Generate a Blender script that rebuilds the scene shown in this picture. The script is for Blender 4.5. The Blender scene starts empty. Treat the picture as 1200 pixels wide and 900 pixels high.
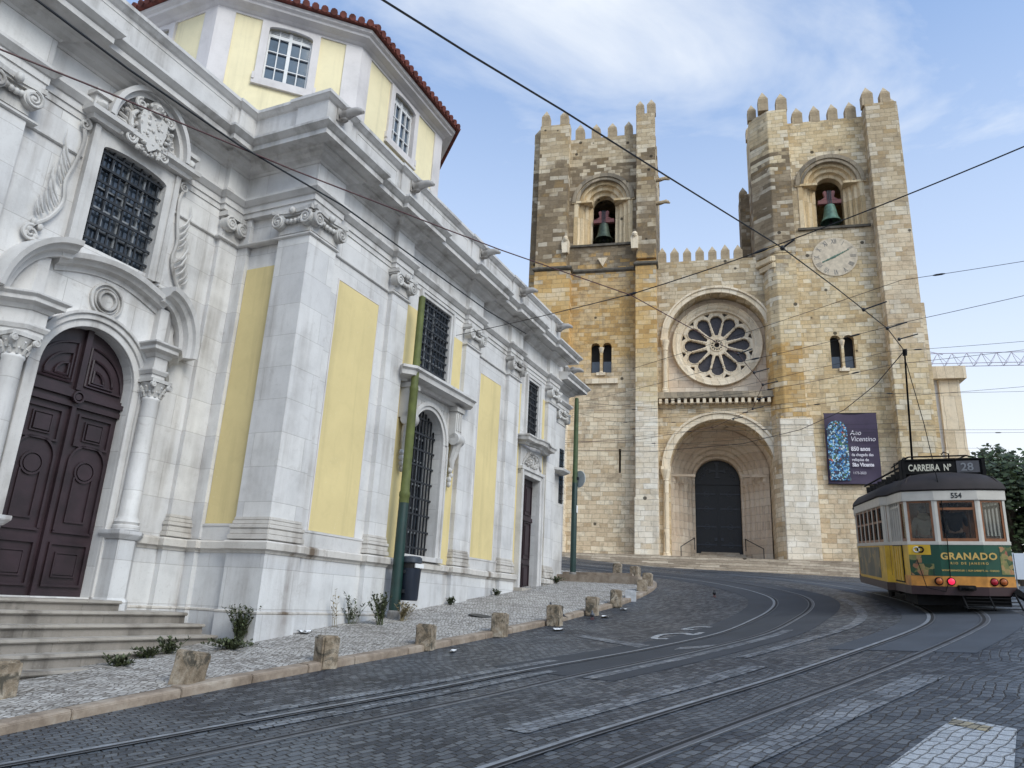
import bpy, bmesh, math, random
import numpy as np
from mathutils import Vector, Matrix
R = math.radians
PI = math.pi
random.seed(7)
S = bpy.context.scene
COL = S.collection

# ------------------------------------------------------------------ camera
cam_d = bpy.data.cameras.new("camera")
cam_d.sensor_width = 36.0
cam_d.lens = 36.0 * 861.0 / 1200.0
cam_d.clip_start = 0.05
cam_d.clip_end = 3000
cam = bpy.data.objects.new("camera", cam_d)
COL.objects.link(cam)
_p, _r = R(16.67), R(2.865)
_up = Vector((0, -math.sin(_p), math.cos(_p)))
_fw = Vector((0, math.cos(_p), math.sin(_p)))
_cx = math.cos(_r) * Vector((1, 0, 0)) + math.sin(_r) * _up
_cy = -math.sin(_r) * Vector((1, 0, 0)) + math.cos(_r) * _up
cam.matrix_world = Matrix(((_cx.x, _cy.x, -_fw.x, 0), (_cx.y, _cy.y, -_fw.y, 0), (_cx.z, _cy.z, -_fw.z, 1.6), (0, 0, 0, 1)))
S.camera = cam

# ------------------------------------------------------------------ sky, sun, exposure
SUN_AZ, SUN_EL = 140.0, 40.0          # compass degrees clockwise from +Y
W = bpy.data.worlds.new("World")
S.world = W
W.use_nodes = True
nt = W.node_tree
for n in list(nt.nodes):
    nt.nodes.remove(n)
def wn(t, **kw):
    n = nt.nodes.new(t)
    for k, v in kw.items():
        setattr(n, k, v)
    return n
out = wn("ShaderNodeOutputWorld"); bg = wn("ShaderNodeBackground")
bg.inputs[1].default_value = 0.11
sky = wn("ShaderNodeTexSky", sky_type='NISHITA', sun_disc=False)
sky.sun_elevation = R(SUN_EL); sky.sun_rotation = R(SUN_AZ)
sky.air_density = 1.0; sky.dust_density = 1.6; sky.ozone_density = 1.6
tc = wn("ShaderNodeTexCoord")
sep = wn("ShaderNodeSeparateXYZ"); nt.links.new(tc.outputs['Generated'], sep.inputs[0])
# project the direction on a cloud layer so that clouds flatten towards the horizon
zz = wn("ShaderNodeMath", operation='ADD'); nt.links.new(sep.outputs[2], zz.inputs[0]); zz.inputs[1].default_value = 0.22
zm = wn("ShaderNodeMath", operation='MAXIMUM'); nt.links.new(zz.outputs[0], zm.inputs[0]); zm.inputs[1].default_value = 0.12
dv = wn("ShaderNodeVectorMath", operation='DIVIDE')
cmb = wn("ShaderNodeCombineXYZ")
for i in range(3):
    nt.links.new(zm.outputs[0], cmb.inputs[i])
nt.links.new(tc.outputs['Generated'], dv.inputs[0]); nt.links.new(cmb.outputs[0], dv.inputs[1])
mp = wn("ShaderNodeMapping"); mp.inputs['Rotation'].default_value = (0, 0, R(-32)); mp.inputs['Scale'].default_value = (1.0, 2.1, 0.6)
mp.inputs['Location'].default_value = (0.9, 1.1, 0)
nt.links.new(dv.outputs[0], mp.inputs[0])
n1 = wn("ShaderNodeTexNoise"); n1.inputs['Scale'].default_value = 1.35; n1.inputs['Detail'].default_value = 9; n1.inputs['Roughness'].default_value = 0.56; n1.inputs['Distortion'].default_value = 0.45
nt.links.new(mp.outputs[0], n1.inputs['Vector'])
r1 = wn("ShaderNodeValToRGB"); r1.color_ramp.elements[0].position = 0.47; r1.color_ramp.elements[1].position = 0.70
nt.links.new(n1.outputs[0], r1.inputs[0])
# thin veil that thickens towards the horizon
hz = wn("ShaderNodeMapRange"); hz.inputs[1].default_value = 0.12; hz.inputs[2].default_value = 0.78; hz.inputs[3].default_value = 1.0; hz.inputs[4].default_value = 0.06
nt.links.new(sep.outputs[2], hz.inputs[0])
mx = wn("ShaderNodeMath", operation='MAXIMUM'); nt.links.new(r1.outputs[0], mx.inputs[0]); nt.links.new(hz.outputs[0], mx.inputs[1])
ml = wn("ShaderNodeMath", operation='MULTIPLY'); nt.links.new(mx.outputs[0], ml.inputs[0]); ml.inputs[1].default_value = 0.92
mix = wn("ShaderNodeMix", data_type='RGBA')
gain = wn('ShaderNodeVectorMath', operation='MULTIPLY'); gain.inputs[1].default_value = (1.12, 1.70, 2.12); nt.links.new(sky.outputs[0], gain.inputs[0])
warm = wn('ShaderNodeValToRGB'); warm.color_ramp.elements[0].position = .02; warm.color_ramp.elements[0].color = (.87, .83, .76, 1); warm.color_ramp.elements[1].position = .42; warm.color_ramp.elements[1].color = (.68, .72, .77, 1); nt.links.new(sep.outputs[2], warm.inputs[0])
warm10 = wn('ShaderNodeVectorMath', operation='SCALE'); warm10.inputs['Scale'].default_value = 10.0; nt.links.new(warm.outputs[0], warm10.inputs[0]); nt.links.new(warm10.outputs[0], mix.inputs[7])
nt.links.new(ml.outputs[0], mix.inputs[0]); nt.links.new(gain.outputs[0], mix.inputs[6])
nt.links.new(mix.outputs[2], bg.inputs[0]); nt.links.new(bg.outputs[0], out.inputs[0])

sun_d = bpy.data.lights.new("sun", 'SUN'); sun_d.energy = 1.75; sun_d.angle = R(30); sun_d.color = (1.0, 0.93, 0.82)
sun = bpy.data.objects.new("sun", sun_d); COL.objects.link(sun)
sd = Vector((math.sin(R(SUN_AZ)) * math.cos(R(SUN_EL)), math.cos(R(SUN_AZ)) * math.cos(R(SUN_EL)), math.sin(R(SUN_EL))))
sun.rotation_euler = sd.to_track_quat('Z', 'Y').to_euler(); sun.location = sd * 80

vs = S.view_settings
vs.view_transform = 'Standard'; vs.look = 'None'; vs.gamma = 1.0; vs.exposure = 0.33; vs.use_curve_mapping = False

# ------------------------------------------------------------------ helpers
def tag(o, label=None, cat=None, group=None, kind=None):
    if label: o["label"] = label
    if cat: o["category"] = cat
    if group: o["group"] = group
    if kind: o["kind"] = kind
    return o
def empty(name, loc, rotz=0.0, label=None, cat=None, group=None):
    o = bpy.data.objects.new(name, None); COL.objects.link(o)
    o.empty_display_size = 0.3
    o.location = loc; o.rotation_euler = (0, 0, rotz)
    return tag(o, label, cat, group)
def link_mesh(name, me, parent=None):
    o = bpy.data.objects.new(name, me); COL.objects.link(o)
    if parent is not None: o.parent = parent
    return o
def dup(o, parent=None):
    c = o.copy(); COL.objects.link(c)
    if parent is not None: c.parent = parent
    for ch in list(o.children):
        d = dup(ch, c)
    return c

class MB:
    """collects geometry and links it as one mesh object"""
    def __init__(s, mp=None):
        s.v = []; s.f = []; s.m = []; s.mp = mp
    def add(s, vs, fs, mat=0):
        b = len(s.v)
        s.v += [s.mp(*p) for p in vs] if s.mp else [tuple(p) for p in vs]
        for f in fs:
            s.f.append([i + b for i in f]); s.m.append(mat)
        return s
    def box(s, x0, x1, y0, y1, z0, z1, mat=0):
        v = [(x0, y0, z0), (x1, y0, z0), (x1, y1, z0), (x0, y1, z0), (x0, y0, z1), (x1, y0, z1), (x1, y1, z1), (x0, y1, z1)]
        return s.add(v, [(3, 2, 1, 0), (4, 5, 6, 7), (0, 1, 5, 4), (1, 2, 6, 5), (2, 3, 7, 6), (3, 0, 4, 7)], mat)
    def prism(s, poly, a0, a1, axis='y', mat=0):
        """polygon in the plane normal to axis, extruded a0..a1 (axis y: (x,z); x: (y,z); z: (x,y))"""
        n = len(poly)
        def P(q, a):
            return (q[0], a, q[1]) if axis == 'y' else ((a, q[0], q[1]) if axis == 'x' else (q[0], q[1], a))
        v = [P(q, a0) for q in poly] + [P(q, a1) for q in poly]
        f = [tuple(range(n)), tuple(range(2 * n - 1, n - 1, -1))]
        for i in range(n):
            j = (i + 1) % n
            f.append((i, i + n, j + n, j))
        return s.add(v, f, mat)
    def ring(s, cx, cz, r0, r1, y0, y1, a0=0.0, a1=PI, n=24, mat=0, ex=1.0):
        """solid arch ring in the x-z plane"""
        full = abs(a1 - a0 - 2 * PI) < 1e-6
        v = []; f = []
        k = n if full else n + 1
        for i in range(k):
            a = a0 + (a1 - a0) * i / n
            c, d = math.cos(a), math.sin(a) * ex
            v += [(cx + r0 * c, y0, cz + r0 * d), (cx + r1 * c, y0, cz + r1 * d), (cx + r1 * c, y1, cz + r1 * d), (cx + r0 * c, y1, cz + r0 * d)]
        for i in range(n):
            p, q = 4 * i, 4 * ((i + 1) % k)
            for e in range(4):
                g = (e + 1) % 4
                f.append((p + e, p + g, q + g, q + e))
        if not full:
            f += [(0, 1, 2, 3), (4 * n + 3, 4 * n + 2, 4 * n + 1, 4 * n)]
        return s.add(v, f, mat)
    def disc(s, cx, cz, r, y0, y1, n=32, mat=0):
        return s.prism([(cx + r * math.cos(2 * PI * i / n), cz + r * math.sin(2 * PI * i / n)) for i in range(n)], y0, y1, 'y', mat)
    def lathe(s, prof, c=(0, 0, 0), n=16, mat=0, axis='z', a0=0.0, a1=2 * PI):
        full = abs(a1 - a0 - 2 * PI) < 1e-6
        k = n if full else n + 1
        m = len(prof); v = []; f = []
        for i in range(k):
            a = a0 + (a1 - a0) * i / n
            for r, z in prof:
                x, y = r * math.cos(a), r * math.sin(a)
                p = (x, y, z) if axis == 'z' else ((x, z, y) if axis == 'y' else (z, x, y))
                v.append((p[0] + c[0], p[1] + c[1], p[2] + c[2]))
        for i in range(n):
            j = (i + 1) % k
            for t in range(m - 1):
                f.append((i * m + t, j * m + t, j * m + t + 1, i * m + t + 1))
        if full:
            if prof[0][0] > 1e-6: f.append(tuple(i * m for i in range(n - 1, -1, -1)))
            if prof[-1][0] > 1e-6: f.append(tuple(i * m + m - 1 for i in range(n)))
        return s.add(v, f, mat)
    def tube(s, pts, r, n=6, mat=0):
        pts = [Vector(p) for p in pts]; m = len(pts)
        rr = r if isinstance(r, (list, tuple)) else [r] * m
        v = []; f = []; ref = None
        for i, p in enumerate(pts):
            t = (pts[min(i + 1, m - 1)] - pts[max(i - 1, 0)]).normalized()
            if ref is None:
                ref = t.orthogonal().normalized()
            ref = (ref - t * ref.dot(t))
            ref = ref.normalized() if ref.length > 1e-6 else t.orthogonal().normalized()
            b = t.cross(ref)
            for k in range(n):
                a = 2 * PI * k / n
                v.append(tuple(p + (ref * math.cos(a) + b * math.sin(a)) * rr[i]))
        for i in range(m - 1):
            for k in range(n):
                l = (k + 1) % n
                f.append((i * n + k, i * n + l, (i + 1) * n + l, (i + 1) * n + k))
        f += [tuple(range(n - 1, -1, -1)), tuple(range((m - 1) * n, m * n))]
        return s.add(v, f, mat)
    def spiral(s, c, R0, y, turns=2.2, r=0.03, flip=1, a0=PI / 2, n=34, mat=0, shrink=0.16):
        pts = []; rad = []
        for i in range(n):
            t = i / (n - 1)
            q = R0 * (1 - t * (1 - shrink)); a = a0 - flip * t * turns * 2 * PI
            pts.append((c[0] + q * math.cos(a), y, c[1] + q * math.sin(a))); rad.append(r * (1 - .45 * t))
        return s.tube(pts, rad, 6, mat)
    def blob(s, c, rx, ry, rz, n=10, m=6, mat=0, jit=0.0):
        prof = [(math.sin(PI * i / m), -math.cos(PI * i / m)) for i in range(m + 1)]
        v = []; f = []
        for i in range(n):
            a = 2 * PI * i / n
            for q, z in prof:
                j = 1 + jit * (random.random() - .5)
                v.append((c[0] + rx * q * math.cos(a) * j, c[1] + ry * q * math.sin(a) * j, c[2] + rz * z))
        k = m + 1
        for i in range(n):
            j = (i + 1) % n
            for t in range(m):
                f.append((i * k + t, j * k + t, j * k + t + 1, i * k + t + 1))
        return s.add(v, f, mat)
    def sweep(s, path, prof, mat=0, up=None):
        """closed profile [(out,z)] along a 2-D path, mitred; out = to the left-hand normal (-do, ds)"""
        n = len(path); v = []; f = []; m = len(prof)
        nr = []
        for i in range(n - 1):
            d = Vector((path[i + 1][0] - path[i][0], path[i + 1][1] - path[i][1])).normalized()
            nr.append(Vector((-d.y, d.x)))
        for i in range(n):
            a = nr[max(i - 1, 0)]; b = nr[min(i, n - 2)]
            k = (a + b); k = k / max(0.2, (1 + a.dot(b)))
            for o_, z in prof:
                v.append((path[i][0] + k.x * o_, path[i][1] + k.y * o_, z + (up(path[i][0]) if up else 0)))
        for i in range(n - 1):
            for t in range(m):
                u = (t + 1) % m
                f.append((i * m + t, i * m + u, (i + 1) * m + u, (i + 1) * m + t))
        f += [tuple(range(m)), tuple(range(n * m - 1, (n - 1) * m - 1, -1))]
        return s.add(v, f, mat)
    def wall(s, x0, x1, z0, z1, y0, y1, ops=(), mat=0, seg=18):
        """slab in the x-z plane, thickness y0..y1, with openings (a,b,zb,zt,kind) kind: 0 flat, 1 round top, 2 segmental"""
        cuts = sorted(set([x0, x1] + [c for o in ops for c in o[:2] if x0 < c < x1]))
        for a, b in zip(cuts[:-1], cuts[1:]):
            c = (a + b) / 2
            rs = sorted([(o[2], o[3]) for o in ops if o[0] < c < o[1]])
            z = z0
            for lo, hi in rs:
                if lo > z + 1e-6: s.box(a, b, y0, y1, z, lo, mat)
                z = max(z, hi)
            if z1 > z + 1e-6: s.box(a, b, y0, y1, z, z1, mat)
        for o in ops:
            if o[4]:
                a, b, zb, zt = o[:4]
                h = (b - a) / 2; cx = (a + b) / 2
                rise = h if o[4] == 1 else min(h, o[4] if o[4] < 1 else h * .28)
                zs = zt - rise
                arc = [(cx - h * math.cos(PI * i / seg), zs + rise * math.sin(PI * i / seg)) for i in range(seg + 1)]
                hf = seg // 2
                for i in range(hf):
                    p, q = arc[i], arc[i + 1]
                    s.prism([(p[0], p[1]), (q[0], q[1]), (q[0], zt), (p[0], zt)], y0, y1, 'y', mat) if i else s.prism([(p[0], p[1]), (q[0], q[1]), (q[0], zt), (p[0], zt)], y0, y1, 'y', mat)
                for i in range(hf, seg):
                    p, q = arc[i], arc[i + 1]
                    s.prism([(p[0], p[1]), (q[0], q[1]), (q[0], zt), (p[0], zt)], y0, y1, 'y', mat)
        return s
    def split(s, name, mats, parent=None, **kw):
        """every connected piece becomes an object of its own"""
        par = list(range(len(s.v)))
        def find(i):
            while par[i] != i:
                par[i] = par[par[i]]; i = par[i]
            return i
        for f in s.f:
            a = find(f[0])
            for b in f[1:]: par[find(b)] = a
        g = {}
        for f, m_ in zip(s.f, s.m): g.setdefault(find(f[0]), []).append((f, m_))
        o = []
        for fs in g.values():
            q = MB(); ids = {}
            for f, m_ in fs:
                q.f.append([ids.setdefault(i, len(ids)) for i in f]); q.m.append(m_)
            q.v = [s.v[i] for i in ids]
            o.append(q.build(name, mats, parent, **kw))
        return o
    def build(s, name, mats, parent=None, smooth=False, bevel=0.0, merge=False):
        me = bpy.data.meshes.new(name)
        me.from_pydata(s.v, [], s.f)
        if not isinstance(mats, (list, tuple)): mats = [mats]
        for m_ in mats: me.materials.append(m_)
        me.polygons.foreach_set("material_index", s.m)
        bm = bmesh.new(); bm.from_mesh(me)
        if merge: bmesh.ops.remove_doubles(bm, verts=bm.verts, dist=1e-4)
        bmesh.ops.recalc_face_normals(bm, faces=bm.faces)
        if bevel > 0:
            es = [e for e in bm.edges if len(e.link_faces) == 2 and e.calc_face_angle(0) > 0.6]
            bmesh.ops.bevel(bm, geom=es, offset=bevel, segments=2, affect='EDGES', clamp_overlap=True)
        bm.to_mesh(me); bm.free()
        if smooth:
            me.polygons.foreach_set("use_smooth", [True] * len(me.polygons))
            try: me.set_sharp_from_angle(angle=R(38))
            except Exception: pass
        me.update()
        return link_mesh(name, me, parent)

def text_obj(name, body, size, mat, parent, loc, rot, extrude=0.004, bold=0.0, align='LEFT', sx=1.0, shear=0.0, spacing=1.0):
    cu = bpy.data.curves.new(name, 'FONT')
    cu.body = body; cu.size = size; cu.extrude = extrude; cu.offset = bold; cu.align_x = align; cu.shear = shear; cu.space_character = spacing
    cu.resolution_u = 3
    t = bpy.data.objects.new("tmp", cu); COL.objects.link(t)
    dg = bpy.context.evaluated_depsgraph_get(); dg.update()
    me = bpy.data.meshes.new_from_object(t.evaluated_get(dg))
    bpy.data.objects.remove(t); bpy.data.curves.remove(cu)
    me.name = name; me.materials.clear(); me.materials.append(mat)
    o = link_mesh(name, me, parent)
    o.location = loc; o.rotation_euler = rot; o.scale = (sx, 1, 1)
    return o

def catmull(pts, k=8):
    P = [Vector(p) for p in pts]; P = [2 * P[0] - P[1]] + P + [2 * P[-1] - P[-2]]
    o = []
    for i in range(1, len(P) - 2):
        for j in range(k):
            t = j / k; a, b, c, d = P[i - 1:i + 3]
            o.append(.5 * ((2 * b) + (c - a) * t + (2 * a - 5 * b + 4 * c - d) * t * t + (3 * b - a - 3 * c + d) * t ** 3))
    o.append(P[-2]); return o

# ------------------------------------------------------------------ materials
class N:
    def __init__(s, name):
        s.m = bpy.data.materials.new(name); s.m.use_nodes = True; s.t = s.m.node_tree
        s.b = s.t.nodes["Principled BSDF"]; s.o = s.t.nodes["Material Output"]
        s.tc = s.t.nodes.new("ShaderNodeTexCoord")
    def n(s, t, **k):
        x = s.t.nodes.new(t)
        for a, b in k.items(): setattr(x, a, b)
        return x
    def l(s, a, b): s.t.links.new(a, b)
    def noise(s, scale, detail=5, rough=.55, vec=None, dist=0.0):
        x = s.n("ShaderNodeTexNoise"); x.inputs['Scale'].default_value = scale; x.inputs['Detail'].default_value = detail; x.inputs['Roughness'].default_value = rough; x.inputs['Distortion'].default_value = dist
        s.l(vec if vec is not None else s.tc.outputs['Object'], x.inputs['Vector']); return x.outputs['Fac']
    def ramp(s, fac, stops, interp='LINEAR'):
        x = s.n("ShaderNodeValToRGB"); cr = x.color_ramp; cr.interpolation = interp
        while len(cr.elements) < len(stops): cr.elements.new(.5)
        for e, (p, c) in zip(cr.elements, stops):
            e.position = p; e.color = (c, c, c, 1) if isinstance(c, (int, float)) else (*c, 1)
        s.l(fac, x.inputs[0]); return x.outputs['Color']
    def mixc(s, fac, a, b, mode='MIX'):
        x = s.n("ShaderNodeMix", data_type='RGBA', blend_type=mode)
        for v, i in ((fac, 0), (a, 6), (b, 7)):
            if isinstance(v, (int, float)): x.inputs[i].default_value = v if i == 0 else (v, v, v, 1)
            elif isinstance(v, tuple): x.inputs[i].default_value = (*v, 1)
            else: s.l(v, x.inputs[i])
        return x.outputs[2]
    def math(s, op, a, b=None, clamp=False):
        x = s.n("ShaderNodeMath", operation=op, use_clamp=clamp)
        for v, i in ((a, 0), (b, 1)):
            if v is None: continue
            if isinstance(v, (int, float)): x.inputs[i].default_value = v
            else: s.l(v, x.inputs[i])
        return x.outputs[0]
    def bump(s, h, strength=.3, dist=.02, prev=None):
        x = s.n("ShaderNodeBump"); x.inputs['Strength'].default_value = strength; x.inputs['Distance'].default_value = dist
        s.l(h, x.inputs['Height'])
        if prev is not None: s.l(prev, x.inputs['Normal'])
        s.l(x.outputs[0], s.b.inputs['Normal']); return x.outputs[0]
    def col(s, c):
        if isinstance(c, tuple): s.b.inputs['Base Color'].default_value = (*c, 1)
        else: s.l(c, s.b.inputs['Base Color'])
    def rough(s, r):
        if isinstance(r, (int, float)): s.b.inputs['Roughness'].default_value = r
        else: s.l(r, s.b.inputs['Roughness'])

def plain(name, c, rough=.6, metal=0.0, var=.18, scale=6.0, bump=.08, spec=None):
    k = N(name)
    f = k.noise(scale, 6)
    d = tuple(x * (1 - var) for x in c); e = tuple(min(1, x * (1 + var)) for x in c)
    k.col(k.ramp(f, [(.3, d), (.7, e)])); k.rough(rough); k.b.inputs['Metallic'].default_value = metal
    if spec is not None: k.b.inputs['Specular IOR Level'].default_value = spec
    if bump: k.bump(k.noise(scale * 9, 4), bump, .01)
    return k.m

def block_vec(k, uscale=1.0):
    sp = k.n("ShaderNodeSeparateXYZ"); k.l(k.tc.outputs['Object'], sp.inputs[0])
    u = k.math('ADD', sp.outputs[0], sp.outputs[1])
    cb = k.n("ShaderNodeCombineXYZ"); k.l(u, cb.inputs[0]); k.l(sp.outputs[2], cb.inputs[1])
    return cb.outputs[0], sp.outputs

def limestone(name, c=(.63, .62, .61), dirt=(.19, .16, .135), bw=1.25, bh=.62, amount=1.0, joints=True, rough=.62):
    """white lioz limestone blocks with veins, rain streaks and lichen"""
    k = N(name); v, xyz = block_vec(k)
    base = k.ramp(k.noise(1.3, 8, .62), [(.28, tuple(x * .8 for x in c)), (.5, c), (.75, tuple(min(1, x * 1.1) for x in c))])
    vein = k.ramp(k.noise(5.5, 7, .7, dist=1.4), [(.46, 0.0), (.5, 1.0), (.55, 0.0)])
    base = k.mixc(k.math('MULTIPLY', vein, .09), base, (.47, .42, .42))
    br = k.n("ShaderNodeTexBrick"); k.l(v, br.inputs['Vector']); br.offset = .5
    for nm, val in (('Scale', 1.0), ('Mortar Size', .006), ('Mortar Smooth', .4), ('Brick Width', bw), ('Row Height', bh), ('Bias', 0.0)): br.inputs[nm].default_value = val
    br.inputs['Color1'].default_value = (.86, .86, .87, 1); br.inputs['Color2'].default_value = (1.06, 1.05, 1.03, 1); br.inputs['Mortar'].default_value = (.62, .6, .58, 1)
    if joints: base = k.mixc(.8, base, br.outputs['Color'], 'MULTIPLY')
    # vertical streaks of dirt
    mpn = k.n("ShaderNodeMapping"); mpn.inputs['Scale'].default_value = (2.6, 2.6, .22); k.l(k.tc.outputs['Object'], mpn.inputs[0])
    st = k.ramp(k.noise(1.0, 7, .6, vec=mpn.outputs[0]), [(.46, 0.0), (.68, 1.0)])
    pat = k.ramp(k.noise(.55, 6, .6), [(.38, 0.0), (.66, 1.0)])
    base = k.mixc(k.math('MULTIPLY', k.math('MULTIPLY', st, pat), .8 * amount, True), base, dirt)
    crk = k.ramp(k.noise(3.4, 9, .75, dist=1.0), [(.56, 0.0), (.70, 1.0)])
    base = k.mixc(k.math('MULTIPLY', k.math('MULTIPLY', crk, pat), .55 * amount, True), base, tuple(x * 1.15 for x in dirt))
    sp = k.ramp(k.noise(38, 3, .6), [(.60, 0.0), (.7, 1.0)])
    base = k.mixc(k.math('MULTIPLY', sp, .22 * amount), base, (.3, .28, .26))
    k.col(base); k.rough(rough)
    nb = k.bump(k.noise(26, 6, .65), .16, .012)
    if joints: k.bump(k.math('SUBTRACT', 1.0, br.outputs['Fac']), .4, .008, nb)
    return k.m

def ashlar(name, zones, bw=.52, bh=.285, patch=None, repl=.0, contrast=1.0, rough=.85, weather=.6):
    """rubble-coursed stone; zones = [(z start, (dark, mid, light))...] from the bottom up, edges broken by noise"""
    k = N(name); v, xyz = block_vec(k)
    wv = k.n("ShaderNodeTexNoise"); wv.inputs['Scale'].default_value = .9; wv.inputs['Detail'].default_value = 3; k.l(k.tc.outputs['Object'], wv.inputs['Vector'])
    wob = k.n("ShaderNodeVectorMath", operation='SCALE'); k.l(wv.outputs['Color'], wob.inputs[0]); wob.inputs['Scale'].default_value = .17
    av = k.n("ShaderNodeVectorMath", operation='ADD'); k.l(v, av.inputs[0]); k.l(wob.outputs[0], av.inputs[1])
    def brick(w, h, off, mort):
        br = k.n("ShaderNodeTexBrick"); k.l(av.outputs[0], br.inputs['Vector']); br.offset = off; br.squash = 1.35; br.squash_frequency = 3
        for nm, val in (('Scale', 1.0), ('Mortar Size', mort), ('Mortar Smooth', .5), ('Brick Width', w), ('Row Height', h), ('Bias', 0.0)): br.inputs[nm].default_value = val
        br.inputs['Color1'].default_value = (0, 0, 0, 1); br.inputs['Color2'].default_value = (1, 1, 1, 1); br.inputs['Mortar'].default_value = (.5, .5, .5, 1)
        return br
    b1 = brick(bw, bh, .43, .014)
    per = b1.outputs['Color']
    big = k.noise(.33, 5, .6); fine = k.noise(7, 6, .65)
    fac = k.math('ADD', k.math('MULTIPLY', per, .40), k.math('MULTIPLY', k.math('ADD', big, fine), .39))
    cur = None
    edge = k.math('ADD', k.math('MULTIPLY', k.math('SUBTRACT', k.noise(.5, 4, .7), .5), 5.0), k.math('MULTIPLY', k.math('SUBTRACT', per, .5), 2.4))
    zz = k.math('ADD', xyz[2], edge)
    for z0, (a, b, c) in zones:
        r = k.ramp(fac, [(.22, a), (.5, b), (.8, c)])
        if cur is None: cur = r
        else:
            t = k.n("ShaderNodeMapRange"); t.inputs[1].default_value = z0 - .35; t.inputs[2].default_value = z0 + .35; k.l(zz, t.inputs[0])
            cur = k.mixc(t.outputs[0], cur, r)
    if patch:
        f = k.ramp(k.math('ADD', k.noise(.42, 5, .62, dist=.4), k.math('MULTIPLY', k.math('SUBTRACT', per, .5), .16)), [(.55, 0.0), (.60, 1.0)])
        cur = k.mixc(k.math('MULTIPLY', f, patch[1]), cur, patch[0])
    if repl:
        rp = k.math('MULTIPLY', k.ramp(per, [(.66, 0.0), (.70, 1.0)]), k.ramp(k.noise(.55, 4, .6), [(.42, 0.0), (.56, 1.0)]))
        cur = k.mixc(k.math('MULTIPLY', rp, repl), cur, (.80, .73, .60))
        rq = k.math('MULTIPLY', k.ramp(per, [(.16, 1.0), (.20, 0.0)]), k.ramp(k.noise(.7, 4, .6), [(.45, 0.0), (.58, 1.0)]))
        cur = k.mixc(k.math('MULTIPLY', rq, repl * .8), cur, (.52, .33, .13))
    dk = k.ramp(k.noise(1.1, 8, .72, dist=.6), [(.49, 0.0), (.72, 1.0)])
    cur = k.mixc(k.math('MULTIPLY', dk, weather * .72), cur, (.14, .11, .08))
    mps = k.n('ShaderNodeMapping'); mps.inputs['Scale'].default_value = (1.3, 1.3, .11); k.l(k.tc.outputs['Object'], mps.inputs[0])
    stk = k.ramp(k.noise(1.0, 7, .65, vec=mps.outputs[0]), [(.52, 0.0), (.72, 1.0)])
    cur = k.mixc(k.math('MULTIPLY', k.math('MULTIPLY', stk, k.ramp(big, [(.4, .1), (.65, 1.0)])), weather * .8), cur, (.13, .10, .075))
    hv = k.n('ShaderNodeTexVoronoi'); hv.inputs['Scale'].default_value = .62; k.l(k.tc.outputs['Object'], hv.inputs['Vector'])
    cur = k.mixc(k.math('MULTIPLY', k.ramp(hv.outputs['Distance'], [(.065, 1.0), (.085, 0.0)]), .85 if weather > .45 else 0.0), cur, (.02, .016, .012))
    pit = k.ramp(k.noise(13, 4, .6), [(.62, 0.0), (.70, 1.0)])
    cur = k.mixc(k.math('MULTIPLY', pit, .4), cur, (.11, .09, .07))
    cur = k.mixc(k.math('MULTIPLY', b1.outputs['Fac'], k.math('ADD', k.math('MULTIPLY', k.noise(1.7, 4), .9), .05)), cur, (.20, .16, .11))
    k.col(cur); k.rough(rough); k.b.inputs['Specular IOR Level'].default_value = .2
    h = k.math('ADD', k.math('MULTIPLY', k.math('SUBTRACT', 1.0, b1.outputs['Fac']), .6), k.math('ADD', k.math('MULTIPLY', per, .45), k.math('MULTIPLY', k.noise(9, 7, .7), .7)))
    k.bump(h, .75, .05)
    return k.m

def paint(name, c, fade=(.08, .8), rough=.8):
    k = N(name)
    b = k.ramp(k.noise(.7, 7, .6), [(.3, tuple(x * .9 for x in c)), (.7, tuple(min(1, x * 1.05) for x in c))])
    mpn = k.n("ShaderNodeMapping"); mpn.inputs['Scale'].default_value = (4, 4, .25); k.l(k.tc.outputs['Object'], mpn.inputs[0])
    st = k.ramp(k.noise(1.0, 6, .6, vec=mpn.outputs[0]), [(.52, 0.0), (.8, 1.0)])
    b = k.mixc(k.math('MULTIPLY', st, .5), b, tuple(x * .58 for x in c))
    b = k.mixc(k.math('MULTIPLY', k.ramp(k.noise(2.3, 8, .7, dist=.5), [(.5, 0.0), (.72, 1.0)]), .28), b, tuple(x * .72 for x in c))
    sc = k.ramp(k.noise(30, 3), [(.68, 0.0), (.73, 1.0)])
    b = k.mixc(k.math('MULTIPLY', sc, .25), b, (.8, .78, .68))
    k.col(b); k.rough(rough); k.bump(k.noise(45, 5, .6), .12, .008); return k.m

def glassy(name, c=(.02, .025, .035), rough=.06):
    k = N(name)
    k.col(k.ramp(k.noise(1.5, 3), [(.3, tuple(x * .6 for x in c)), (.7, tuple(x * 1.5 for x in c))])); k.rough(rough)
    k.b.inputs['Specular IOR Level'].default_value = .8
    k.bump(k.noise(3, 2), .05, .01); return k.m

def thin_glass(name, tint=(.75, .8, .8), gloss=.12):
    k = N(name); t = k.n("ShaderNodeBsdfTransparent"); t.inputs[0].default_value = (*tint, 1)
    g = k.n("ShaderNodeBsdfGlossy"); g.inputs['Roughness'].default_value = .04
    fr = k.n("ShaderNodeFresnel"); fr.inputs[0].default_value = 1.45
    f = k.math('ADD', k.math('MULTIPLY', fr.outputs[0], .8), gloss - .03, True)
    mxs = k.n("ShaderNodeMixShader"); k.l(f, mxs.inputs[0]); k.l(t.outputs[0], mxs.inputs[1]); k.l(g.outputs[0], mxs.inputs[2])
    k.l(mxs.outputs[0], k.o.inputs[0]); return k.m

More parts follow.
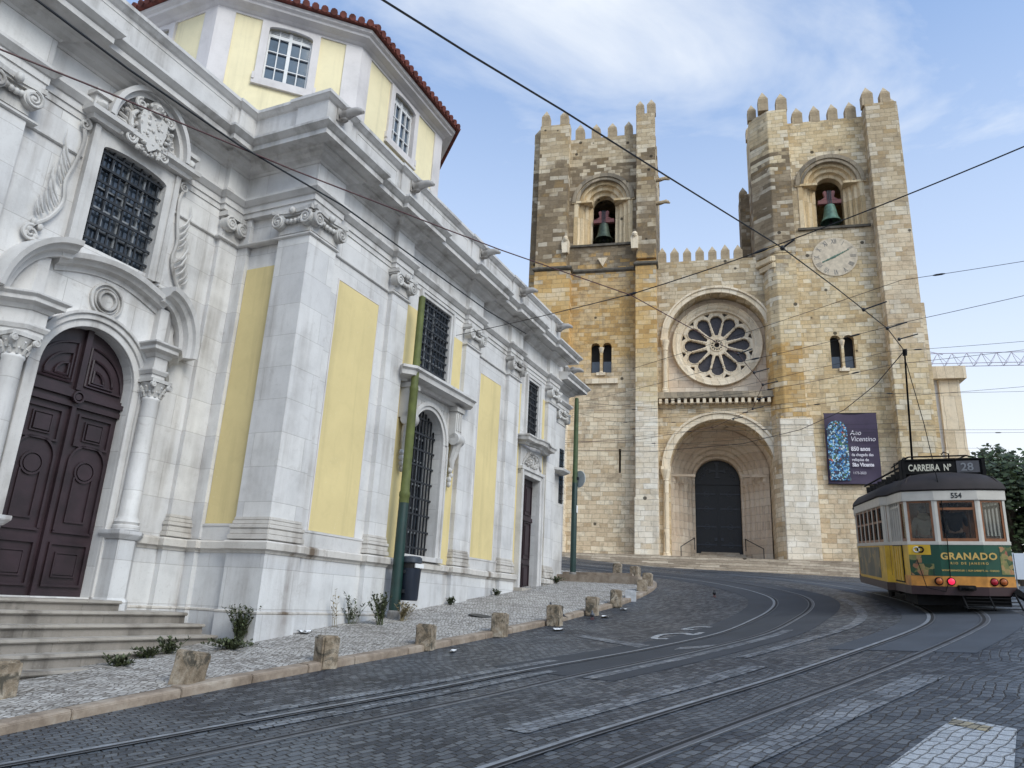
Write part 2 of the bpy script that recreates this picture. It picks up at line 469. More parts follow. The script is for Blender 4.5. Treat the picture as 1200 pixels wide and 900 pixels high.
M = {}
M['lime'] = limestone("white_limestone")
M['limecarve'] = limestone("carved_limestone", c=(.52, .505, .485), dirt=(.12, .10, .085), joints=False, amount=1.6)
M['limecorn'] = limestone("cornice_limestone", c=(.56, .545, .53), dirt=(.14, .12, .10), bw=1.7, bh=9.0, amount=1.15, joints=False)
M['limebase'] = limestone("plinth_limestone", c=(.60, .60, .60), dirt=(.17, .14, .12), bw=1.4, bh=.66, amount=1.1)
M['limestain'] = limestone("brown_stained_moulding", c=(.545, .515, .475), dirt=(.13, .095, .065), joints=False, amount=2.0)
M['gargoyle'] = limestone("weathered_gargoyle_stone", c=(.34, .32, .30), dirt=(.10, .085, .07), joints=False, amount=1.8)
M['stepstone'] = limestone("step_limestone", c=(.38, .345, .30), dirt=(.08, .065, .05), bw=1.6, bh=9, amount=1.6)
M['yellow'] = paint("ochre_yellow_paint", (.655, .535, .265))
M['yellowpale'] = paint("pale_yellow_paint", (.78, .69, .45))
M['whitetrim'] = limestone("grey_white_trim", c=(.61, .575, .565), dirt=(.36, .32, .31), joints=False, amount=.5)
M['doorwood'] = plain("dark_brown_door_paint", (.026, .014, .018), .45, var=.4, scale=3, bump=.1)
M['iron'] = plain("black_iron", (.012, .014, .018), .5, var=.3, scale=20)
M['glassdark'] = glassy("dark_window_glass", (.03, .04, .055))
M['glassblue'] = glassy("sky_window_glass", (.05, .075, .11), .08)
M['sash'] = plain("painted_sash", (.20, .21, .225), .5, var=.15)
M['sashwhite'] = plain("white_painted_sash", (.66, .66, .66), .5, var=.08)
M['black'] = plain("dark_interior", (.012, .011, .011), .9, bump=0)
M['tile'] = plain("red_clay_tile", (.135, .036, .026), .85, var=.5, scale=5)
M['lead'] = plain("lead_flashing", (.14, .16, .2), .5, var=.3)

# ================================================================== GROUND
_ctl = np.array([(0.15, 6.31, 0.45), (3.08, 8.93, 0.91), (6.25, 11.9, 1.45), (7.33, 11.73, 1.59), (6.41, 10.72, 1.42), (1.03, 5.92, 0.51), (3.76, 8.43, 0.97), (-3.92, 6.53, 0.18), (-2.89, 7.47, 0.31), (-1.44, 8.6, 0.49), (0.51, 10.76, 0.78), (2.35, 12.23, 1.02), (3.9, 13.9, 1.26), (-2.66, 6.44, 0.24), (0.18, 9.07, 0.64), (1.94, 10.58, 0.89), (3.45, 12.3, 1.14), (4.7, 13.52, 1.33), (3.89, 5.95, 0.85), (4.83, 7.82, 1.08), (-4.53, 7.39, 0.22), (-4.12, 8.06, 0.3), (-3.07, 10.05, 0.5), (-2.24, 11.2, 0.63), (-1.2, 12.89, 0.81), (0.24, 15.47, 1.06), (1.33, 17.0, 1.22), (2.33, 18.5, 1.43), (3.29, 20.0, 1.68), (4.56, 23.0, 2.15), (5.23, 25.5, 2.5), (4.86, 43.72, 4.28), (8.5, 42.82, 4.01), (12.34, 41.86, 3.89), (15.79, 41.0, 3.76), (19.19, 40.15, 3.67), (20.0, 14.0, 2.6), (22.0, 30.0, 3.2), (10.0, 6.0, 1.35), (0.0, 0.0, 0.0), (6.0, 0.0, 0.6), (-6.0, 0.0, -0.35), (-8.0, 45.0, 5.2), (20.0, 42.0, 3.5)])
_X = _ctl[:, :2]
def _K(d): return np.where(d > 0, d * d * np.log(d + 1e-12), 0.0)
_n = len(_X)
_A = np.block([[_K(np.linalg.norm(_X[:, None] - _X[None], axis=2)) + np.eye(_n), np.c_[np.ones(_n), _X]], [np.c_[np.ones(_n), _X].T, np.zeros((3, 3))]])
_w = np.linalg.solve(_A, np.r_[_ctl[:, 2], 0, 0, 0])
def gz(x, y):
    """height of the street, a smooth surface through surveyed points"""
    x = min(max(x, -16.0), 34.0); y = min(max(y, -5.0), 52.0)
    k = _K(np.hypot(_X[:, 0] - x, _X[:, 1] - y))
    return float(k @ _w[:-3] + _w[-3] + _w[-2] * x + _w[-1] * y)

CH = Vector((-4.03, 12.78, 0.0)); CHA = R(64.98)      # corner of the church and direction of its long front
_d1 = Vector((math.cos(CHA), math.sin(CHA))); _d2 = Vector((math.sin(CHA), -math.cos(CHA)))
def so2w(s, o): return (CH.x + s * _d1.x + o * _d2.x, CH.y + s * _d1.y + o * _d2.y)
def w2so(x, y): return ((x - CH.x) * _d1.x + (y - CH.y) * _d1.y, (x - CH.x) * _d2.x + (y - CH.y) * _d2.y)

# ---- setts, asphalt, calcada
def setts(name, paint_c=None, th=(.44, .56), joint=.9):
    k = N(name)
    mpn = k.n("ShaderNodeMapping"); mpn.inputs['Rotation'].default_value = (0, 0, R(-43)); k.l(k.tc.outputs['Object'], mpn.inputs[0])
    nz = k.n("ShaderNodeTexNoise"); nz.inputs['Scale'].default_value = .55; nz.inputs['Detail'].default_value = 2; k.l(k.tc.outputs['Object'], nz.inputs['Vector'])
    sc = k.n("ShaderNodeVectorMath", operation='SCALE'); sc.inputs['Scale'].default_value = .55; k.l(nz.outputs['Color'], sc.inputs[0])
    nz2 = k.n("ShaderNodeTexNoise"); nz2.inputs['Scale'].default_value = 6; nz2.inputs['Detail'].default_value = 2; k.l(k.tc.outputs['Object'], nz2.inputs['Vector'])
    sc2 = k.n("ShaderNodeVectorMath", operation='SCALE'); sc2.inputs['Scale'].default_value = .075; k.l(nz2.outputs['Color'], sc2.inputs[0])
    ad = k.n("ShaderNodeVectorMath", operation='ADD'); k.l(mpn.outputs[0], ad.inputs[0]); k.l(sc.outputs[0], ad.inputs[1])
    ad2 = k.n("ShaderNodeVectorMath", operation='ADD'); k.l(ad.outputs[0], ad2.inputs[0]); k.l(sc2.outputs[0], ad2.inputs[1])
    br = k.n("ShaderNodeTexBrick"); k.l(ad2.outputs[0], br.inputs['Vector']); br.offset = .5
    for nm, val in (('Scale', 1.0), ('Mortar Size', .0095), ('Mortar Smooth', .8), ('Brick Width', .125), ('Row Height', .092), ('Bias', 0.0)): br.inputs[nm].default_value = val
    br.inputs['Color1'].default_value = (0, 0, 0, 1); br.inputs['Color2'].default_value = (1, 1, 1, 1); br.inputs['Mortar'].default_value = (.4, .4, .4, 1)
    per = br.outputs['Color']
    f = k.math('ADD', k.math('MULTIPLY', per, .45), k.math('MULTIPLY', k.noise(1.1, 7, .65), .55))
    base = k.ramp(f, [(.22, (.016, .019, .025)), (.5, (.041, .050, .065)), (.8, (.105, .120, .138))])
    wear = k.ramp(k.noise(.45, 6, .62, dist=.8), [(.46, 0.0), (.68, 1.0)])
    base = k.mixc(k.math('MULTIPLY', wear, .55), base, (.125, .142, .160))
    drk = k.ramp(k.noise(.28, 5, .6), [(.5, 0.0), (.7, 1.0)])
    base = k.mixc(k.math('MULTIPLY', drk, .4), base, (.02, .022, .03))
    grit = k.ramp(k.noise(55, 3), [(.66, 0.0), (.72, 1.0)])
    base = k.mixc(k.math('MULTIPLY', grit, .3), base, (.3, .29, .26))
    base = k.mixc(k.math('MULTIPLY', br.outputs['Fac'], .92), base, (.012, .012, .014))
    if paint_c is not None:
        m1 = k.ramp(k.math('ADD', k.math('MULTIPLY', k.noise(1.6, 8, .72), .6), k.math('ADD', k.math('MULTIPLY', k.noise(17, 5, .7), .25), k.math('MULTIPLY', per, .15))), [(th[0], 0.0), (th[1], 1.0)])
        base = k.mixc(k.math('MULTIPLY', m1, k.math('SUBTRACT', 1.0, k.math('MULTIPLY', br.outputs['Fac'], joint))), base, paint_c)
    k.col(base); k.rough(k.ramp(f, [(.3, .55), (.8, .36)])); k.b.inputs['Specular IOR Level'].default_value = .45
    dome = k.math('SUBTRACT', 1.0, br.outputs['Fac'])
    hh = k.math('ADD', k.math('MULTIPLY', dome, 1.0), k.math('ADD', k.math('MULTIPLY', per, .35), k.math('MULTIPLY', k.noise(24, 5, .65), .5)))
    k.bump(hh, 1.0, .03)
    return k.m
M['setts'] = setts('basalt_setts')

def asphalt(name, c):
    k = N(name)
    b = k.ramp(k.noise(1.2, 8, .65), [(.3, tuple(x * .72 for x in c)), (.7, tuple(x * 1.25 for x in c))])
    b = k.mixc(k.ramp(k.noise(160, 2), [(.55, 0.0), (.75, .55)]), b, tuple(min(1, x * 2.4) for x in c))
    k.col(b); k.rough(.72); k.bump(k.noise(140, 3), .35, .006); return k.m
M['asphalt'] = asphalt("asphalt_strip", (.028, .032, .039))
M['asphaltb'] = asphalt("asphalt_patch", (.044, .051, .062))

M['whitemark'] = setts("worn_white_road_paint", (.22, .24, .265), (.36, .66), .6)
M['whitezebra'] = setts("zebra_road_paint", (.36, .38, .40), (.20, .46), .5)
M['yellowmark'] = setts("worn_yellow_road_paint", (.36, .30, .18), (.30, .56))

k = N("portuguese_pavement")
nzv = k.n("ShaderNodeTexNoise"); nzv.inputs['Scale'].default_value = 1.2; k.l(k.tc.outputs['Object'], nzv.inputs['Vector'])
scv = k.n("ShaderNodeVectorMath", operation='SCALE'); scv.inputs['Scale'].default_value = .25; k.l(nzv.outputs['Color'], scv.inputs[0])
adv = k.n("ShaderNodeVectorMath", operation='ADD'); k.l(k.tc.outputs['Object'], adv.inputs[0]); k.l(scv.outputs[0], adv.inputs[1])
vo = k.n("ShaderNodeTexVoronoi", feature='DISTANCE_TO_EDGE'); vo.inputs['Scale'].default_value = 14; vo.inputs['Randomness'].default_value = .5; k.l(adv.outputs[0], vo.inputs['Vector'])
vc = k.n("ShaderNodeTexVoronoi", feature='F1'); vc.inputs['Scale'].default_value = 14; vc.inputs['Randomness'].default_value = .5; k.l(adv.outputs[0], vc.inputs['Vector'])
jn = k.ramp(vo.outputs['Distance'], [(.03, 0.0), (.13, 1.0)])
sepc = k.n("ShaderNodeSeparateColor"); k.l(vc.outputs['Color'], sepc.inputs[0])
ff = k.math('ADD', k.math('MULTIPLY', sepc.outputs[0], .55), k.math('MULTIPLY', k.noise(.8, 6, .6), .5))
base = k.ramp(ff, [(.2, (.23, .215, .2)), (.5, (.38, .36, .335)), (.85, (.54, .52, .49))])
base = k.mixc(k.math('MULTIPLY', k.ramp(k.noise(.5, 6, .65), [(.5, 0.0), (.75, 1.0)]), .5), base, (.2, .18, .15))
base = k.mixc(jn, (.12, .105, .09), base)
k.col(base); k.rough(.7); k.bump(k.math('ADD', jn, k.math('MULTIPLY', k.noise(30, 4), .4)), .55, .014)
M['calcada'] = k.m

k = N("worn_kerb_stone")
b = k.ramp(k.noise(2.2, 8, .68), [(.3, (.14, .105, .078)), (.5, (.27, .215, .165)), (.75, (.40, .35, .29))])
b = k.mixc(k.ramp(k.noise(9, 6, .7), [(.5, 0.0), (.75, .6)]), b, (.13, .09, .06))
k.col(b); k.rough(.8); k.bump(k.noise(9, 7, .7), .5, .02)
M['kerb'] = k.m
k = N("bollard_stone")
oi = k.n("ShaderNodeObjectInfo"); rv = k.n("ShaderNodeVectorMath", operation='ADD'); k.l(k.tc.outputs['Object'], rv.inputs[0])
rs = k.math('MULTIPLY', oi.outputs['Random'], 37.0); rc = k.n("ShaderNodeCombineXYZ"); k.l(rs, rc.inputs[0]); k.l(rs, rc.inputs[2]); k.l(rc.outputs[0], rv.inputs[1])
V_ = rv.outputs[0]
b = k.ramp(k.math('ADD', k.math('MULTIPLY', k.noise(9, 8, .7, vec=V_), .6), k.math('MULTIPLY', k.noise(2.4, 4, vec=V_), .4)), [(.36, (.11, .08, .05)), (.5, (.26, .205, .145)), (.64, (.43, .38, .31))])
b = k.mixc(k.ramp(k.noise(4.0, 8, .75, vec=V_, dist=1.0), [(.50, 0.0), (.60, .9)]), b, (.055, .05, .038))
b = k.mixc(k.ramp(k.noise(40, 4, .7, vec=V_), [(.55, 0.0), (.7, .5)]), b, (.12, .10, .07))
k.col(b); k.rough(.88); k.bump(k.noise(16, 8, .75, vec=V_), .8, .025)
M['bollard'] = k.m
M['bollardgrey'] = plain("grey_painted_stone", (.42, .43, .45), .8, var=.3, scale=7, bump=.3)

# ---- street: one sheet out to the horizon
def axis_pts(a, b, st, far):
    v = list(np.arange(a, b + 1e-6, st)); d = st; lo = [a]; hi = [b]
    while hi[-1] < far:
        d *= 1.5; hi.append(hi[-1] + d)
    d = st
    while lo[-1] > -far:
        d *= 1.5; lo.append(lo[-1] - d)
    return lo[:0:-1] + v + hi[1:]
xs = axis_pts(-10, 22, .4, 900); ys = axis_pts(2, 46, .4, 900)
mb = MB(); nx = len(xs)
mb.v = [(x, y, gz(x, y)) for y in ys for x in xs]
for j in range(len(ys) - 1):
    for i in range(nx - 1):
        mb.f.append([j * nx + i, j * nx + i + 1, (j + 1) * nx + i + 1, (j + 1) * nx + i]); mb.m.append(0)
tag(mb.build("street", M['setts'], smooth=True), kind="structure")

# ---- tracks
T1 = [(-10.5, .4), (-7.2, 3.4), (-3.91, 6.52), (-2.37, 7.97), (-.83, 9.36), (.51, 10.68), (2.35, 12.3), (3.92, 13.94), (5.3, 16.1), (6.1, 17.5), (6.75, 18.9), (7.2, 20.3), (7.4, 21.7), (7.4, 23.5), (7.0, 26.0), (6.0, 28.5), (4.1, 31.2), (1.2, 33.8), (-2.5, 36.2), (-8, 38.8), (-14, 41)]
T2 = [(-6.4, -.2), (-3.1, 3.1), (.15, 6.31), (1.17, 7.26), (3.07, 8.92), (4.58, 10.28), (6.27, 11.93), (7.2, 13.0), (7.97, 14.24), (8.6, 15.55), (9.37, 17.58), (9.96, 19.87), (10.42, 22.6), (10.5, 25.4), (9.9, 28.6), (8.3, 31.6), (5.6, 34.3), (2.2, 36.6), (-2, 38.8), (-8, 41.2), (-14, 43)]
def offset(line, d):
    o = []
    for i, p in enumerate(line):
        t = (line[min(i + 1, len(line) - 1)] - line[max(i - 1, 0)]).normalized()
        o.append(Vector((p.x + t.y * d, p.y - t.x * d)))
    return o
C1 = catmull(T1, 10); C2 = catmull(T2, 10)
def ribbon(mbx, line, a, b, z, mat=0, i0=0, i1=None, n=1):
    i1 = len(line) if i1 is None else i1
    L = [offset(line, a + (b - a) * q / n)[i0:i1] for q in range(n + 1)]
    base = len(mbx.v)
    for row in L:
        mbx.v += [(p.x, p.y, gz(p.x, p.y) + z) for p in row]
    m_ = i1 - i0
    for q in range(n):
        for i in range(m_ - 1):
            mbx.f.append([base + q * m_ + i, base + (q + 1) * m_ + i, base + (q + 1) * m_ + i + 1, base + q * m_ + i + 1]); mbx.m.append(mat)
M['railsteel'] = plain("polished_rail_steel", (.20, .215, .235), .48, .1, var=.35, scale=8, bump=.05)
M['railrust'] = plain("worn_rail_steel", (.085, .09, .10), .55, .1, var=.4, scale=5, bump=.1)
M['groove'] = plain("rail_groove_black", (.008, .008, .009), .9, bump=0)  # near-black colour of the flat strip drawn as the rail groove
def track(name, line, label):
    e = empty(name, (0, 0, 0), 0, label, "tram track", "tram tracks in the street")
    for off, sg in ((0.0, 1), (.90, -1)):
        m_ = MB()
        if sg > 0: ribbon(m_, line, off - .03, off + .03, .012, 0)
        else: ribbon(m_, line, off - .03, off + .022, .012, 2); ribbon(m_, line, off + .022, off + .036, .0125, 0)
        a, b = (off + .03, off + .082) if sg > 0 else (off - .082, off - .03)
        ribbon(m_, line, a, b, .0105, 1)
        a, b = (off + .082, off + .108) if sg > 0 else (off - .108, off - .082)
        ribbon(m_, line, a, b, .012, 2)
        # outer flank gives the rail its height
        r0 = offset(line, off - .03 * sg); base = len(m_.v)
        for p in r0: m_.v += [(p.x, p.y, gz(p.x, p.y) + .012), (p.x, p.y, gz(p.x, p.y) - .05)]
        for i in range(len(r0) - 1):
            m_.f.append([base + 2 * i, base + 2 * i + 1, base + 2 * i + 3, base + 2 * i + 2]); m_.m.append(2)
        m_.build("rail", [M['railsteel'], M['groove'], M['railrust']], e)
    return e
track("tram_track", C1, "tram track nearer the church, bending left beyond the kerb and bollards")
track("tram_track", C2, "tram track on the right, running from the foreground under the yellow tram")

def idx(line, x, y): return min(range(len(line)), key=lambda i: (line[i].x - x) ** 2 + (line[i].y - y) ** 2)
mb = MB(); ribbon(mb, C1, -.62, 1.5, .0045, 0, idx(C1, .3, 10.6), None, 4)
tag(mb.build("asphalt_strip", M['asphalt']), kind="structure")
mb = MB(); ribbon(mb, C2, -.45, 1.42, .0045, 0, idx(C2, 4.9, 10.5), idx(C2, 8.3, 31), 4)
tag(mb.build("asphalt_strip", M['asphaltb']), kind="structure")

def road_poly(name, pts, mat, z=.0075, sub=6):
    """four-cornered marking draped on the street"""
    a, b, c, d = [Vector(p) for p in pts]; m_ = MB()
    n = sub
    for j in range(n + 1):
        for i in range(n + 1):
            p = (a.lerp(b, i / n)).lerp(d.lerp(c, i / n), j / n); m_.v.append((p.x, p.y, gz(p.x, p.y) + z))
    for j in range(n):
        for i in range(n):
            m_.f.append([j * (n + 1) + i, j * (n + 1) + i + 1, (j + 1) * (n + 1) + i + 1, (j + 1) * (n + 1) + i]); m_.m.append(0)
    return tag(m_.build(name, mat), kind="structure")
road_poly("zebra_stripe", [(2.5, 5.3), (3.14, 4.9), (3.98, 6.07), (3.79, 6.55)], M['whitezebra'])
road_poly("yellow_mark", [(3.62, 6.36), (3.74, 6.5), (3.86, 6.16), (3.74, 6.05)], M['yellowmark'], .011)
for (i0, a, b, L_) in ((idx(C2, .6, 6.7), -.75, -.45, 22), (idx(C2, 4.2, 9.9), -1.25, -1.05, 62), (idx(C1, -2.4, 8.0), -.42, -.22, 24), (idx(C2, 0, 6.1), 1.25, 1.6, 26), (idx(C1, -2.6, 7.8), .25, .42, 22), (idx(C1, .3, 10.5), 1.02, 1.2, 24)):
    mb = MB(); ribbon(mb, C2 if a < -.6 or a > 1.2 else C1, a, b, .0078, 0, i0, i0 + L_, 2)
    tag(mb.build("lane_line", M['whitemark']), kind="structure")
road_poly("lane_line", [(1.45, 14.55), (1.62, 14.75), (2.5, 12.72), (2.25, 12.5)], M['whitemark'])
road_poly("lane_line", [(2.7, 12.0), (2.85, 12.25), (3.6, 12.3), (3.35, 12.0)], M['whitemark'], .0078)
# remains of painted letters by the first track
def paint_stroke(pts, w):
    L_ = catmull(pts, 6); m_ = MB(); ribbon(m_, L_, -w / 2, w / 2, .0082, 0)
    return tag(m_.build("road_lettering", M['whitezebra']), kind="structure")
paint_stroke([(2.95, 13.55), (2.75, 13.75), (3.0, 14.3), (3.4, 14.35), (3.5, 14.0), (3.75, 14.3)], .13)
paint_stroke([(3.75, 14.85), (3.6, 15.1), (3.95, 15.35), (4.15, 15.15)], .12)

# ---- kerb and pavement along the church
KSO = [(-30, 1.4), (-12, 1.6), (-5.09, 1.83), (-3.32, 1.96), (-2.1, 2.07), (-.68, 2.29), (1.2, 2.58), (4.1, 2.80), (6.53, 2.91), (8.53, 3.13), (10.3, 3.39), (12.15, 3.44), (13.83, 3.32), (14.93, 3.08), (16.0, 2.6), (16.75, 1.8), (17.15, .6), (17.4, -1.2), (17.6, -4), (17.8, -14)]
KW = catmull([so2w(s, o) for s, o in KSO], 8)
KERB_H = .105
def paved(s, o):
    x, y = so2w(s, o); return gz(x, y) + KERB_H
mb = MB()
kin = offset(KW, -.22)
jl = 0.0
ring_ = []
for i, (p, q) in enumerate(zip(KW, kin)):
    z = gz(p.x, p.y); zq = gz(q.x, q.y)
    ring_.append([(p.x, p.y, z - .15), (p.x, p.y, z + KERB_H - .02), (p.x + (q.x - p.x) * .12, p.y + (q.y - p.y) * .12, z + KERB_H), (q.x, q.y, zq + KERB_H), (q.x, q.y, zq - .15)])
# stones about a metre long with thin open joints
cum = [0.0]
for i in range(len(KW) - 1): cum.append(cum[-1] + (KW[i + 1] - KW[i]).length)
def sec(d):
    i = min(max(int(np.searchsorted(cum, d)) - 1, 0), len(KW) - 2); t = (d - cum[i]) / (cum[i + 1] - cum[i])
    return [Vector(u).lerp(Vector(v), t) for u, v in zip(ring_[i], ring_[i + 1])]
d = 0.0
while d < cum[-1] - 1.3:
    L_ = random.uniform(.85, 1.25); dz = Vector((0, 0, random.uniform(-.01, .01))); v = []; fs = []
    for j in range(5): v += [tuple(p + dz) for p in sec(d + .005 + (L_ - .01) * j / 4)]
    for j in range(4): fs += [(j * 5 + e, j * 5 + (e + 1) % 5, j * 5 + 5 + (e + 1) % 5, j * 5 + 5 + e) for e in range(5)]
    fs += [(0, 1, 2, 3, 4), (24, 23, 22, 21, 20)]
    mb.add(v, fs); d += L_
tag(mb.build("kerb", M['kerb'], bevel=.008), kind="structure")

def wall_z(s): return .82 + .1125 * s
def kerb_o(s):
    ss = [a for a, b in KSO if a <= 16.8]; oo = [b for a, b in KSO if a <= 16.8]
    return float(np.interp(s, ss, oo)) - .2
mb = MB(); rows = []
sv = list(np.arange(-30, -6, 2.0)) + list(np.arange(-6, 14.31, .45))
for s in sv:
    ko = kerb_o(s); wo = -2.0 if s < .2 else -.35
    zk = paved(s, ko) - .004; zw = max(wall_z(s), paved(s, 0) - .05) if s > -7 else paved(s, 0)
    if s < .2: zw = max(zw, paved(s, -.3))
    rows.append([(*so2w(s, ko + (wo - ko) * t), zk + (zw - zk) * (t if s > .2 else min(1, t * 1.6)) ** 1.0) for t in np.linspace(0, 1, 9)])
for r_ in rows: mb.v += r_
for i in range(len(rows) - 1):
    for j in range(8):
        mb.f.append([i * 9 + j, (i + 1) * 9 + j, (i + 1) * 9 + j + 1, i * 9 + j + 1]); mb.m.append(0)
tag(mb.build("pavement", M['calcada'], smooth=True), kind="structure")
def pave_z(s, o):
    """height of the pavement sheet"""
    if s >= 14.3: return paved(s, o) + (.0 if s < 15 else .0)
    ko = kerb_o(s); wo = -2.0 if s < .2 else -.35
    t = min(1, max(0, (o - ko) / (wo - ko)))
    zk = paved(s, ko) - .004; zw = max(wall_z(s), paved(s, 0) - .05)
    if s < .2: zw = max(zw, paved(s, -.3)); t = min(1, t * 1.6)
    return zk + (zw - zk) * t
# raised far end of the pavement, reached by two low steps
mb = MB()
def slab(poly, top):
    n = len(poly)
    v = [(*so2w(*p), top(*p)) for p in poly] + [(*so2w(*p), top(*p) - .6) for p in poly]
    mb.add(v, [tuple(range(n)), tuple(range(2 * n - 1, n - 1, -1))] + [(i, i + n, (i + 1) % n + n, (i + 1) % n) for i in range(n)])
slab([(14.3, -.4), (14.15, 1.4), (13.95, 2.72), (14.7, 2.8), (15.3, 1.4), (15.4, -.4)], lambda s, o: 2.66)
slab([(15.4, -.4), (15.3, 1.4), (15.15, 2.2), (16.2, 2.0), (16.7, 1.0), (16.9, -.4)], lambda s, o: 2.80)
tag(mb.build("stone_steps", M['kerb'], bevel=.015), "two low worn limestone steps at the church's far corner", "steps")
mb = MB()
top = lambda s, o: paved(s, o) + .02
slab([(14.9, 2.85), (14.7, 2.8), (13.95, 2.72), (14.0, 3.08), (14.9, 2.86)], top)
slab([(15.2, 2.2), (14.7, 2.75), (14.9, 2.84), (16.0, 2.38), (16.55, 1.7), (16.95, .5), (17.15, -1.2), (17.35, -4), (17.55, -14), (15.05, -14), (15.05, -.4), (16.9, -.4), (16.7, 1.0), (16.2, 2.0)], top)
tag(mb.build("pavement", M['calcada']), kind="structure")

# ---- stone bollards along the kerb
def bollard(s, o, h, w, tilt, yaw, label, mat='bollard'):
    h *= .95; w *= .95
    x, y = so2w(s, o); z = pave_z(s, o)
    m_ = MB(); t = .93 + random.random() * .05
    rr = lambda a: a * (1 + random.uniform(-.03, .03))
    v = []
    for zz, k_ in ((-.12, 1.0), (h * .45, .98), (h * .93, t + .03), (h, t - .05)):
        v += [(rr(-w / 2 * k_), rr(-w / 2 * k_), zz), (rr(w / 2 * k_), rr(-w / 2 * k_), zz), (rr(w / 2 * k_), rr(w / 2 * k_), zz), (rr(-w / 2 * k_), rr(w / 2 * k_), zz)]
    f = [(3, 2, 1, 0), (12, 13, 14, 15)]
    for q in range(3):
        f += [(q * 4 + i, q * 4 + (i + 1) % 4, q * 4 + 4 + (i + 1) % 4, q * 4 + 4 + i) for i in range(4)]
    m_.add(v, f)
    ob = m_.build("stone_bollard", M[mat], bevel=.028, smooth=True)
    ob.location = (x, y, z); ob.rotation_euler = (R(tilt[0]), R(tilt[1]), CHA + R(yaw))
    tag(ob, label, "bollard", "stone bollards along the kerb")
bollard(-4.44, 0.65, .40, .34, (0, 0), 5, "stone bollard cut off by the picture's left edge, in front of the church steps")
bollard(-2.9, 1.74, .375, .31, (3, 6), 10, "leaning stone bollard with dark moss bands, nearest to the kerb before the church steps")
bollard(-0.87, 2.17, .36, .285, (0, 0), -22, "tan stone bollard turned corner-on, beside the crumpled paper near the church corner")
bollard(1.27, 2.51, .33, .29, (0, 2), 8, "squat rounded tan bollard in front of the litter bin")
bollard(3.48, 2.82, .36, .29, (0, 0), 4, "plain tan stone bollard between the litter bin and the pigeons")
bollard(5.81, 3.04, .36, .31, (0, -2), 0, "grey-tan bollard with a dark stained top, beside two pigeons")
bollard(7.89, 3.21, .36, .30, (0, 0), 0, "wide square tan bollard just above the white paper in the gutter")
bollard(9.52, 3.32, .36, .30, (0, 3), 6, "blotchy brown bollard next to the low grey stump")
bollard(10.79, 3.36, .19, .32, (0, 0), 15, "low broken grey bollard stump streaked with white", 'bollardgrey')
bollard(12.4, 3.27, .33, .33, (0, -3), 12, "tan bollard where the kerb bends, in front of a taller one")
bollard(13.79, 3.08, .40, .30, (0, 2), 0, "taller pale bollard at the tip of the kerb bend")
bollard(16.25, 2.02, .40, .33, (0, 0), -10, "brown-faced bollard standing behind the low steps, right of another")
bollard(16.93, 1.17, .42, .31, (0, 0), 0, "farthest stone bollard, beyond the low steps by the side street")

# ================================================================== CHURCH (local x = s along the long front, local y = -o, z up)
church = empty("baroque_church", CH, CHA, "white limestone baroque church with ochre yellow panels and a tiled octagonal lantern", "church")
def CM(): return MB(lambda s, o, z: (s, -o, z))
WO = -.12          # wall plane of the long front; pilaster faces stand at o = 0
RO = -1.95         # wall plane of the recessed portal bay
PC = -2.45         # portal axis
TOP = 10.3
class FW:
    """front-wall builder: x-z shapes in church coordinates, y given as o"""
    pass
# --- walls
mb = CM()
mb.wall(.12, 13.35, -1.0, TOP, -.75, WO, [(4.32, 5.76, 6.9, 8.78, 0), (4.33, 5.75, 2.55, 6.02, 1), (10.76, 12.06, 1.9, 5.45, 0), (10.95, 11.87, 6.75, 8.62, 0)])
mb.wall(-30, .12, -1.6, TOP, -2.6, RO, [(PC - .82, PC + .82, 1.38, 5.58, 1), (PC - .64, PC + .64, 6.88, 8.72, .12), ])
mb.box(.12, .7, -2.6, -.75, -1, TOP)
mb.box(13.35, 14.95, -.9, -.3, 0, 9.4)
mb.box(14.35, 14.95, -14, -.9, 0, 9.4)
mb.box(-30, 14.3, -14.5, -13.9, -1, TOP)
mb.box(-30, -29.5, -13.9, -2.6, -1, TOP)
mb.box(-29.5, 14.3, -13.9, -2.6, TOP - .25, TOP - .05)
mb.build("wall", M['lime'], church)
# dark rooms behind the openings
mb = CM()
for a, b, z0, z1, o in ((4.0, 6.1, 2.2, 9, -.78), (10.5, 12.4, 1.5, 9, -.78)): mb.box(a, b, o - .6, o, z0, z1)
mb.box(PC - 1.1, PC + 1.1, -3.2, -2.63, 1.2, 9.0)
mb.build("dark_interior", M['black'], church)

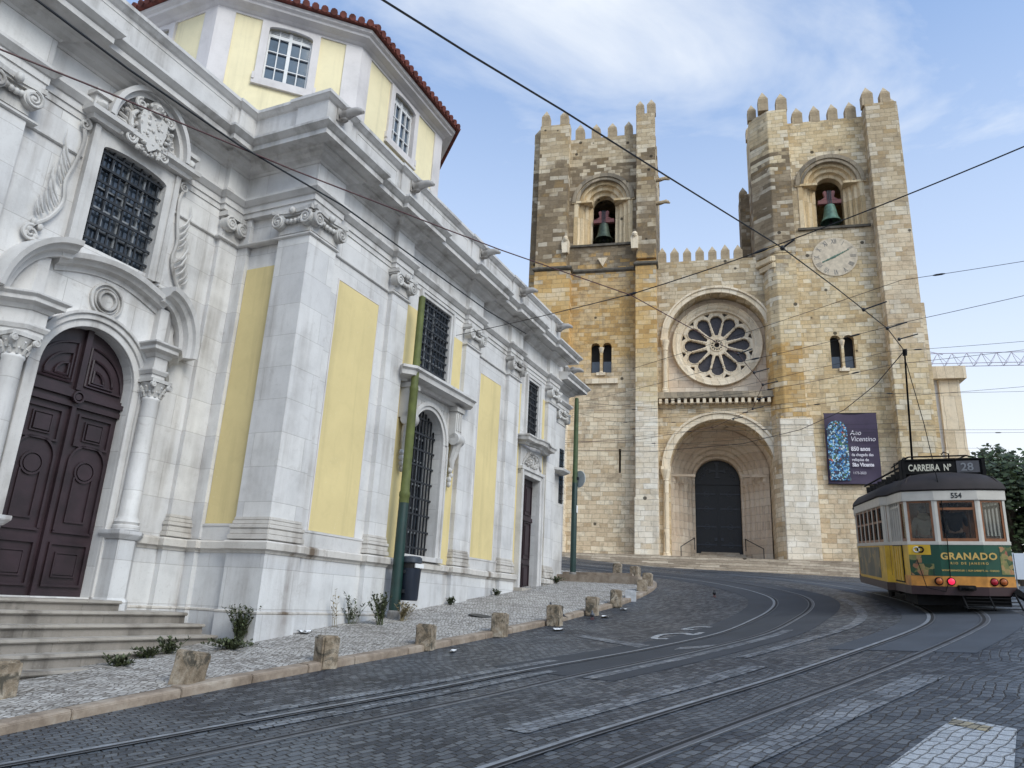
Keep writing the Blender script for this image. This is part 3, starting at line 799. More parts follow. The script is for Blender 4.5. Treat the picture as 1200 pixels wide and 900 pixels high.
# --- pilasters
def pil_base(mb, s0, s1, o0, o1, z):
    for dz, h, e in ((0, .09, .07), (.09, .1, .045), (.19, .07, .06), (.26, .07, .03), (.33, .06, .015)):
        mb.box(s0 - e, s1 + e, o0, o1 + e, z + dz, z + dz + h)
def capital(mb, s0, s1, o, z, corner=None):
    """ionic capital with volutes, for a pilaster face s0..s1 at plane o, necking at z"""
    w = s1 - s0; c = (s0 + s1) / 2; r = .15
    mb.box(s0 + .01, s1 - .01, o - .1, o + .02, z + .02, z + .40)
    # abacus with hollowed front
    pts = []
    for i in range(9):
        t = i / 8; pts.append((s0 - .09 + t * (w + .18), o + .17 - .07 * math.sin(PI * t)))
    mb.prism([(s0 - .09, o - .12)] + pts + [(s1 + .09, o - .12)], z + .42, z + .50, 'z')
    mb.prism([(s0 - .06, o - .12)] + [(p[0] * .94 + c * .06, p[1] - .03) for p in pts] + [(s1 + .06, o - .12)], z + .38, z + .42, 'z')
    for q in (s0 + .05, s1 - .05):
        sg = 1 if q > c else -1
        mb.lathe([(r, 0), (r, .15), (r * .8, .16), (.03, .165)], (q, o - .03, z + .26), 18, 0, 'y')
        mb.spiral((q, z + .26), r * .97, o + .14, 2.0, .03, sg, PI / 2, 30)
        mb.blob((q, o + .145, z + .26), .035, .03, .035, 8, 5)
    # swag between the volutes
    n = 7
    for i in range(1, n):
        t = i / n; mb.blob((s0 + .05 + (w - .1) * t, o + .08, z + .32 - .075 * math.sin(PI * t)), .055, .05, .055, 8, 5)
    mb.blob((c, o + .15, z + .44), .07, .06, .08, 8, 6)
def shaft(name, s0, s1, o0, o1, z0, z1, capz=8.30, cap=True, base=True):
    mb = CM(); mb.box(s0, s1, o0, o1, z0, z1)
    p = mb.build(name, M['lime'], church, bevel=.006)
    if base:
        b = CM(); pil_base(b, s0, s1, o0, o1, 2.45); b.build("pilaster_base", M['limestain'], p, bevel=.012)
    if cap:
        b = CM(); capital(b, s0, s1, o1, capz); b.build("capital", M['limecarve'], p, smooth=True)
    return p
for s0, s1 in ((2.90, 3.56), (6.52, 7.32), (9.31, 10.15), (12.55, 13.33)):
    shaft("pilaster", s0, s1, WO - .03, 0, 2.45, 8.86)
shaft("pilaster", 13.72, 14.72, -.33, -.18, 1.5, 8.4, capz=7.86, base=False)
shaft("pilaster", -5.0, -4.35, RO - .03, RO + .12, 2.45, 8.86)
# corner pier with faces on both fronts
mb = CM(); mb.box(0, .82, -.78, 0, 2.45, 8.86); mb.box(.02, .8, -.76, -.02, -.8, 2.3)
pier = mb.build("corner_pier", M['lime'], church, bevel=.006)
b = CM()
for dz, h, e in ((0, .09, .07), (.09, .1, .045), (.19, .07, .06), (.26, .07, .03), (.33, .06, .015)):
    b.box(-e, .82 + e, -.78 - e, e, 2.45 + dz, 2.45 + dz + h)
b.build("pilaster_base", M['limestain'], pier, bevel=.012)
b = CM(); capital(b, 0, .82, 0, 8.30)
b2 = MB(lambda s, o, z: (-o - .0, -s, z)); 
# the same capital turned on to the return face (plane s = 0, facing -s)
b2 = MB(lambda s, o, z: (-o, s, z)); capital(b2, 0, .78, 0, 8.30)
b.v += b2.v; off = len(b.v) - len(b2.v)
b.f += [[i + off for i in f] for f in b2.f]; b.m += b2.m
b.build("capital", M['limecarve'], pier, smooth=True)
# half pilasters in the inner corner
mb = CM(); mb.box(-.45, .1, RO - .03, RO + .1, 2.45, 8.86); mb.box(.02, .15, RO + .1, RO + .36, 2.45, 8.86)
q = mb.build("corner_pilaster", M['lime'], church, bevel=.006)
b = CM(); pil_base(b, -.45, .0, RO, RO + .1, 2.45); b.build("pilaster_base", M['limestain'], q, bevel=.012)
b = CM()
for c in (-.36, -.06): 
    b.lathe([(.15, 0), (.15, .15), (.1, .17)], (c, RO + .08, 8.58), 16, 0, 'y'); b.spiral((c, 8.58), .145, RO + .25, 2, .028, 1 if c > -.2 else -1)
b.box(-.5, .05, RO, RO + .24, 8.72, 8.82); b.box(-.42, .02, RO, RO + .12, 8.3, 8.72)
b.build("capital", M['limecarve'], q, smooth=True)

# --- ledge lines and mouldings that follow the breaks of the wall
MAIN = [(-.55, RO), (-.55, RO + .1), (0, RO + .1), (.02, RO + .1), (.02, RO + .36), (.12, RO + .36), (.12, -.78), (0, -.78), (0, 0), (.82, 0), (.82, WO)]
for s0, s1 in ((2.90, 3.56), (6.52, 7.32), (9.31, 10.15), (12.55, 13.35)): MAIN += [(s0, WO), (s0, 0), (s1, 0), (s1, WO)]
MAIN[-1] = (13.35, 0)
SIMPLE = [(-.5, RO), (-.5, RO + .12), (0, RO + .12), (0, 0), (.82, 0), (.82, WO)]
for s0, s1 in ((2.90, 3.56), (6.52, 7.32), (9.31, 10.15), (12.55, 13.45)): SIMPLE += [(s0, WO), (s0, 0), (s1, 0), (s1, WO)]
SIMPLE = SIMPLE[:-1] + [(13.45, -1.6)]
LEFT = [(-30, RO), (-5.1, RO), (-5.1, RO + .12), (-4.25, RO + .12), (-4.25, RO)]
def cut_path(path, a, b):
    return path
# plinth: from the pedestal of the portal to the far end, interrupted at the side door
P1 = [(PC + 1.3, RO), (-.5, RO), (-.5, RO + .12), (.0, RO + .12), (.0, RO + .34), (.1, RO + .34), (.1, -.8), (-.02, -.8), (-.02, .02), (.84, .02), (.84, WO + .02), (2.88, WO + .02), (2.88, .02), (3.58, .02), (3.58, WO + .02), (6.5, WO + .02), (6.5, .02), (7.34, .02), (7.34, WO + .02), (9.29, WO + .02), (9.29, .02), (10.18, .02), (10.18, WO + .02), (10.5, WO + .02)]
P2 = [(12.32, WO + .02), (12.5, WO + .02), (12.5, .02), (13.45, .02), (13.45, -.28), (14.97, -.28), (14.97, -6)]
P0_ = [(-30, RO), (-5.1, RO), (-5.1, RO + .12), (-4.25, RO + .12), (-4.25, RO), (PC - 1.45, RO)]
mb = CM(); mc = CM()
for P in (P0_, P1, P2):
    mb.sweep(P, [(-.3, -1.2), (.05, -1.2), (.05, 1.235), (.02, 1.29), (.02, 2.22), (-.3, 2.22)])
    mc.sweep(P, [(-.3, 2.22), (.035, 2.22), (.05, 2.26), (.1, 2.29), (.1, 2.40), (.06, 2.43), (.0, 2.44), (-.3, 2.44)])
    mc.sweep(P, [(-.3, 1.237), (.05, 1.237), (.062, 1.25), (.062, 1.275), (.02, 1.288), (-.3, 1.288)])
mb.build("plinth", M['limebase'], church)
mc.build("plinth_moulding", M['limestain'], church)
mb = CM()
for P in ([(.1, RO + .36), (.1, -.8)], [(.84, WO), (2.88, WO)], [(7.34, WO), (9.29, WO)]):
    mb.sweep(P, [(-.1, 2.44), (.03, 2.44), (.03, 2.68), (.045, 2.69), (.045, 2.725), (.0, 2.735), (-.1, 2.735)])
mb.split("panel_sill", M['limecorn'], church)
# yellow panels
mb = CM()
for a, b in ((1.16, 2.58), (7.66, 9.0)): mb.box(a, b, WO - .02, WO + .007, 2.737, 7.8)
for (a, b, ops) in ((3.6, 6.48, [(4.2, 5.88, 2.3, 8.88, 0)]), (10.19, 12.52, [(10.5, 12.32, 1.0, 8.88, 0)])):
    mb.wall(a, b, 2.45, 8.3, WO - .02, WO + .007, ops)
mb.box(.0985, .13, -1.58, -.86, 2.737, 7.76)
mb.box(13.46, 13.66, -.33, -.293, 2.5, 7.9)
mb.build("yellow_panel", M['yellow'], church)
# grey rims round the large panels
mb = CM()
for a, b in ((1.16, 2.58), (7.66, 9.0)):
    for x in (a - .03, b + .001): mb.box(x, x + .029, WO - .02, WO + .014, 2.74, 7.8)
    mb.box(a - .03, b + .03, WO - .02, WO + .014, 7.801, 7.83)
mb.split("panel_rim", M['whitetrim'], church)

# --- entablature, cornice, parapet
arch_p = [(-.35, 8.86), (.02, 8.86), (.02, 8.97), (.045, 8.975), (.045, 9.1), (.075, 9.11), (.15, 9.2), (.15, 9.25), (-.35, 9.25)]
frz_p = [(-.35, 9.25), (.02, 9.25), (.02, 9.79), (-.35, 9.79)]
cor_p = [(-.35, 9.79), (.04, 9.79), (.07, 9.83), (.17, 9.87), (.22, 9.93), (.3, 9.95), (.31, 10.0), (.55, 10.02), (.55, 10.12), (.58, 10.14), (.66, 10.22), (.66, 10.27), (.2, 10.33), (.06, 10.34), (-.35, 10.34)]
neck_p = [(-.1, 8.23), (.02, 8.23), (.045, 8.25), (.045, 8.28), (.015, 8.3), (-.1, 8.3)]
par_p = [(-.35, 10.34), (.03, 10.34), (.03, 10.62), (-.01, 10.66), (-.01, 11.27), (.03, 11.29), (.09, 11.35), (.11, 11.36), (.11, 11.43), (.06, 11.46), (-.35, 11.46)]
for nm, prof, mat in (("architrave", arch_p, 'limecorn'), ("frieze", frz_p, 'lime'), ("cornice", cor_p, 'limecorn')):
    mb = CM(); mb.sweep(LEFT[:-1] + [(-4.25, RO)] + SIMPLE, prof); mb.build(nm, M[mat], church)
mb = CM()
mb.sweep(LEFT + [(PC - .92, RO)], neck_p)
mb.sweep([(PC + .92, RO), (-.5, RO), (-.5, RO + .12), (0, RO + .12), (0, 0), (.82, 0), (.82, WO), (2.90, WO), (2.90, 0), (3.56, 0), (3.56, WO), (3.6, WO)], neck_p)
mb.sweep([(6.48, WO), (6.52, WO), (6.52, 0), (7.32, 0), (7.32, WO), (9.31, WO), (9.31, 0), (10.15, 0), (10.15, WO), (10.19, WO)], neck_p)
mb.sweep([(12.52, WO), (12.55, WO), (12.55, 0), (13.45, 0), (13.45, -.6)], neck_p)
mb.split("necking", M['limecorn'], church)
# string under the capitals band (fine double line of the architrave)
PAR = [(-30, RO), (-5.1, RO), (-5.1, RO + .05), (-4.25, RO + .05), (-4.25, RO), (-.45, RO), (-.45, RO + .05), (0, RO + .05), (0, -.78), (-.04, -.78), (-.04, .04), (.8, .04), (.8, 0)]
for s0, s1 in ((2.75, 3.6), (6.4, 7.3), (9.2, 10.1), (12.55, 13.42)): PAR += [(s0, 0), (s0, .04), (s1, .04), (s1, 0)]
PAR = PAR[:-1] + [(13.42, -1.6)]
mb = CM(); mb.sweep(PAR, par_p)
par = mb.build("parapet", M['limecorn'], church)
mb = CM()
for a, b in ((1.0, 2.6), (3.8, 6.2), (7.5, 9.0), (10.3, 12.35), (-4.1, -.6)):
    o = -.012 if a > 0 else RO - .012
    for x0, x1, z0, z1 in ((a, b, 10.74, 10.765), (a, b, 11.175, 11.2), (a, a + .025, 10.765, 11.175), (b - .025, b, 10.765, 11.175)): mb.box(x0, x1, o - .1, o + .012, z0, z1)
mb.split("panel_frame", M['limecorn'], par)
# lower entablature of the end block
EB = [(13.35, -.18), (14.95, -.18), (14.95, -9)]
for nm, prof, dz, mat in (("architrave", arch_p, -.5, 'limecorn'), ("frieze", frz_p, -.5, 'lime'), ("cornice", cor_p, -.72, 'limecorn')):
    mb = CM(); mb.sweep(EB, [(o, z + dz) for o, z in prof]); mb.build(nm, M[mat], church)
mb = CM(); mb.sweep([(13.35, -.3), (14.85, -.3), (14.85, -9)], [(-.3, 9.62), (.02, 9.62), (.02, 10.15), (.1, 10.2), (.1, 10.3), (-.3, 10.3)])
mb.build("parapet", M['limecorn'], church)

# --- gargoyles
def gargoyle_mesh():
    m_ = MB()
    m_.box(-.13, .13, -.02, .16, -.14, .2)
    m_.tube([(0, -.05, .02), (0, -.22, .03), (0, -.38, .06), (0, -.52, .05), (0, -.62, .02), (0, -.7, -.03)], [.12, .13, .11, .1, .075, .045], 10)
    m_.tube([(-.05, -.08, .12), (-.06, -.2, .17), (-.05, -.34, .15)], [.04, .05, .02], 6); m_.tube([(.05, -.08, .12), (.06, -.2, .17), (.05, -.34, .15)], [.04, .05, .02], 6)
    m_.blob((0, -.12, -.1), .09, .14, .07, 8, 5)
    return m_
g0 = None
for s, o, z, rz in ((.36, .05, 11.1, 0), (3.23, .05, 11.1, 0), (6.95, .05, 11.1, 0), (9.75, .05, 11.1, 0), (13.0, .05, 11.1, 0), (14.7, -.1, 10.0, 0), (14.95, -.5, 9.95, 60), (14.95, -1.6, 9.95, 60)):
    if g0 is None: g = g0 = gargoyle_mesh().build("gargoyle", M['gargoyle'], church, smooth=True)
    else: g = dup(g0)
    g.parent = church; g.scale = (.85, .82, .85); g.location = (s, -o, z); g.rotation_euler = (0, 0, R(rz))

# --- grilles
def grille(mb, a, b, z0, z1, o, nv, nh, r=.016, arch=0.0):
    for i in range(nv):
        x = a + (b - a) * (i + .5) / nv
        t = z1
        if arch:
            c = (a + b) / 2; t = z1 - arch + math.sqrt(max(0, arch * arch - (x - c) ** 2))
        mb.box(x - r * .7, x + r * .7, o - r * .7, o + r * .7, z0, t)
    for i in range(nh):
        z = z0 + (z1 - z0) * (i + .5) / nh; h = (b - a) / 2
        if arch and z > z1 - arch: h = math.sqrt(max(0, arch * arch - (z - z1 + arch) ** 2))
        c = (a + b) / 2
        mb.box(c - h, c + h, o + r * .3, o + r * 1.4, z - r, z + r)
def sashes(mb, a, b, z0, z1, o, cols, rows, w=.022):
    for i in range(cols + 1):
        x = a + (b - a) * i / cols; e = w * (2.0 if i in (0, cols, cols // 2) else 1)
        mb.box(x - e, x + e, o - .02, o + .02, z0, z1)
    for i in range(rows + 1):
        z = z0 + (z1 - z0) * i / rows; e = w * (2.0 if i in (0, rows) else 1)
        mb.box(a, b, o - .017, o + .017, z - e, z + e)
def window(a, b, z0, z1, o, nv, nh, cols, rows, frame=.14, wallo=WO, arch=0.0, label=None):
    f = CM(); e = frame
    for x0, x1, y0, y1 in ((a - e, a - .001, z0 - .02, z1 + e), (b + .001, b + e, z0 - .02, z1 + e), (a - .001, b + .001, z1 + .001, z1 + e)):
        f.box(x0, x1, wallo - .1, wallo + .06, y0, y1)
    for x0, x1, y0, y1 in ((a - e - .03, a - e * .62, z0 - .02, z1 + e + .03), (b + e * .62, b + e + .03, z0 - .02, z1 + e + .03), (a - e * .62, b + e * .62, z1 + e * .62, z1 + e + .03)):
        f.box(x0, x1, wallo - .1, wallo + .09, y0, y1)
    w = f.build("window", M['limecorn'], church, bevel=.008)
    if label: w["label"] = label
    g = CM(); g.box(a - .05, b + .05, wallo - .12, wallo - .09, z0 - .05, z1 + .05); g.build("glass", M['glassdark'], w)
    g = CM(); sashes(g, a, b, z0, z1, wallo - .065, cols, rows, .016); g.build("sash", M['sash'], w)
    g = CM(); grille(g, a, b, z0, z1, wallo - .015, nv, nh, .019); g.build("grille", M['iron'], w)
    return w
window(4.36, 5.72, 6.9, 8.74, -.20, 9, 9, 4, 5, label="upper barred window above the long arched window")
window(10.98, 11.84, 6.75, 8.58, -.20, 7, 9, 2, 5, label="upper barred window above the side door")
# long arched window with console ledge
f = CM()
c = 5.04
f.ring(c, 5.31, .711, .86, WO - .1, WO + .08, n=26); f.ring(c, 5.31, .80, .90, WO - .1, WO + .12, n=26)
for sg in (-1, 1):
    f.box(*sorted((c + sg * .711, c + sg * .88)), WO - .1, WO + .08, 2.45, 5.31)
    f.box(*sorted((c + sg * .86, c + sg * .92)), WO - .1, WO + .12, 2.45, 5.31)
f.box(c - .95, c + .95, WO - .1, WO + .17, 2.45, 2.56)
f.wall(c - 1.0, c + 1.0, 5.3, 6.36, WO - .1, WO + .05, [(c - .85, c + .85, 5.0, 6.17, 1)])
w = f.build("arched_window", M['limecorn'], church, bevel=.006)
g = CM(); g.box(4.3, 5.78, -.66, -.62, 2.5, 6.05); g.build("glass", M['glassdark'], w)
g = CM(); sashes(g, 4.34, 5.74, 2.56, 5.99, -.56, 4, 6); g.build("sash", M['sash'], w)
g = CM(); grille(g, 4.34, 5.74, 2.56, 6.02, -.30, 10, 9, .022, .70); g.build("grille", M['iron'], w)
f = CM(); f.sweep([(3.58, WO), (3.72, .0), (6.36, .0), (6.5, WO)], [(-.2, 6.36), (.06, 6.36), (.1, 6.42), (.34, 6.46), (.36, 6.56), (.42, 6.6), (.42, 6.66), (.05, 6.7), (-.2, 6.7)])
f.build("window_ledge", M['limecorn'], w)
for sg in (-1, 1):
    f = CM(); x = c + sg * 1.12
    f.box(x - .17, x + .17, WO - .02, .13, 5.55, 6.35); f.box(x - .21, x + .21, WO, .18, 6.24, 6.35)
    for q in (-.1, 0, .1): f.box(x + q - .025, x + q + .025, .1, .155, 5.75, 6.2)
    f.lathe([(.15, -.17), (.17, -.12), (.17, .12), (.15, .17)], (x, .1, 5.52), 16, 0, 'x')
    f.tube([(x, .12, 5.5), (x + sg * .02, .06, 5.25), (x - sg * .02, .0, 5.0), (x, .0, 4.75)], [.15, .12, .1, .05], 8)
    for q in range(4): f.blob((x + random.uniform(-.05, .05), -.02, 4.75 - .12 * q), .08 - .01 * q, .07, .08, 8, 5)
    f.build("console", M['limecarve'], w, smooth=True)
# side door
f = CM(); c = 11.41
for sg in (-1, 1):
    f.box(*sorted((c + sg * .651, c + sg * .84)), WO - .1, WO + .13, 1.3, 5.6); f.box(*sorted((c + sg * .80, c + sg * .90)), WO - .1, WO + .18, 1.3, 5.6)
f.box(c - .9, c + .9, WO - .1, WO + .13, 5.451, 5.62); f.box(c - .93, c + .93, WO - .1, WO + .18, 5.6, 5.7)
f.box(c - .88, c + .88, WO - .05, WO + .07, 5.7, 6.35)
d = f.build("side_door", M['limecorn'], church, bevel=.008)
f = CM(); pth = [(c - .95, WO), (c - .95, .14)] + [(c - .95 + 1.9 * i / 12, .14 + .1 * math.sin(PI * i / 12)) for i in range(13)] + [(c + .95, WO)]
P_ = [(-.05, 6.36), (.05, 6.36), (.07, 6.42), (.2, 6.46), (.22, 6.54), (.26, 6.58), (.26, 6.62), (-.05, 6.64)]
f.sweep([(c - 1.0, WO), (c - .96, .1), (c - .5, .1), (c - .2, .2), (c + .2, .2), (c + .5, .1), (c + .96, .1), (c + 1.0, WO)], P_)
f.build("door_ledge", M['limecorn'], d)
f = CM()
for i in range(46):
    a = random.uniform(0, PI); q = random.uniform(.1, 1); f.blob((c + .62 * q * math.cos(a), WO + .09, 5.78 + .5 * q * math.sin(a)), random.uniform(.03, .085), .06, random.uniform(.03, .08), 7, 5)
for sg in (-1, 1):
    f.spiral((c + sg * .35, 5.95), .17, WO + .1, 1.6, .03, sg); f.tube([(c, WO + .12, 6.2), (c + sg * .3, WO + .12, 6.2), (c + sg * .6, WO + .1, 5.95), (c + sg * .74, WO + .1, 5.78)], [.05, .05, .04, .02], 6)
f.build("relief", M['limecarve'], d, smooth=True)
def door_leaf(mb, a, b, z0, z1, o, panels):
    mb.box(a, b, o - .08, o, z0, z1)
    for (p, q, r, t) in panels:
        x0, x1, y0, y1 = a + (b - a) * p, a + (b - a) * q, z0 + (z1 - z0) * r, z0 + (z1 - z0) * t
        e = .035
        for u in ((x0, x1, y0, y0 + e), (x0, x1, y1 - e, y1), (x0, x0 + e, y0 + e, y1 - e), (x1 - e, x1, y0 + e, y1 - e)): mb.box(u[0], u[1], o - .01, o + .035, u[2], u[3])
        i = .12
        if x1 - x0 > .3: mb.box(x0 + i, x1 - i, o - .01, o + .025, y0 + i, y1 - i)
f = CM(); door_leaf(f, 10.76, 12.06, 1.9, 5.45, -.27, [(.05, .47, .04, .26), (.53, .95, .04, .26), (.05, .47, .3, .62), (.53, .95, .3, .62), (.05, .47, .68, .95), (.53, .95, .68, .95)])
f.box(10.76, 12.06, -.28, -.22, 4.12, 4.24)
f.build("door_leaf", M['doorwood'], d, bevel=.006)
f = CM(); f.box(10.5, 12.3, -.5, .2, 1.0, 2.08); f.build("threshold", M['stepstone'], d)
# narrow window of the end block
f = CM(); f.box(14.15, 14.6, -.33, -.2, 5.0, 7.05); w = f.build("window", M['limecorn'], church)
w["label"] = "narrow dark window at the church's far corner"
f = CM(); f.box(14.2, 14.55, -.25, -.17, 5.06, 7.0); f.build("glass", M['glassdark'], w)
f = CM(); grille(f, 14.2, 14.55, 5.06, 7.0, -.14, 3, 8, .012); f.build("grille", M['iron'], w)
f = CM(); f.sweep([(13.35, -.18), (13.6, .02), (14.1, .02), (14.2, -.18)], [(-.1, 6.0), (.05, 6.0), (.2, 6.08), (.22, 6.16), (-.1, 6.2)]); f.build("window_ledge", M['limecorn'], w)

# ---------------------------------------------------------------- portal bay
f = CM()
f.ring(PC, 4.76, .822, .94, RO - .1, RO + .06, n=32); f.ring(PC, 4.76, .94, 1.03, RO - .1, RO + .1, n=32); f.ring(PC, 4.76, 1.03, 1.08, RO - .1, RO + .14, n=32)
for sg in (-1, 1):
    f.box(*sorted((PC + sg * .822, PC + sg * .94)), RO - .1, RO + .06, 1.38, 4.76); f.box(*sorted((PC + sg * .94, PC + sg * 1.03)), RO - .1, RO + .1, 1.38, 4.76)
portal = f.build("portal", M['limecorn'], church, bevel=.006)
# spandrel wall and curved pediment
f = CM(); f.wall(PC - 1.4, PC + 1.4, 4.5, 6.4, RO - .05, RO + .05, [(PC - 1.05, PC + 1.05, 4.4, 5.83, 1)])
f.prism([(PC - .86, 6.39)] + [(PC - .86 + 1.72 * i / 12, 6.52 + .16 * math.sin(PI * i / 12)) for i in range(13)] + [(PC + .86, 6.39)], RO - .05, RO + .055)
f.build("spandrel", M['lime'], portal)
f = CM()
def arc_mould(pts, up, oo=None):
    """moulded band following a curve in the front plane; oo gives the plane at each point"""
    n = len(pts); prof = [(0, .0), (.08, .0), (.1, .07), (.2, .1), (.24, .16), (.3, .18), (.32, .26), (0, .3)]
    v = []; fs = []; m_ = len(prof)
    for i, p in enumerate(pts):
        a = pts[max(0, i - 1)]; b = pts[min(n - 1, i + 1)]
        t = Vector((b[0] - a[0], b[1] - a[1])).normalized(); nrm = Vector((-t.y, t.x)) * up
        q = oo[i] if oo else RO
        for dep, hgt in prof: v.append((p[0] + nrm.x * hgt, (q + dep * 1.0) if dep else RO - .05, p[1] + nrm.y * hgt))
    for i in range(n - 1):
        for q in range(m_):
            u = (q + 1) % m_; fs.append((i * m_ + q, i * m_ + u, (i + 1) * m_ + u, (i + 1) * m_ + q))
    fs += [tuple(range(m_)), tuple(range(n * m_ - 1, (n - 1) * m_ - 1, -1))]
    f.add(v, fs)
arc_mould([(PC - .95 + 1.9 * i / 16, 6.22 + .22 * math.sin(PI * i / 16)) for i in range(17)], 1)
for sg in (-1, 1):
    pts = [(PC + sg * (.86 + .66 * math.sin(PI / 2 * i / 12)), 5.60 + .80 * math.cos(PI / 2 * i / 12)) for i in range(13)]
    oo = [RO + .0 + .24 * (1 - i / 12) for i in range(13)]
    if sg < 0: pts = pts[::-1]; oo = oo[::-1]
    arc_mould(pts, 1, oo)
f.build("pediment", M['limecorn'], portal, smooth=True)
f = CM()
for r0, r1, q in ((.13, .17, .12), (.2, .22, .09), (.26, .3, .1)): f.ring(PC, 6.08, r0, r1, RO, RO + q, 0, 2 * PI, 32)
f.disc(PC, 6.08, .13, RO, RO + .07)
f.build("roundel", M['limecarve'], portal, bevel=.006)
def splay(sg, e=0.0, d=.38):
    """plan of the splayed column support, listed from left to right"""
    p = [(PC + .86 - e, RO - .04), (PC + .86 - e, RO + d + e), (PC + 1.16 + e * .4, RO + d + e), (PC + 1.46 + e, RO + .06 + e * .5), (PC + 1.46 + e, RO - .04)]
    return p if sg > 0 else [(2 * PC - x - (.14 if sg < 0 else 0), o) for x, o in p[::-1]]
for sg in (-1, 1):
    x = PC + (1.07 if sg > 0 else -1.30)
    f = CM(); f.prism(splay(sg), -.5, 2.3, 'z')
    f.sweep(splay(sg), [(-.2, 2.3), (.02, 2.3), (.05, 2.34), (.08, 2.38), (.08, 2.44), (-.2, 2.46)])
    f.sweep(splay(sg), [(-.2, 1.2), (.035, 1.2), (.035, 1.34), (.0, 1.4), (-.2, 1.4)])
    f.prism(splay(sg, -.01), 2.30, 2.455, 'z')
    pd = f.build("pedestal", M['limebase'], portal, bevel=.006)
    f = CM(); cc = (x, RO + .22, 0)
    f.lathe([(.21, 2.45), (.21, 2.52), (.18, 2.54), (.2, 2.58), (.165, 2.64), (.15, 2.68), (.152, 3.4), (.136, 4.62), (.15, 4.64), (.15, 4.67), (.13, 4.7)], cc, 24)
    f.build("column", M['lime'], portal, smooth=True)
    f = CM(); f.lathe([(.13, 4.66), (.135, 4.72), (.17, 4.88), (.2, 4.93), (.14, 4.94)], cc, 20)
    f.box(x - .2, x + .2, RO + .02, RO + .42, 4.94, 5.0)
    for row, (n_, zq, rq, hh) in enumerate(((10, 4.74, .155, .07), (10, 4.82, .175, .075))):
        for i in range(n_):
            q = 2 * PI * (i + row * .5) / n_; cq, sq_ = math.cos(q), math.sin(q)
            f.tube([(x + rq * .92 * cq, RO + .22 + rq * .92 * sq_, zq - hh * .7), (x + rq * cq, RO + .22 + rq * sq_, zq), (x + rq * 1.18 * cq, RO + .22 + rq * 1.18 * sq_, zq + hh * .55), (x + rq * 1.28 * cq, RO + .22 + rq * 1.28 * sq_, zq + hh * .3)], [.022, .026, .018, .006], 5)
    for dx in (-.16, .16): f.lathe([(.055, 0), (.055, .04), (.02, .06)], (x + dx, RO + .38, 4.89), 12, 0, 'y'); f.spiral((x + dx, 4.89), .055, RO + .43, 1.6, .014, 1 if dx > 0 else -1, n=18)
    f.build("capital", M['limecarve'], portal, smooth=True)
    f = CM(); f.prism(splay(sg, -.03), 5.0, 5.44, 'z')
    f.sweep(splay(sg, -.03), [(-.2, 5.38), (.02, 5.38), (.06, 5.44), (.15, 5.48), (.15, 5.54), (.2, 5.58), (.2, 5.61), (-.2, 5.64)])
    f.sweep(splay(sg, -.03), [(-.2, 5.08), (.02, 5.08), (.05, 5.14), (.05, 5.17), (-.2, 5.18)])
    f.prism(splay(sg, -.03), 5.44, 5.625, 'z')
    f.prism(splay(sg, -.09, .28), 5.6, 6.32, 'z')
    f.build("entablature_block", M['limecorn'], portal, bevel=.005)
# portal door
dm = CM(); o = RO - .2
arcp = [(PC - .85, 1.38)] + [(PC - .85 * math.cos(PI * i / 28), 4.76 + .85 * math.sin(PI * i / 28)) for i in range(29)] + [(PC + .85, 1.38)]
dm.prism(arcp, o - .1, o)
dm.box(PC - .84, PC + .84, o, o + .06, 4.28, 4.36); dm.box(PC - .84, PC + .84, o, o + .1, 4.42, 4.5); dm.box(PC - .84, PC + .84, o, o + .04, 4.36, 4.56)
dm.box(PC - .035, PC + .035, o, o + .07, 1.38, 4.28); dm.box(PC - .05, PC + .05, o, o + .08, 4.56, 5.58)
for r_ in ((.0, .05, .11), (.07, .1, .13)): dm.ring(PC, 4.44, r_[0] + .001, r_[1], o, o + r_[2], 0, 2 * PI, 20)
def frame_rect(x0, x1, z0, z1, w, h, y):
    for u in ((x0, x1, z0, z0 + w), (x0, x1, z1 - w, z1), (x0, x0 + w, z0 + w, z1 - w), (x1 - w, x1, z0 + w, z1 - w)): dm.box(u[0], u[1], y - .01, y + h, u[2], u[3])
for sg in (-1, 1):
    x0, x1 = sorted((PC + sg * .11, PC + sg * .76)); cx = (x0 + x1) / 2
    frame_rect(x0, x1, 1.52, 2.18, .035, .04, o); frame_rect(x0 + .13, x1 - .13, 1.66, 2.04, .025, .03, o); dm.box(x0 + .16, x1 - .16, o, o + .025, 1.7, 2.0)
    frame_rect(x0, x1, 2.32, 2.36 + .0, .02, .04, o)
    for u in ((x0, x0 + .035), (x1 - .035, x1)): dm.box(u[0], u[1], o - .01, o + .04, 2.34, 3.42)
    dm.ring(cx, 3.42, .29, .325, o - .01, o + .04, 0, PI, 16); dm.ring(cx, 3.3, .15, .18, o - .01, o + .03, 0, 2 * PI, 20); dm.disc(cx, 3.3, .13, o, o + .03, 20)
    for u in ((cx - .17, cx - .145), (cx + .145, cx + .17)): dm.box(u[0], u[1], o - .01, o + .03, 2.52, 3.2)
    dm.box(cx - .17, cx + .17, o - .01, o + .03, 2.49, 2.52)
    frame_rect(x0 + .02, x1 - .02, 3.68, 4.2, .035, .04, o); frame_rect(x0 + .16, x1 - .16, 3.78, 4.1, .02, .03, o); dm.box(x0 + .2, x1 - .2, o, o + .045, 3.82, 4.06)
    # quarter fan in the arch
    for rr, ins, hh in ((.66, 0, .04), (.42, .1, .05), (.2, .18, .06)):
        bx, bz = PC + sg * (.12 + ins * .6), 4.66 + ins * .5
        pts = [(bx, bz)] + [(bx + sg * rr * math.cos(PI / 2 * i / 10), bz + rr * math.sin(PI / 2 * i / 10)) for i in range(11)]
        dm.tube([(p[0], o + hh * .5, p[1]) for p in pts + [pts[0]]], .02, 5)
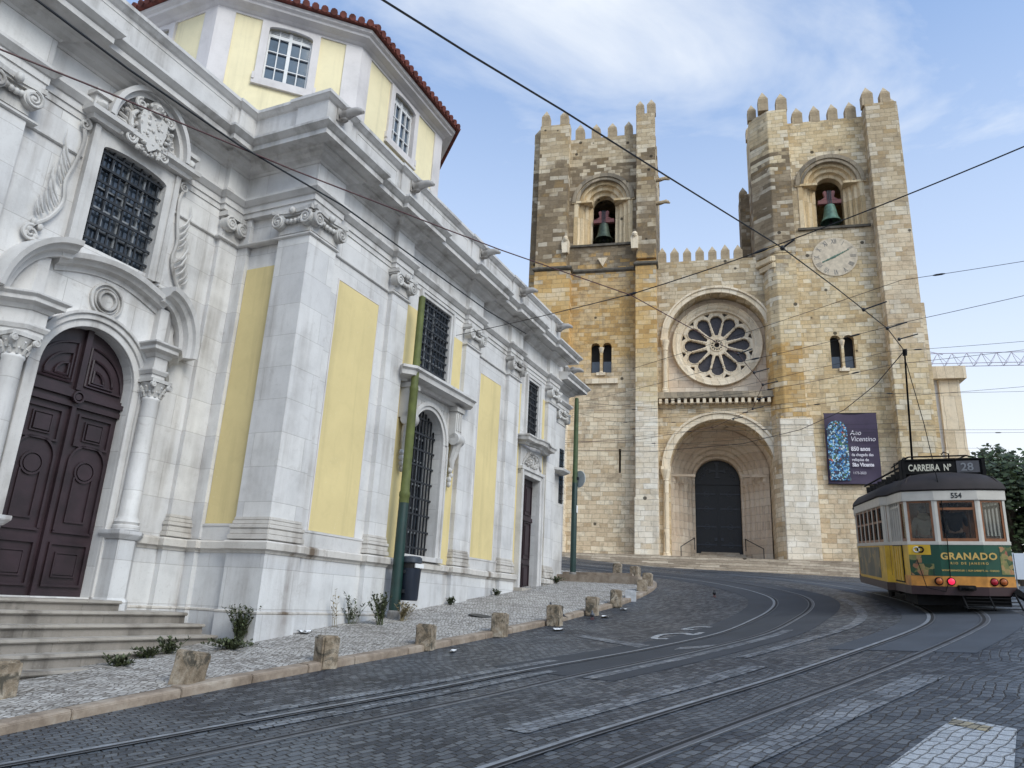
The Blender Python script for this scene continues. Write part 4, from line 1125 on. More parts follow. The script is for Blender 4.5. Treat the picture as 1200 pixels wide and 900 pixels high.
dr = dm.build("door", M['doorwood'], church, bevel=.005)
# steps
STP = [(1.36, -1.30, PC - .95, PC + .92), (1.21, -1.08, -4.75, -.42), (1.04, -.82, -4.95, -.26), (.88, -.56, -5.1, -.2), (.71, -.30, -5.3, -.17), (.54, -.04, -5.5, -.32), (.37, .22, -5.7, -1.3)]
M['riser'] = limestone("dark_step_riser", c=(.25, .225, .195), dirt=(.05, .042, .035), bw=1.6, bh=9, amount=2.0)  # risers get a darker base colour and heavier streaks than the treads
mb = CM(); mc = CM()
for z, o, a, b in STP:
    mb.box(a, b, RO - .04 if z < 1.3 else RO - .5, o - .05, z - .9, z - .05)
    mc.box(a - .02, b + .02, RO - .039 if z < 1.3 else RO - .49, o, z - .05, z)
stp = mc.build("entrance_steps", M['stepstone'], church, bevel=.014)
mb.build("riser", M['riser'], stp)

# coat-of-arms window
f = CM(); a, b, z0, z1 = PC - .64, PC + .64, 6.88, 8.72
for sg in (-1, 1):
    x = PC + sg * .64
    f.box(*sorted((x + sg * .001, x + sg * .2)), RO - .1, RO + .08, z0 - .1, z1 + .2); f.box(*sorted((x + sg * .14, x + sg * .24)), RO - .1, RO + .12, z0 - .1, z1 + .2)
f.wall(PC - .64, PC + .64, 8.5, 8.93, RO - .1, RO + .08, [(PC - .639, PC + .639, 8.3, 8.722, .12)])
w = f.build("window", M['limecorn'], church, bevel=.006); w["label"] = "large barred window under the carved coat of arms"
f = CM(); f.box(a - .05, b + .05, RO - .14, RO - .11, z0 - .1, z1 + .05); f.build("glass", M['glassdark'], w)
f = CM(); sashes(f, a, b, z0, z1, RO - .085, 4, 5, .016); 
f.build("sash", M['sash'], w)
f = CM(); grille(f, a, b, z0, z1, RO - .03, 7, 7, .021)
f.build("grille", M['iron'], w)
f = CM()
f.sweep([(PC - .98, RO), (PC - .98, RO + .18), (PC - .5, RO + .18), (PC - .5, RO + .16), (PC + .5, RO + .16), (PC + .5, RO + .18), (PC + .98, RO + .18), (PC + .98, RO)], [(-.2, 8.93), (.02, 8.93), (.05, 8.99), (.14, 9.03), (.15, 9.1), (.0, 9.13), (-.2, 9.13)])
f.ring(PC, 9.12, .66, .74, RO - .05, RO + .24, n=32, ex=1.18); f.ring(PC, 9.12, .74, .82, RO - .05, RO + .34, n=32, ex=1.18)
f.ring(PC, 9.12, .001, .66, RO - .05, RO + .1, n=32, ex=1.18)
for sg in (-1, 1):
    f.box(*sorted((PC + sg * .8, PC + sg * 1.04)), RO - .05, RO + .2, 9.13, 9.36); f.box(*sorted((PC + sg * .76, PC + sg * 1.08)), RO - .05, RO + .26, 9.36, 9.44)
arms = f.build("arms_pediment", M['limecorn'], church, smooth=True)
f = CM()
for i in range(21):      # fluted shell behind the shield
    q = PI * i / 20; f.tube([(PC + .3 * math.cos(q), RO + .12, 9.13 + .3 * math.sin(q)), (PC + .47 * math.cos(q), RO + .16, 9.13 + .54 * math.sin(q)), (PC + .6 * math.cos(q), RO + .13, 9.13 + .69 * math.sin(q))], [.02, .042, .03], 6)
f.prism([(PC + .26 * x, 9.26 + .33 * y) for x, y in ((-1, 1.0), (-.5, 1.12), (0, 1.0), (.5, 1.12), (1, 1.0), (1.05, .3), (.85, -.35), (.4, -.85), (0, -1.15), (-.4, -.85), (-.85, -.35), (-1.05, .3))], RO + .05, RO + .3)
for i in range(5): f.blob((PC + (-.1 + .2 * (i % 2) if i < 4 else 0), RO + .31, 9.40 - .2 * (i // 2) if i < 4 else 9.3), .035, .025, .04, 8, 5)
for sg in (-1, 1):
    f.spiral((PC + sg * .3, 9.66), .11, RO + .28, 1.7, .032, sg); f.spiral((PC + sg * .34, 8.98), .12, RO + .26, 1.8, .032, -sg)
    f.tube([(PC + sg * .26, RO + .22, 9.6), (PC + sg * .4, RO + .22, 9.4), (PC + sg * .36, RO + .22, 9.15), (PC + sg * .2, RO + .22, 8.92), (PC, RO + .24, 8.84)], [.035, .045, .045, .04, .025], 7)
    for i in range(7): f.blob((PC + sg * random.uniform(.26, .5), RO + .2, random.uniform(8.95, 9.6)), .035, .05, .045, 7, 5)
    f.blob((PC + sg * .92, RO + .2, 9.2), .1, .12, .1, 9, 6, 0, .2)
f.lathe([(.0, 9.60), (.13, 9.61), (.14, 9.66), (.11, 9.68), (.16, 9.76), (.1, 9.85), (.03, 9.9), (.04, 9.94), (0, 9.97)], (PC, RO + .24, 0), 12)
for i in range(70):
    a = random.uniform(0, 2 * PI); q = random.uniform(.24, .44); f.blob((PC + q * math.cos(a) * .95, RO + random.uniform(.2, .3), 9.28 + q * math.sin(a) * 1.1), random.uniform(.02, .05), .05, random.uniform(.02, .05), 6, 4)
for i in range(26): f.blob((PC + random.uniform(-.2, .2), RO + .3, random.uniform(9.05, 9.55)), random.uniform(.015, .03), .02, random.uniform(.015, .035), 6, 4)
for i in range(6): f.blob((PC + .17 * math.cos(PI * i / 5), RO + .24 + .12 * math.sin(PI * i / 5), 9.74), .03, .03, .04, 7, 5)
f.build("coat_of_arms", M['limecarve'], arms, smooth=True)
# acanthus scrolls flanking the window
for sg in (-1, 1):
    f = CM(); X = lambda u: PC + sg * u
    spine = [(1.02, 8.75), (.97, 8.5), (1.02, 8.1), (1.1, 7.7), (1.06, 7.35), (1.2, 7.0), (1.42, 6.75), (1.5, 6.55)]
    sp = catmull([(X(u), z) for u, z in spine], 5)
    f.tube([(p.x, RO + .06, p.y) for p in sp], [.032] * len(sp), 6)
    f.spiral((X(1.02), 8.8), .1, RO + .07, 1.5, .03, -sg); f.spiral((X(1.42), 6.62), .13, RO + .07, 1.7, .035, sg)
    for u, z, l in ((1.05, 7.95, .62), (1.08, 7.82, .5), (1.12, 7.72, .4), (1.15, 7.62, .3), (1.12, 7.3, .6), (1.16, 7.2, .48), (1.22, 7.1, .38), (1.3, 7.02, .3), (1.36, 6.95, .24)):
        f.tube([(X(u), RO + .05, z), (X(u + l * .22), RO + .08, z + l * .25), (X(u + l * .36), RO + .09, z + l * .6), (X(u + l * .34), RO + .05, z + l)], [.012, .024, .018, .004], 5)
    for i in range(5): f.blob((X(1.35 + random.uniform(-.1, .12)), RO + .06, 6.6 + random.uniform(-.1, .25)), .05, .05, .06, 7, 5)
    f.prism([(X(.9), 6.75), (X(1.1), 6.7), (X(1.12), 6.4), (X(.9), 6.3)], RO - .02, RO + .07)
    f.build("acanthus_scroll", M['limecarve'], church, smooth=True)

# ---------------------------------------------------------------- lantern drum on the roof
q_ = -2.5; L1_ = 3.8; L2_ = 4.55; h_ = L1_ / math.sqrt(2)
V2 = (3.76, q_); V3 = (3.76 + L2_, q_); V4 = (V3[0] + h_, q_ - h_); V5 = (V4[0], V4[1] - L2_); V6 = (V5[0] - h_, V5[1] - h_); V7 = (V6[0] - L2_, V6[1]); V8 = (V7[0] - h_, V7[1] + h_); V1 = (V2[0] - h_, V2[1] - h_)
OCT = [V1, V2, V3, V4, V5, V6, V7, V8]
octc = (sum(p[0] for p in OCT) / 8, sum(p[1] for p in OCT) / 8)
DW = (14.6, 16.42, 1.14)
mb = MB()
for i in range(8):
    A_, B_ = Vector(OCT[i]), Vector(OCT[(i + 1) % 8]); d_ = (B_ - A_).normalized(); in_ = Vector((d_.y, -d_.x)); L_ = (B_ - A_).length
    mb.mp = lambda x, y, z, A_=A_, d_=d_, in_=in_: (A_.x + d_.x * x + in_.x * y, -(A_.y + d_.y * x + in_.y * y), z)
    c_ = L_ / 2; w_ = DW[2] / 2
    mb.wall(.2, L_ - .2, 10.2, 16.6, .012, .3, [(c_ - w_, c_ + w_, DW[0], DW[1] - .12, .12)] if i in (0, 1, 7) else [])
drum = mb.build("lantern_drum", M['yellowpale'], church)
mb = CM(); mb.prism([(p[0] + (octc[0] - p[0]) * .09, p[1] + (octc[1] - p[1]) * .09) for p in OCT], 10.3, 16.4, 'z')
mb.build("dark_interior", M['black'], drum)
mb = CM()
loop = [OCT[-1]] + OCT + [OCT[0]]
cl = lambda prof: None
def oct_band(mb, prof, grow=0.0):
    n = 8; v = []; m_ = len(prof); fs = []
    for i in range(n):
        a, b, c_ = OCT[i - 1], OCT[i], OCT[(i + 1) % n]
        d0 = Vector((b[0] - a[0], b[1] - a[1])).normalized(); d1_ = Vector((c_[0] - b[0], c_[1] - b[1])).normalized()
        n0 = Vector((-d0.y, d0.x)); n1_ = Vector((-d1_.y, d1_.x)); k_ = (n0 + n1_) / (1 + n0.dot(n1_))
        for o_, z in prof: v.append((b[0] + k_.x * o_, b[1] + k_.y * o_, z))
    for i in range(n):
        j = (i + 1) % n
        for t in range(m_):
            u = (t + 1) % m_; fs.append((i * m_ + t, i * m_ + u, j * m_ + u, j * m_ + t))
    mb.add(v, fs)
oct_band(mb, [(-.3, 16.40), (.02, 16.40), (.02, 16.46), (.06, 16.48), (.12, 16.53), (.3, 16.59), (.32, 16.65), (.4, 16.69), (.42, 16.78), (-.3, 16.8)])
oct_band(mb, [(-.3, 12.2), (.03, 12.2), (.03, 13.62), (-.3, 13.62)])
mb.build("drum_cornice", M['whitetrim'], drum)
# corner strips
mb = CM()
for i in range(8):
    a, b, c_ = OCT[i - 1], OCT[i], OCT[(i + 1) % 8]
    d0 = Vector((a[0] - b[0], a[1] - b[1])).normalized(); d1_ = Vector((c_[0] - b[0], c_[1] - b[1])).normalized(); w_ = .44
    out_ = -(d0 + d1_).normalized(); B = Vector(b)
    pts = [B + d0 * w_, B + d0 * w_ + Vector((d0.y, -d0.x)) * .0, B, B + d1_ * w_]
    n0 = Vector((d0.y, -d0.x)); n0 = n0 if n0.dot(out_) > 0 else -n0
    n1_ = Vector((d1_.y, -d1_.x)); n1_ = n1_ if n1_.dot(out_) > 0 else -n1_
    kk = (n0 + n1_) / (1 + n0.dot(n1_)); e = .03
    poly = [B + d0 * w_ + n0 * e, B + kk * e, B + d1_ * w_ + n1_ * e, B + d1_ * w_ - n1_ * .3, B - kk * .3, B + d0 * w_ - n0 * .3]
    mb.prism([tuple(p) for p in poly], 11, 16.39, 'z')
mb.split("corner_strip", M['whitetrim'], drum)
# windows of the drum, one on each side
def drum_window(A, B, zc0=14.6, zc1=16.42, w_=1.14, at=.5):
    ang = math.atan2(-(B[1] - A[1]), B[0] - A[0]); mid = ((A[0] + (B[0] - A[0]) * at), -(A[1] + (B[1] - A[1]) * at))
    f = MB(); h = w_ / 2; e = .2; zt = zc1 - .0
    # local: x along wall, -y outward
    f.wall(-h - e, h + e, zc0 - .22, 16.39, -.06, .25, [(-h, h, zc0, zt - .12, .12)])
    for x0, x1, z0, z1 in ((-h - e - .05, -h - e + .02, zc0 - .1, zc0 + .1), (h + e - .02, h + e + .05, zc0 - .1, zc0 + .1), (-h - e - .05, h + e + .05, zc0 - .24, zc0 - .14)): f.box(x0, x1, -.075, .2, z0, z1)
    wn_ = f.build("window", M['whitetrim'], drum, bevel=.006)
    wn_.location = (mid[0], mid[1], 0); wn_.rotation_euler = (0, 0, ang)
    f = MB(); f.box(-h - .02, h + .02, .16, .18, zc0 - .02, zt - .1); f.build("glass", M['glassblue'], wn_)
    f = MB()
    for i in range(5):
        x = -h + w_ * i / 4; t = .045 if i in (0, 2, 4) else .014; f.box(x - t, x + t, .09, .155, zc0, zt - .13)
    for i in range(4):
        z = zc0 + (zt - .34 - zc0) * i / 3; t = .04 if i in (0, 3) else .013; f.box(-h, h, .10, .15, z - t, z + t)
    for i in range(4): f.box(-h, h, .1, .15, zt - .30 + i * .045, zt - .28 + i * .045)
    f.build("sash", M['sashwhite'], wn_)
for i in range(8):
    A, B = OCT[i], OCT[(i + 1) % 8]
    if i in (0, 1, 7): drum_window(A, B)
# tiled roof
mb = CM(); e = .52
v = []; fs = []
for i in range(8):
    a, b, c_ = OCT[i - 1], OCT[i], OCT[(i + 1) % 8]
    d0 = Vector((b[0] - a[0], b[1] - a[1])).normalized(); d1_ = Vector((c_[0] - b[0], c_[1] - b[1])).normalized()
    n0 = Vector((-d0.y, d0.x)); n1_ = Vector((-d1_.y, d1_.x)); k_ = (n0 + n1_) / (1 + n0.dot(n1_))
    v.append((b[0] + k_.x * e, b[1] + k_.y * e))
EV = v
for (zo) in (0,):
    ring0 = [(p[0], p[1], 16.80) for p in EV]; ring1 = [(p[0], p[1], 16.86) for p in EV]
    mb.add(ring0 + ring1 + [(octc[0], octc[1], 18.9)], [tuple(range(7, -1, -1))] + [(i, (i + 1) % 8, (i + 1) % 8 + 8, i + 8) for i in range(8)] + [(i + 8, (i + 1) % 8 + 8, 16) for i in range(8)])
rf = mb.build("roof", M['tile'], drum)
mb = CM()
for i in range(8):
    a, b = Vector(EV[i]), Vector(EV[(i + 1) % 8]); L_ = (b - a).length; n_ = int(L_ / .24); d = (b - a).normalized(); inn = Vector((d.y, -d.x))
    for j in range(n_):
        p = a + d * (L_ * (j + .5) / n_); t = (p - a).length
        run = min(3.4, 2.2 * min(t, L_ - t) + .2)
        sl = (18.9 - 16.86) / 5.6
        p0 = p - inn * .06; p1 = p + inn * run
        mb.tube([(p0.x, p0.y, 16.87), (p1.x, p1.y, 16.89 + sl * run)], .098, 8)
mb.build("cover_tiles", M['tile'], rf, smooth=True)
mb = CM(); mb.box(1.6, 2.6, -1.6, -1.2, 11.5, 12.1); mb.box(.3, 1.5, -2.2, -.9, 10.3, 11.62)
mb.build("roof_flashing", M['lead'], church)

# ================================================================== CATHEDRAL (local x along the front, y into the depth, z up)
CA = R(-14)
CD = 46.0
cathedral = empty("cathedral", (CD * math.sin(R(14)), CD * math.cos(R(14)), 0), CA, "romanesque stone cathedral with two crenellated bell towers, rose window and deep arched porch", "cathedral")
PALE = ((.38, .28, .18), (.63, .495, .335), (.78, .66, .48))
CREAM = ((.38, .265, .15), (.62, .465, .28), (.76, .62, .43))
OCHRE = ((.28, .165, .065), (.56, .345, .13), (.70, .49, .23))
GOLD = ((.36, .26, .145), (.63, .48, .28), (.77, .64, .43))
GREY = ((.10, .075, .047), (.215, .16, .10), (.36, .28, .185))
TOPS = ((.26, .195, .12), (.49, .38, .24), (.65, .54, .38))
WHITE = ((.52, .42, .30), (.76, .66, .52), (.86, .79, .68))
M['st_left'] = ashlar("left_tower_stone", [(0, PALE), (15.2, CREAM), (17.8, OCHRE), (24.1, GREY), (32.6, TOPS)], patch=((.58, .49, .36), .3), repl=.2, weather=.95)
M['st_right'] = ashlar("right_tower_stone", [(0, PALE), (11.5, GOLD), (24.0, TOPS), (31.0, GOLD)], patch=((.48, .38, .25), .4), repl=.4, weather=.85)
M['st_turret'] = ashlar("turret_stone", [(0, PALE), (13, OCHRE), (18, GOLD), (24.2, GREY), (31.6, GOLD)], patch=((.5, .4, .27), .4), repl=.5)
M['st_butt'] = ashlar("buttress_stone", [(0, WHITE), (14.5, GOLD), (17.5, OCHRE), (24.2, GREY), (32.4, TOPS)], bw=.66, bh=.33, patch=((.55, .42, .24), .35), repl=.4, weather=.5)
M['st_buttr'] = ashlar("right_buttress_stone", [(0, PALE), (9, GOLD), (17, PALE), (26, TOPS)], bw=.66, bh=.32, patch=((.46, .38, .28), .4), repl=.4, weather=.75)
M['st_center'] = ashlar("centre_stone", [(0, CREAM), (15, CREAM), (19.5, TOPS)], patch=((.42, .34, .24), .4), repl=.4, weather=.85)
M['st_trim'] = ashlar("dressed_stone", [(0, ((.50, .40, .27), (.74, .61, .44), (.82, .71, .55)))], bw=.5, bh=2.2, weather=.4)
M['st_trimd'] = ashlar("weathered_dressed_stone", [(0, ((.40, .28, .15), (.62, .46, .26), (.76, .62, .42)))], bw=.4, bh=2.6, weather=.5)
M['st_trimb'] = ashlar("blackened_dressed_stone", [(0, ((.10, .085, .065), (.22, .185, .14), (.42, .34, .24)))], bw=.4, bh=2.6, weather=.8)
M['st_porch'] = ashlar("porch_stone", [(0, ((.50, .39, .29), (.68, .55, .42), (.76, .65, .52)))], bw=1.0, bh=.5, weather=.3)
M['st_step'] = ashlar("cathedral_step_stone", [(0, ((.18, .145, .105), (.38, .31, .235), (.56, .48, .38)))], bw=1.1, bh=.16, weather=.8)
M['merlon'] = ashlar("merlon_stone", [(0, ((.22, .165, .105), (.44, .34, .22), (.58, .48, .34)))], bw=.6, bh=.5, weather=.6)
M['catdoor'] = plain("black_iron_bound_door", (.004, .005, .009), .5, var=.35, scale=4, bump=.15)
M['roseglass'] = plain("leaded_rose_glass", (.032, .026, .032), .5, var=.5, scale=9, bump=.2)
M['lead2'] = plain("oxidised_string_course", (.10, .085, .065), .9, var=.4, scale=4, bump=.3)

# merlons share one mesh
def merlon_mesh(w=.60, h=.74, d=.5, p=.62):
    m_ = MB(); m_.box(-w / 2, w / 2, -d / 2, d / 2, -.05, h)
    m_.add([(-w / 2, -d / 2, h), (w / 2, -d / 2, h), (w / 2, d / 2, h), (-w / 2, d / 2, h), (0, 0, h + p)], [(0, 1, 4), (1, 2, 4), (2, 3, 4), (3, 0, 4)])
    return m_
_mer = None
def merlon(parent, x, y, z, s=1.0, rz=0.0):
    global _mer
    if _mer is None: _mer = o = merlon_mesh().build("merlon", M['merlon'], parent)
    else: o = dup(_mer)
    o.parent = parent; o.location = (x, y, z); o.rotation_euler = (0, 0, rz); o.scale = (s * random.uniform(.94, 1.06), s, s * random.uniform(.93, 1.05))
    return o

def order_arch(mb, cx, zs, zb, radii, y0, step, mat=0):
    """receding arch orders: each ring and its jambs set further back"""
    for i, (r0, r1) in enumerate(radii):
        y = y0 + step * i
        mb.ring(cx, zs, r0, r1, y, y + step + .35, n=28, mat=mat)
        for sg in (-1, 1):
            mb.box(*sorted((cx + sg * r0, cx + sg * r1)), y, y + step + .35, zb, zs, mat)
def roll(mb, cx, zs, r, y, t, zb=None, mat=0, n=28):
    pts = [(cx + r * math.cos(PI * i / n), y, zs + r * math.sin(PI * i / n)) for i in range(n + 1)]
    if zb is not None: pts = [(cx + r, y, zb)] + pts + [(cx - r, y, zb)]
    mb.tube(pts, t, 8, mat)

def belfry(parent, cx, zs, zb, ro, ri, y, trim):
    f = MB(); k_ = (ro - ri) / 4
    radii = [(ro - k_, ro), (ro - 2 * k_, ro - k_ + .001), (ro - 3 * k_, ro - 2 * k_ + .001), (ri, ro - 3 * k_ + .001)]
    order_arch(f, cx, zs, zb, radii, y - .06, .24)
    for q in (1, 2, 3): roll(f, cx, zs, ro - q * k_ + .02, y + .24 * q - .08, .075)
    fr = f.build("belfry_arch", trim, parent, bevel=.02)
    f = MB(); f.ring(cx, zs, ro - .16, ro + .14, y - .16, y + .1, n=28); f.ring(cx, zs, ro - .40, ro - .2, y - .10, y + .1, n=28); f.build("hood_mould", M['st_trimb'], fr, bevel=.02)
    f = MB()
    for sg in (-1, 1):
        for q in (1, 2, 3):
            x = cx + sg * (ro - q * k_ + .03); yy = y + .24 * q - .09
            f.lathe([(.15, zb), (.15, zb + .15), (.115, zb + .22), (.11, zs - .45), (.13, zs - .42), (.11, zs - .38), (.15, zs - .14), (.16, zs - .06), (.16, zs)], (x, yy, 0), 10)
        f.box(*sorted((cx + sg * (ri - .04), cx + sg * (ro + .16))), y - .12, y + .9, zs - .06, zs + .1)
    f.split("colonnette", trim, fr, smooth=True)
    f = MB(); f.box(cx - ro - .15, cx + ro + .15, y - .16, y + 1.2, zb - .16, zb); f.build("sill", M['lead2'], fr)
    return fr

def twin_window(parent, cx, z0, z1, y, stone):
    f = MB(); w = .62; g = .16
    for sg in (-1, 1): f.box(*sorted((cx + sg * g / 2, cx + sg * (g / 2 + w))), y - .01 + .45, y + .5, z0, z1)
    d = f.build("twin_window", M['black'], parent)
    f = MB(); f.lathe([(.12, z0), (.12, z0 + .12), (.08, z0 + .18), (.075, z1 - .75), (.1, z1 - .72), (.16, z1 - .45), (.18, z1 - .38), (.18, z1 - .32)], (cx, y + .1, 0), 12)
    f.build("colonnette", M['st_trim'], d, smooth=True)
    f = MB(); f.box(cx - .3, cx + .3, y - .12, y + .2, z0 - .2, z0); f.build("sill", M['st_trim'], d)
    f = MB()
    for sg in (-1, 1):
        a, b = sorted((cx + sg * g / 2, cx + sg * (g / 2 + w))); f.box(a, b, y + .4, y + .44, z0, z0 + .9)
    f.build("glass", M['glassdark'], d)

# ---------------- left tower: buttresses at y=0, centre panel at y=.75
TWOPS = lambda cx, z0, z1: [(cx - .70, cx - .08, z0, z1, 1), (cx + .08, cx + .70, z0, z1, 1)]
lt = MB()
lt.wall(-7.95, -3.0, -1, 24.15, .75, 1.4, TWOPS(-5.58, 16.68, 18.8) + [(-4.36, -4.22, 9.95, 11.5, 0)])
lt.wall(-7.95, -3.0, 24.15, 35.0, .78, 1.4, [(-5.6 - 2.1, -5.6 + 2.1, 26.2, 29.65 + 2.1, 1)])
lt.box(-10.82, -7.95, .78, 1.6, -1, 35.0)
lt.box(-3.0, -1.95, .78, 1.6, -1, 35.0)
lt.box(-10.82, -10.0, 1.6, 9.4, -1, 35.0); lt.box(-2.75, -1.95, 1.6, 9.4, -1, 35.0); lt.box(-10.82, -1.95, 9.4, 10, -1, 25.8)
lt.box(-10.82, -6.9, 9.4, 10, 25.8, 35.0); lt.box(-4.1, -1.95, 9.4, 10, 25.8, 35); lt.box(-6.9, -4.1, 9.4, 10, 29.6, 35)
lt.box(-10.0, -2.75, 1.6, 9.4, 33.6, 34.0); lt.box(-10, -2.75, 1.4, 9.4, 25.4, 25.8)
ltw = lt.build("left_tower", M['st_left'], cathedral)
f = MB(); f.box(-7.9, -3.05, 1.42, 1.5, -1, 25.1); f.build("dark_interior", M['black'], ltw)
f = MB()
f.box(-10.27, -7.72, 0, .8, -1, 24.0); f.box(-3.26, -1.86, 0, .8, -1, 24.4)
f.box(-10.3, -7.66, -.06, .8, -1, 6.0); f.box(-3.32, -1.84, -.06, .8, -1, 8.3)
f.box(-10.27, -8.05, .1, .8, 24.2, 36.0); f.box(-3.2, -1.87, .1, .8, 24.6, 36.2)
f.build("buttress", M['st_butt'], ltw, bevel=.03)
f = MB()
f.sweep([(-10.27, .8), (-10.27, 0), (-7.72, 0), (-7.72, .75), (-3.26, .75), (-3.26, 0), (-1.86, 0), (-1.86, .8)][::-1], [(-.2, 24.02), (.04, 24.02), (.12, 24.12), (.12, 24.2), (-.0, 24.34), (-.2, 24.34)])
f.build("string_course", M['lead2'], ltw)
belfry(ltw, -5.6, 29.65, 26.2, 2.1, .82, .80, M['st_trimd'])
twin_window(ltw, -5.58, 16.68, 18.8, .75, M['st_left'])
f = MB(); f.box(-6.6, -4.45, .6, .78, 15.9, 16.24); f.build("sill_course", M['st_trim'], ltw)
def left_merlons(T):
    merlon(T, -10.52, 1.06, 35.0, 1.1)
    for x in (-9.9, -8.5): merlon(T, x, .38, 36.0, 1.05)
    for x in (-7.4, -6.2, -5.0, -3.8): merlon(T, x, 1.04, 35.0, 1.05)
    for x in (-2.92, -2.12): merlon(T, x, .38, 36.2, 1.0)
    for i in range(6):
        merlon(T, -10.55, 2.6 + i * 1.35, 35.0); merlon(T, -2.2, 2.6 + i * 1.35, 35.0)
    for i in range(5): merlon(T, -9.2 + i * 1.45, 9.7, 35.0)
left_merlons(ltw)
# carved brackets and gargoyles on the left tower
def small_gargoyle(T, x, y, z, rz):
    f = MB(); f.tube([(0, .1, 0), (0, -.3, .02), (0, -.6, .1), (0, -.85, .06), (0, -.98, -.04)], [.16, .15, .13, .12, .05], 8)
    f.blob((0, -.7, .17), .09, .12, .1, 8, 5)
    o = f.build("gargoyle", M['merlon'], T, smooth=True); o.location = (x, y, z); o.rotation_euler = (0, 0, R(rz))
small_gargoyle(ltw, -1.9, 1.6, 31.5, 90); small_gargoyle(ltw, -1.9, 1.6, 29.6, 90)
f = MB()
for x in (-8.1, -3.3):
    f.prism([(x - .22, 25.3), (x + .22, 25.3), (x + .26, 26.2), (x + .1, 26.6), (x - .15, 26.5), (x - .28, 26.1)], -.12, .3); f.blob((x, -.1, 26.35), .2, .2, .22, 8, 6)
f.prism([(-5.9, 25.05), (-5.2, 25.05), (-5.55, 24.4)], .55, .8)
f.split("carved_bracket", M['st_trim'], ltw)

# ---------------- right tower
rt = MB()
rt.wall(7.1, 12.1, -1, 24.6, .75, 1.4, TWOPS(9.5, 16.58, 18.78))
rt.wall(7.1, 12.1, 24.6, 34.6, .75, 1.4, [(9.6 - 2.07, 9.6 + 2.07, 26.38, 29.6 + 2.07, 1)])
rt.box(13.2, 14.1, .9, 10, -1, 34.6); rt.box(5.3, 13.2, 9.4, 10, -1, 34.6); rt.box(7.1, 13.2, 1.4, 9.4, 33.4, 33.8); rt.box(5.9, 13.2, 1.4, 9.4, 25.5, 25.9)
rt.box(12.1, 13.2, .8, 1.4, -1, 34.6)
rt.box(5.3, 6.0, 3.6, 9.4, -1, 34.6)
rtw = rt.build("right_tower", M['st_right'], cathedral)
f = MB(); f.box(7.15, 12.0, 1.42, 1.5, -1, 25.2); f.build("dark_interior", M['black'], rtw)
# chamfered stair turret on its left
f = MB()
tp = [(5.75, -.1), (7.05, -.1), (7.2, 1.38), (5.9, 4.2), (4.7, 4.2), (4.62, .95)]
f.prism(tp, 24.3, 35.2, 'z')
f.prism([(5.78, -.08), (7.0, -.08), (7.15, 1.38), (5.9, 4.2), (5.1, 4.2), (5.05, 1.02), (5.3, .3)], -1, 24.3, 'z')
f.prism([(x, y) for x, y in ((5.5, -.02), (7.28, -.02), (7.28, .76), (5.5, .76))], -1, 13.4, 'z')
tur = f.build("stair_turret", M['st_turret'], rtw, bevel=.03)
f = MB(); f.box(4.1, 5.5, 4.6, 6.4, 22, 31.6); f.build("buttress", M['st_turret'], rtw)
# corbels where the turret overhangs
f = MB()
for z, e in ((23.95, .0), (23.5, .25), (23.1, .5)): f.prism([(5.3 - .75 + e, .95), (5.78 - .3 + e * .4, -.06), (6.3, -.06), (6.3, 1.2), (5.2, 1.2)], z - .2, z + .22, 'z')
f.build("corbel", M['st_trimd'], tur, bevel=.05)
f = MB(); f.box(12.0, 13.98, -.05, .95, -1, 35.0); f.box(13.4, 14.3, .35, 1.6, -1, 20.6); f.box(12.1, 14.05, -.12, .9, -1, 10.9); f.box(13.98, 14.08, .2, .9, 20.6, 34.9)
f.build("buttress", M['st_buttr'], rtw, bevel=.03)
f = MB(); f.box(5.44, 7.33, -.12, .7, -1, 13.2); f.build("buttress", ashlar("white_buttress_stone", [(0, WHITE)], bw=.66, bh=.33, patch=((.5, .4, .26), .4), weather=.3), rtw, bevel=.03)
belfry(rtw, 9.6, 29.6, 26.38, 2.07, .86, .77, M['st_trimd'])
twin_window(rtw, 9.5, 16.58, 18.78, .75, M['st_right'])
for x, y, z, s in ((4.85, .95, 35.2, 1.0), (5.55, .15, 35.3, 1.15), (6.75, .2, 35.2, 1.15), (7.85, 1.02, 34.57, 1.1), (9.0, 1.02, 34.57, 1.1), (10.15, 1.02, 34.57, 1.1), (11.3, 1.02, 34.57, 1.1), (12.25, .3, 35.0, 1.2), (13.35, .3, 35.0, 1.05), (13.85, .9, 34.7, 1.0), (4.9, 3.2, 35.2, 1.0), (4.43, 5.8, 31.6, 1.0)): merlon(rtw, x, y, z, s)
for i in range(6): merlon(rtw, 13.75, 2.4 + i * 1.35, 34.6)
for i in range(6): merlon(rtw, 6.2 + i * 1.35, 9.7, 34.6)
for i in range(4): merlon(rtw, 5.6, 4.8 + i * 1.35, 34.6)
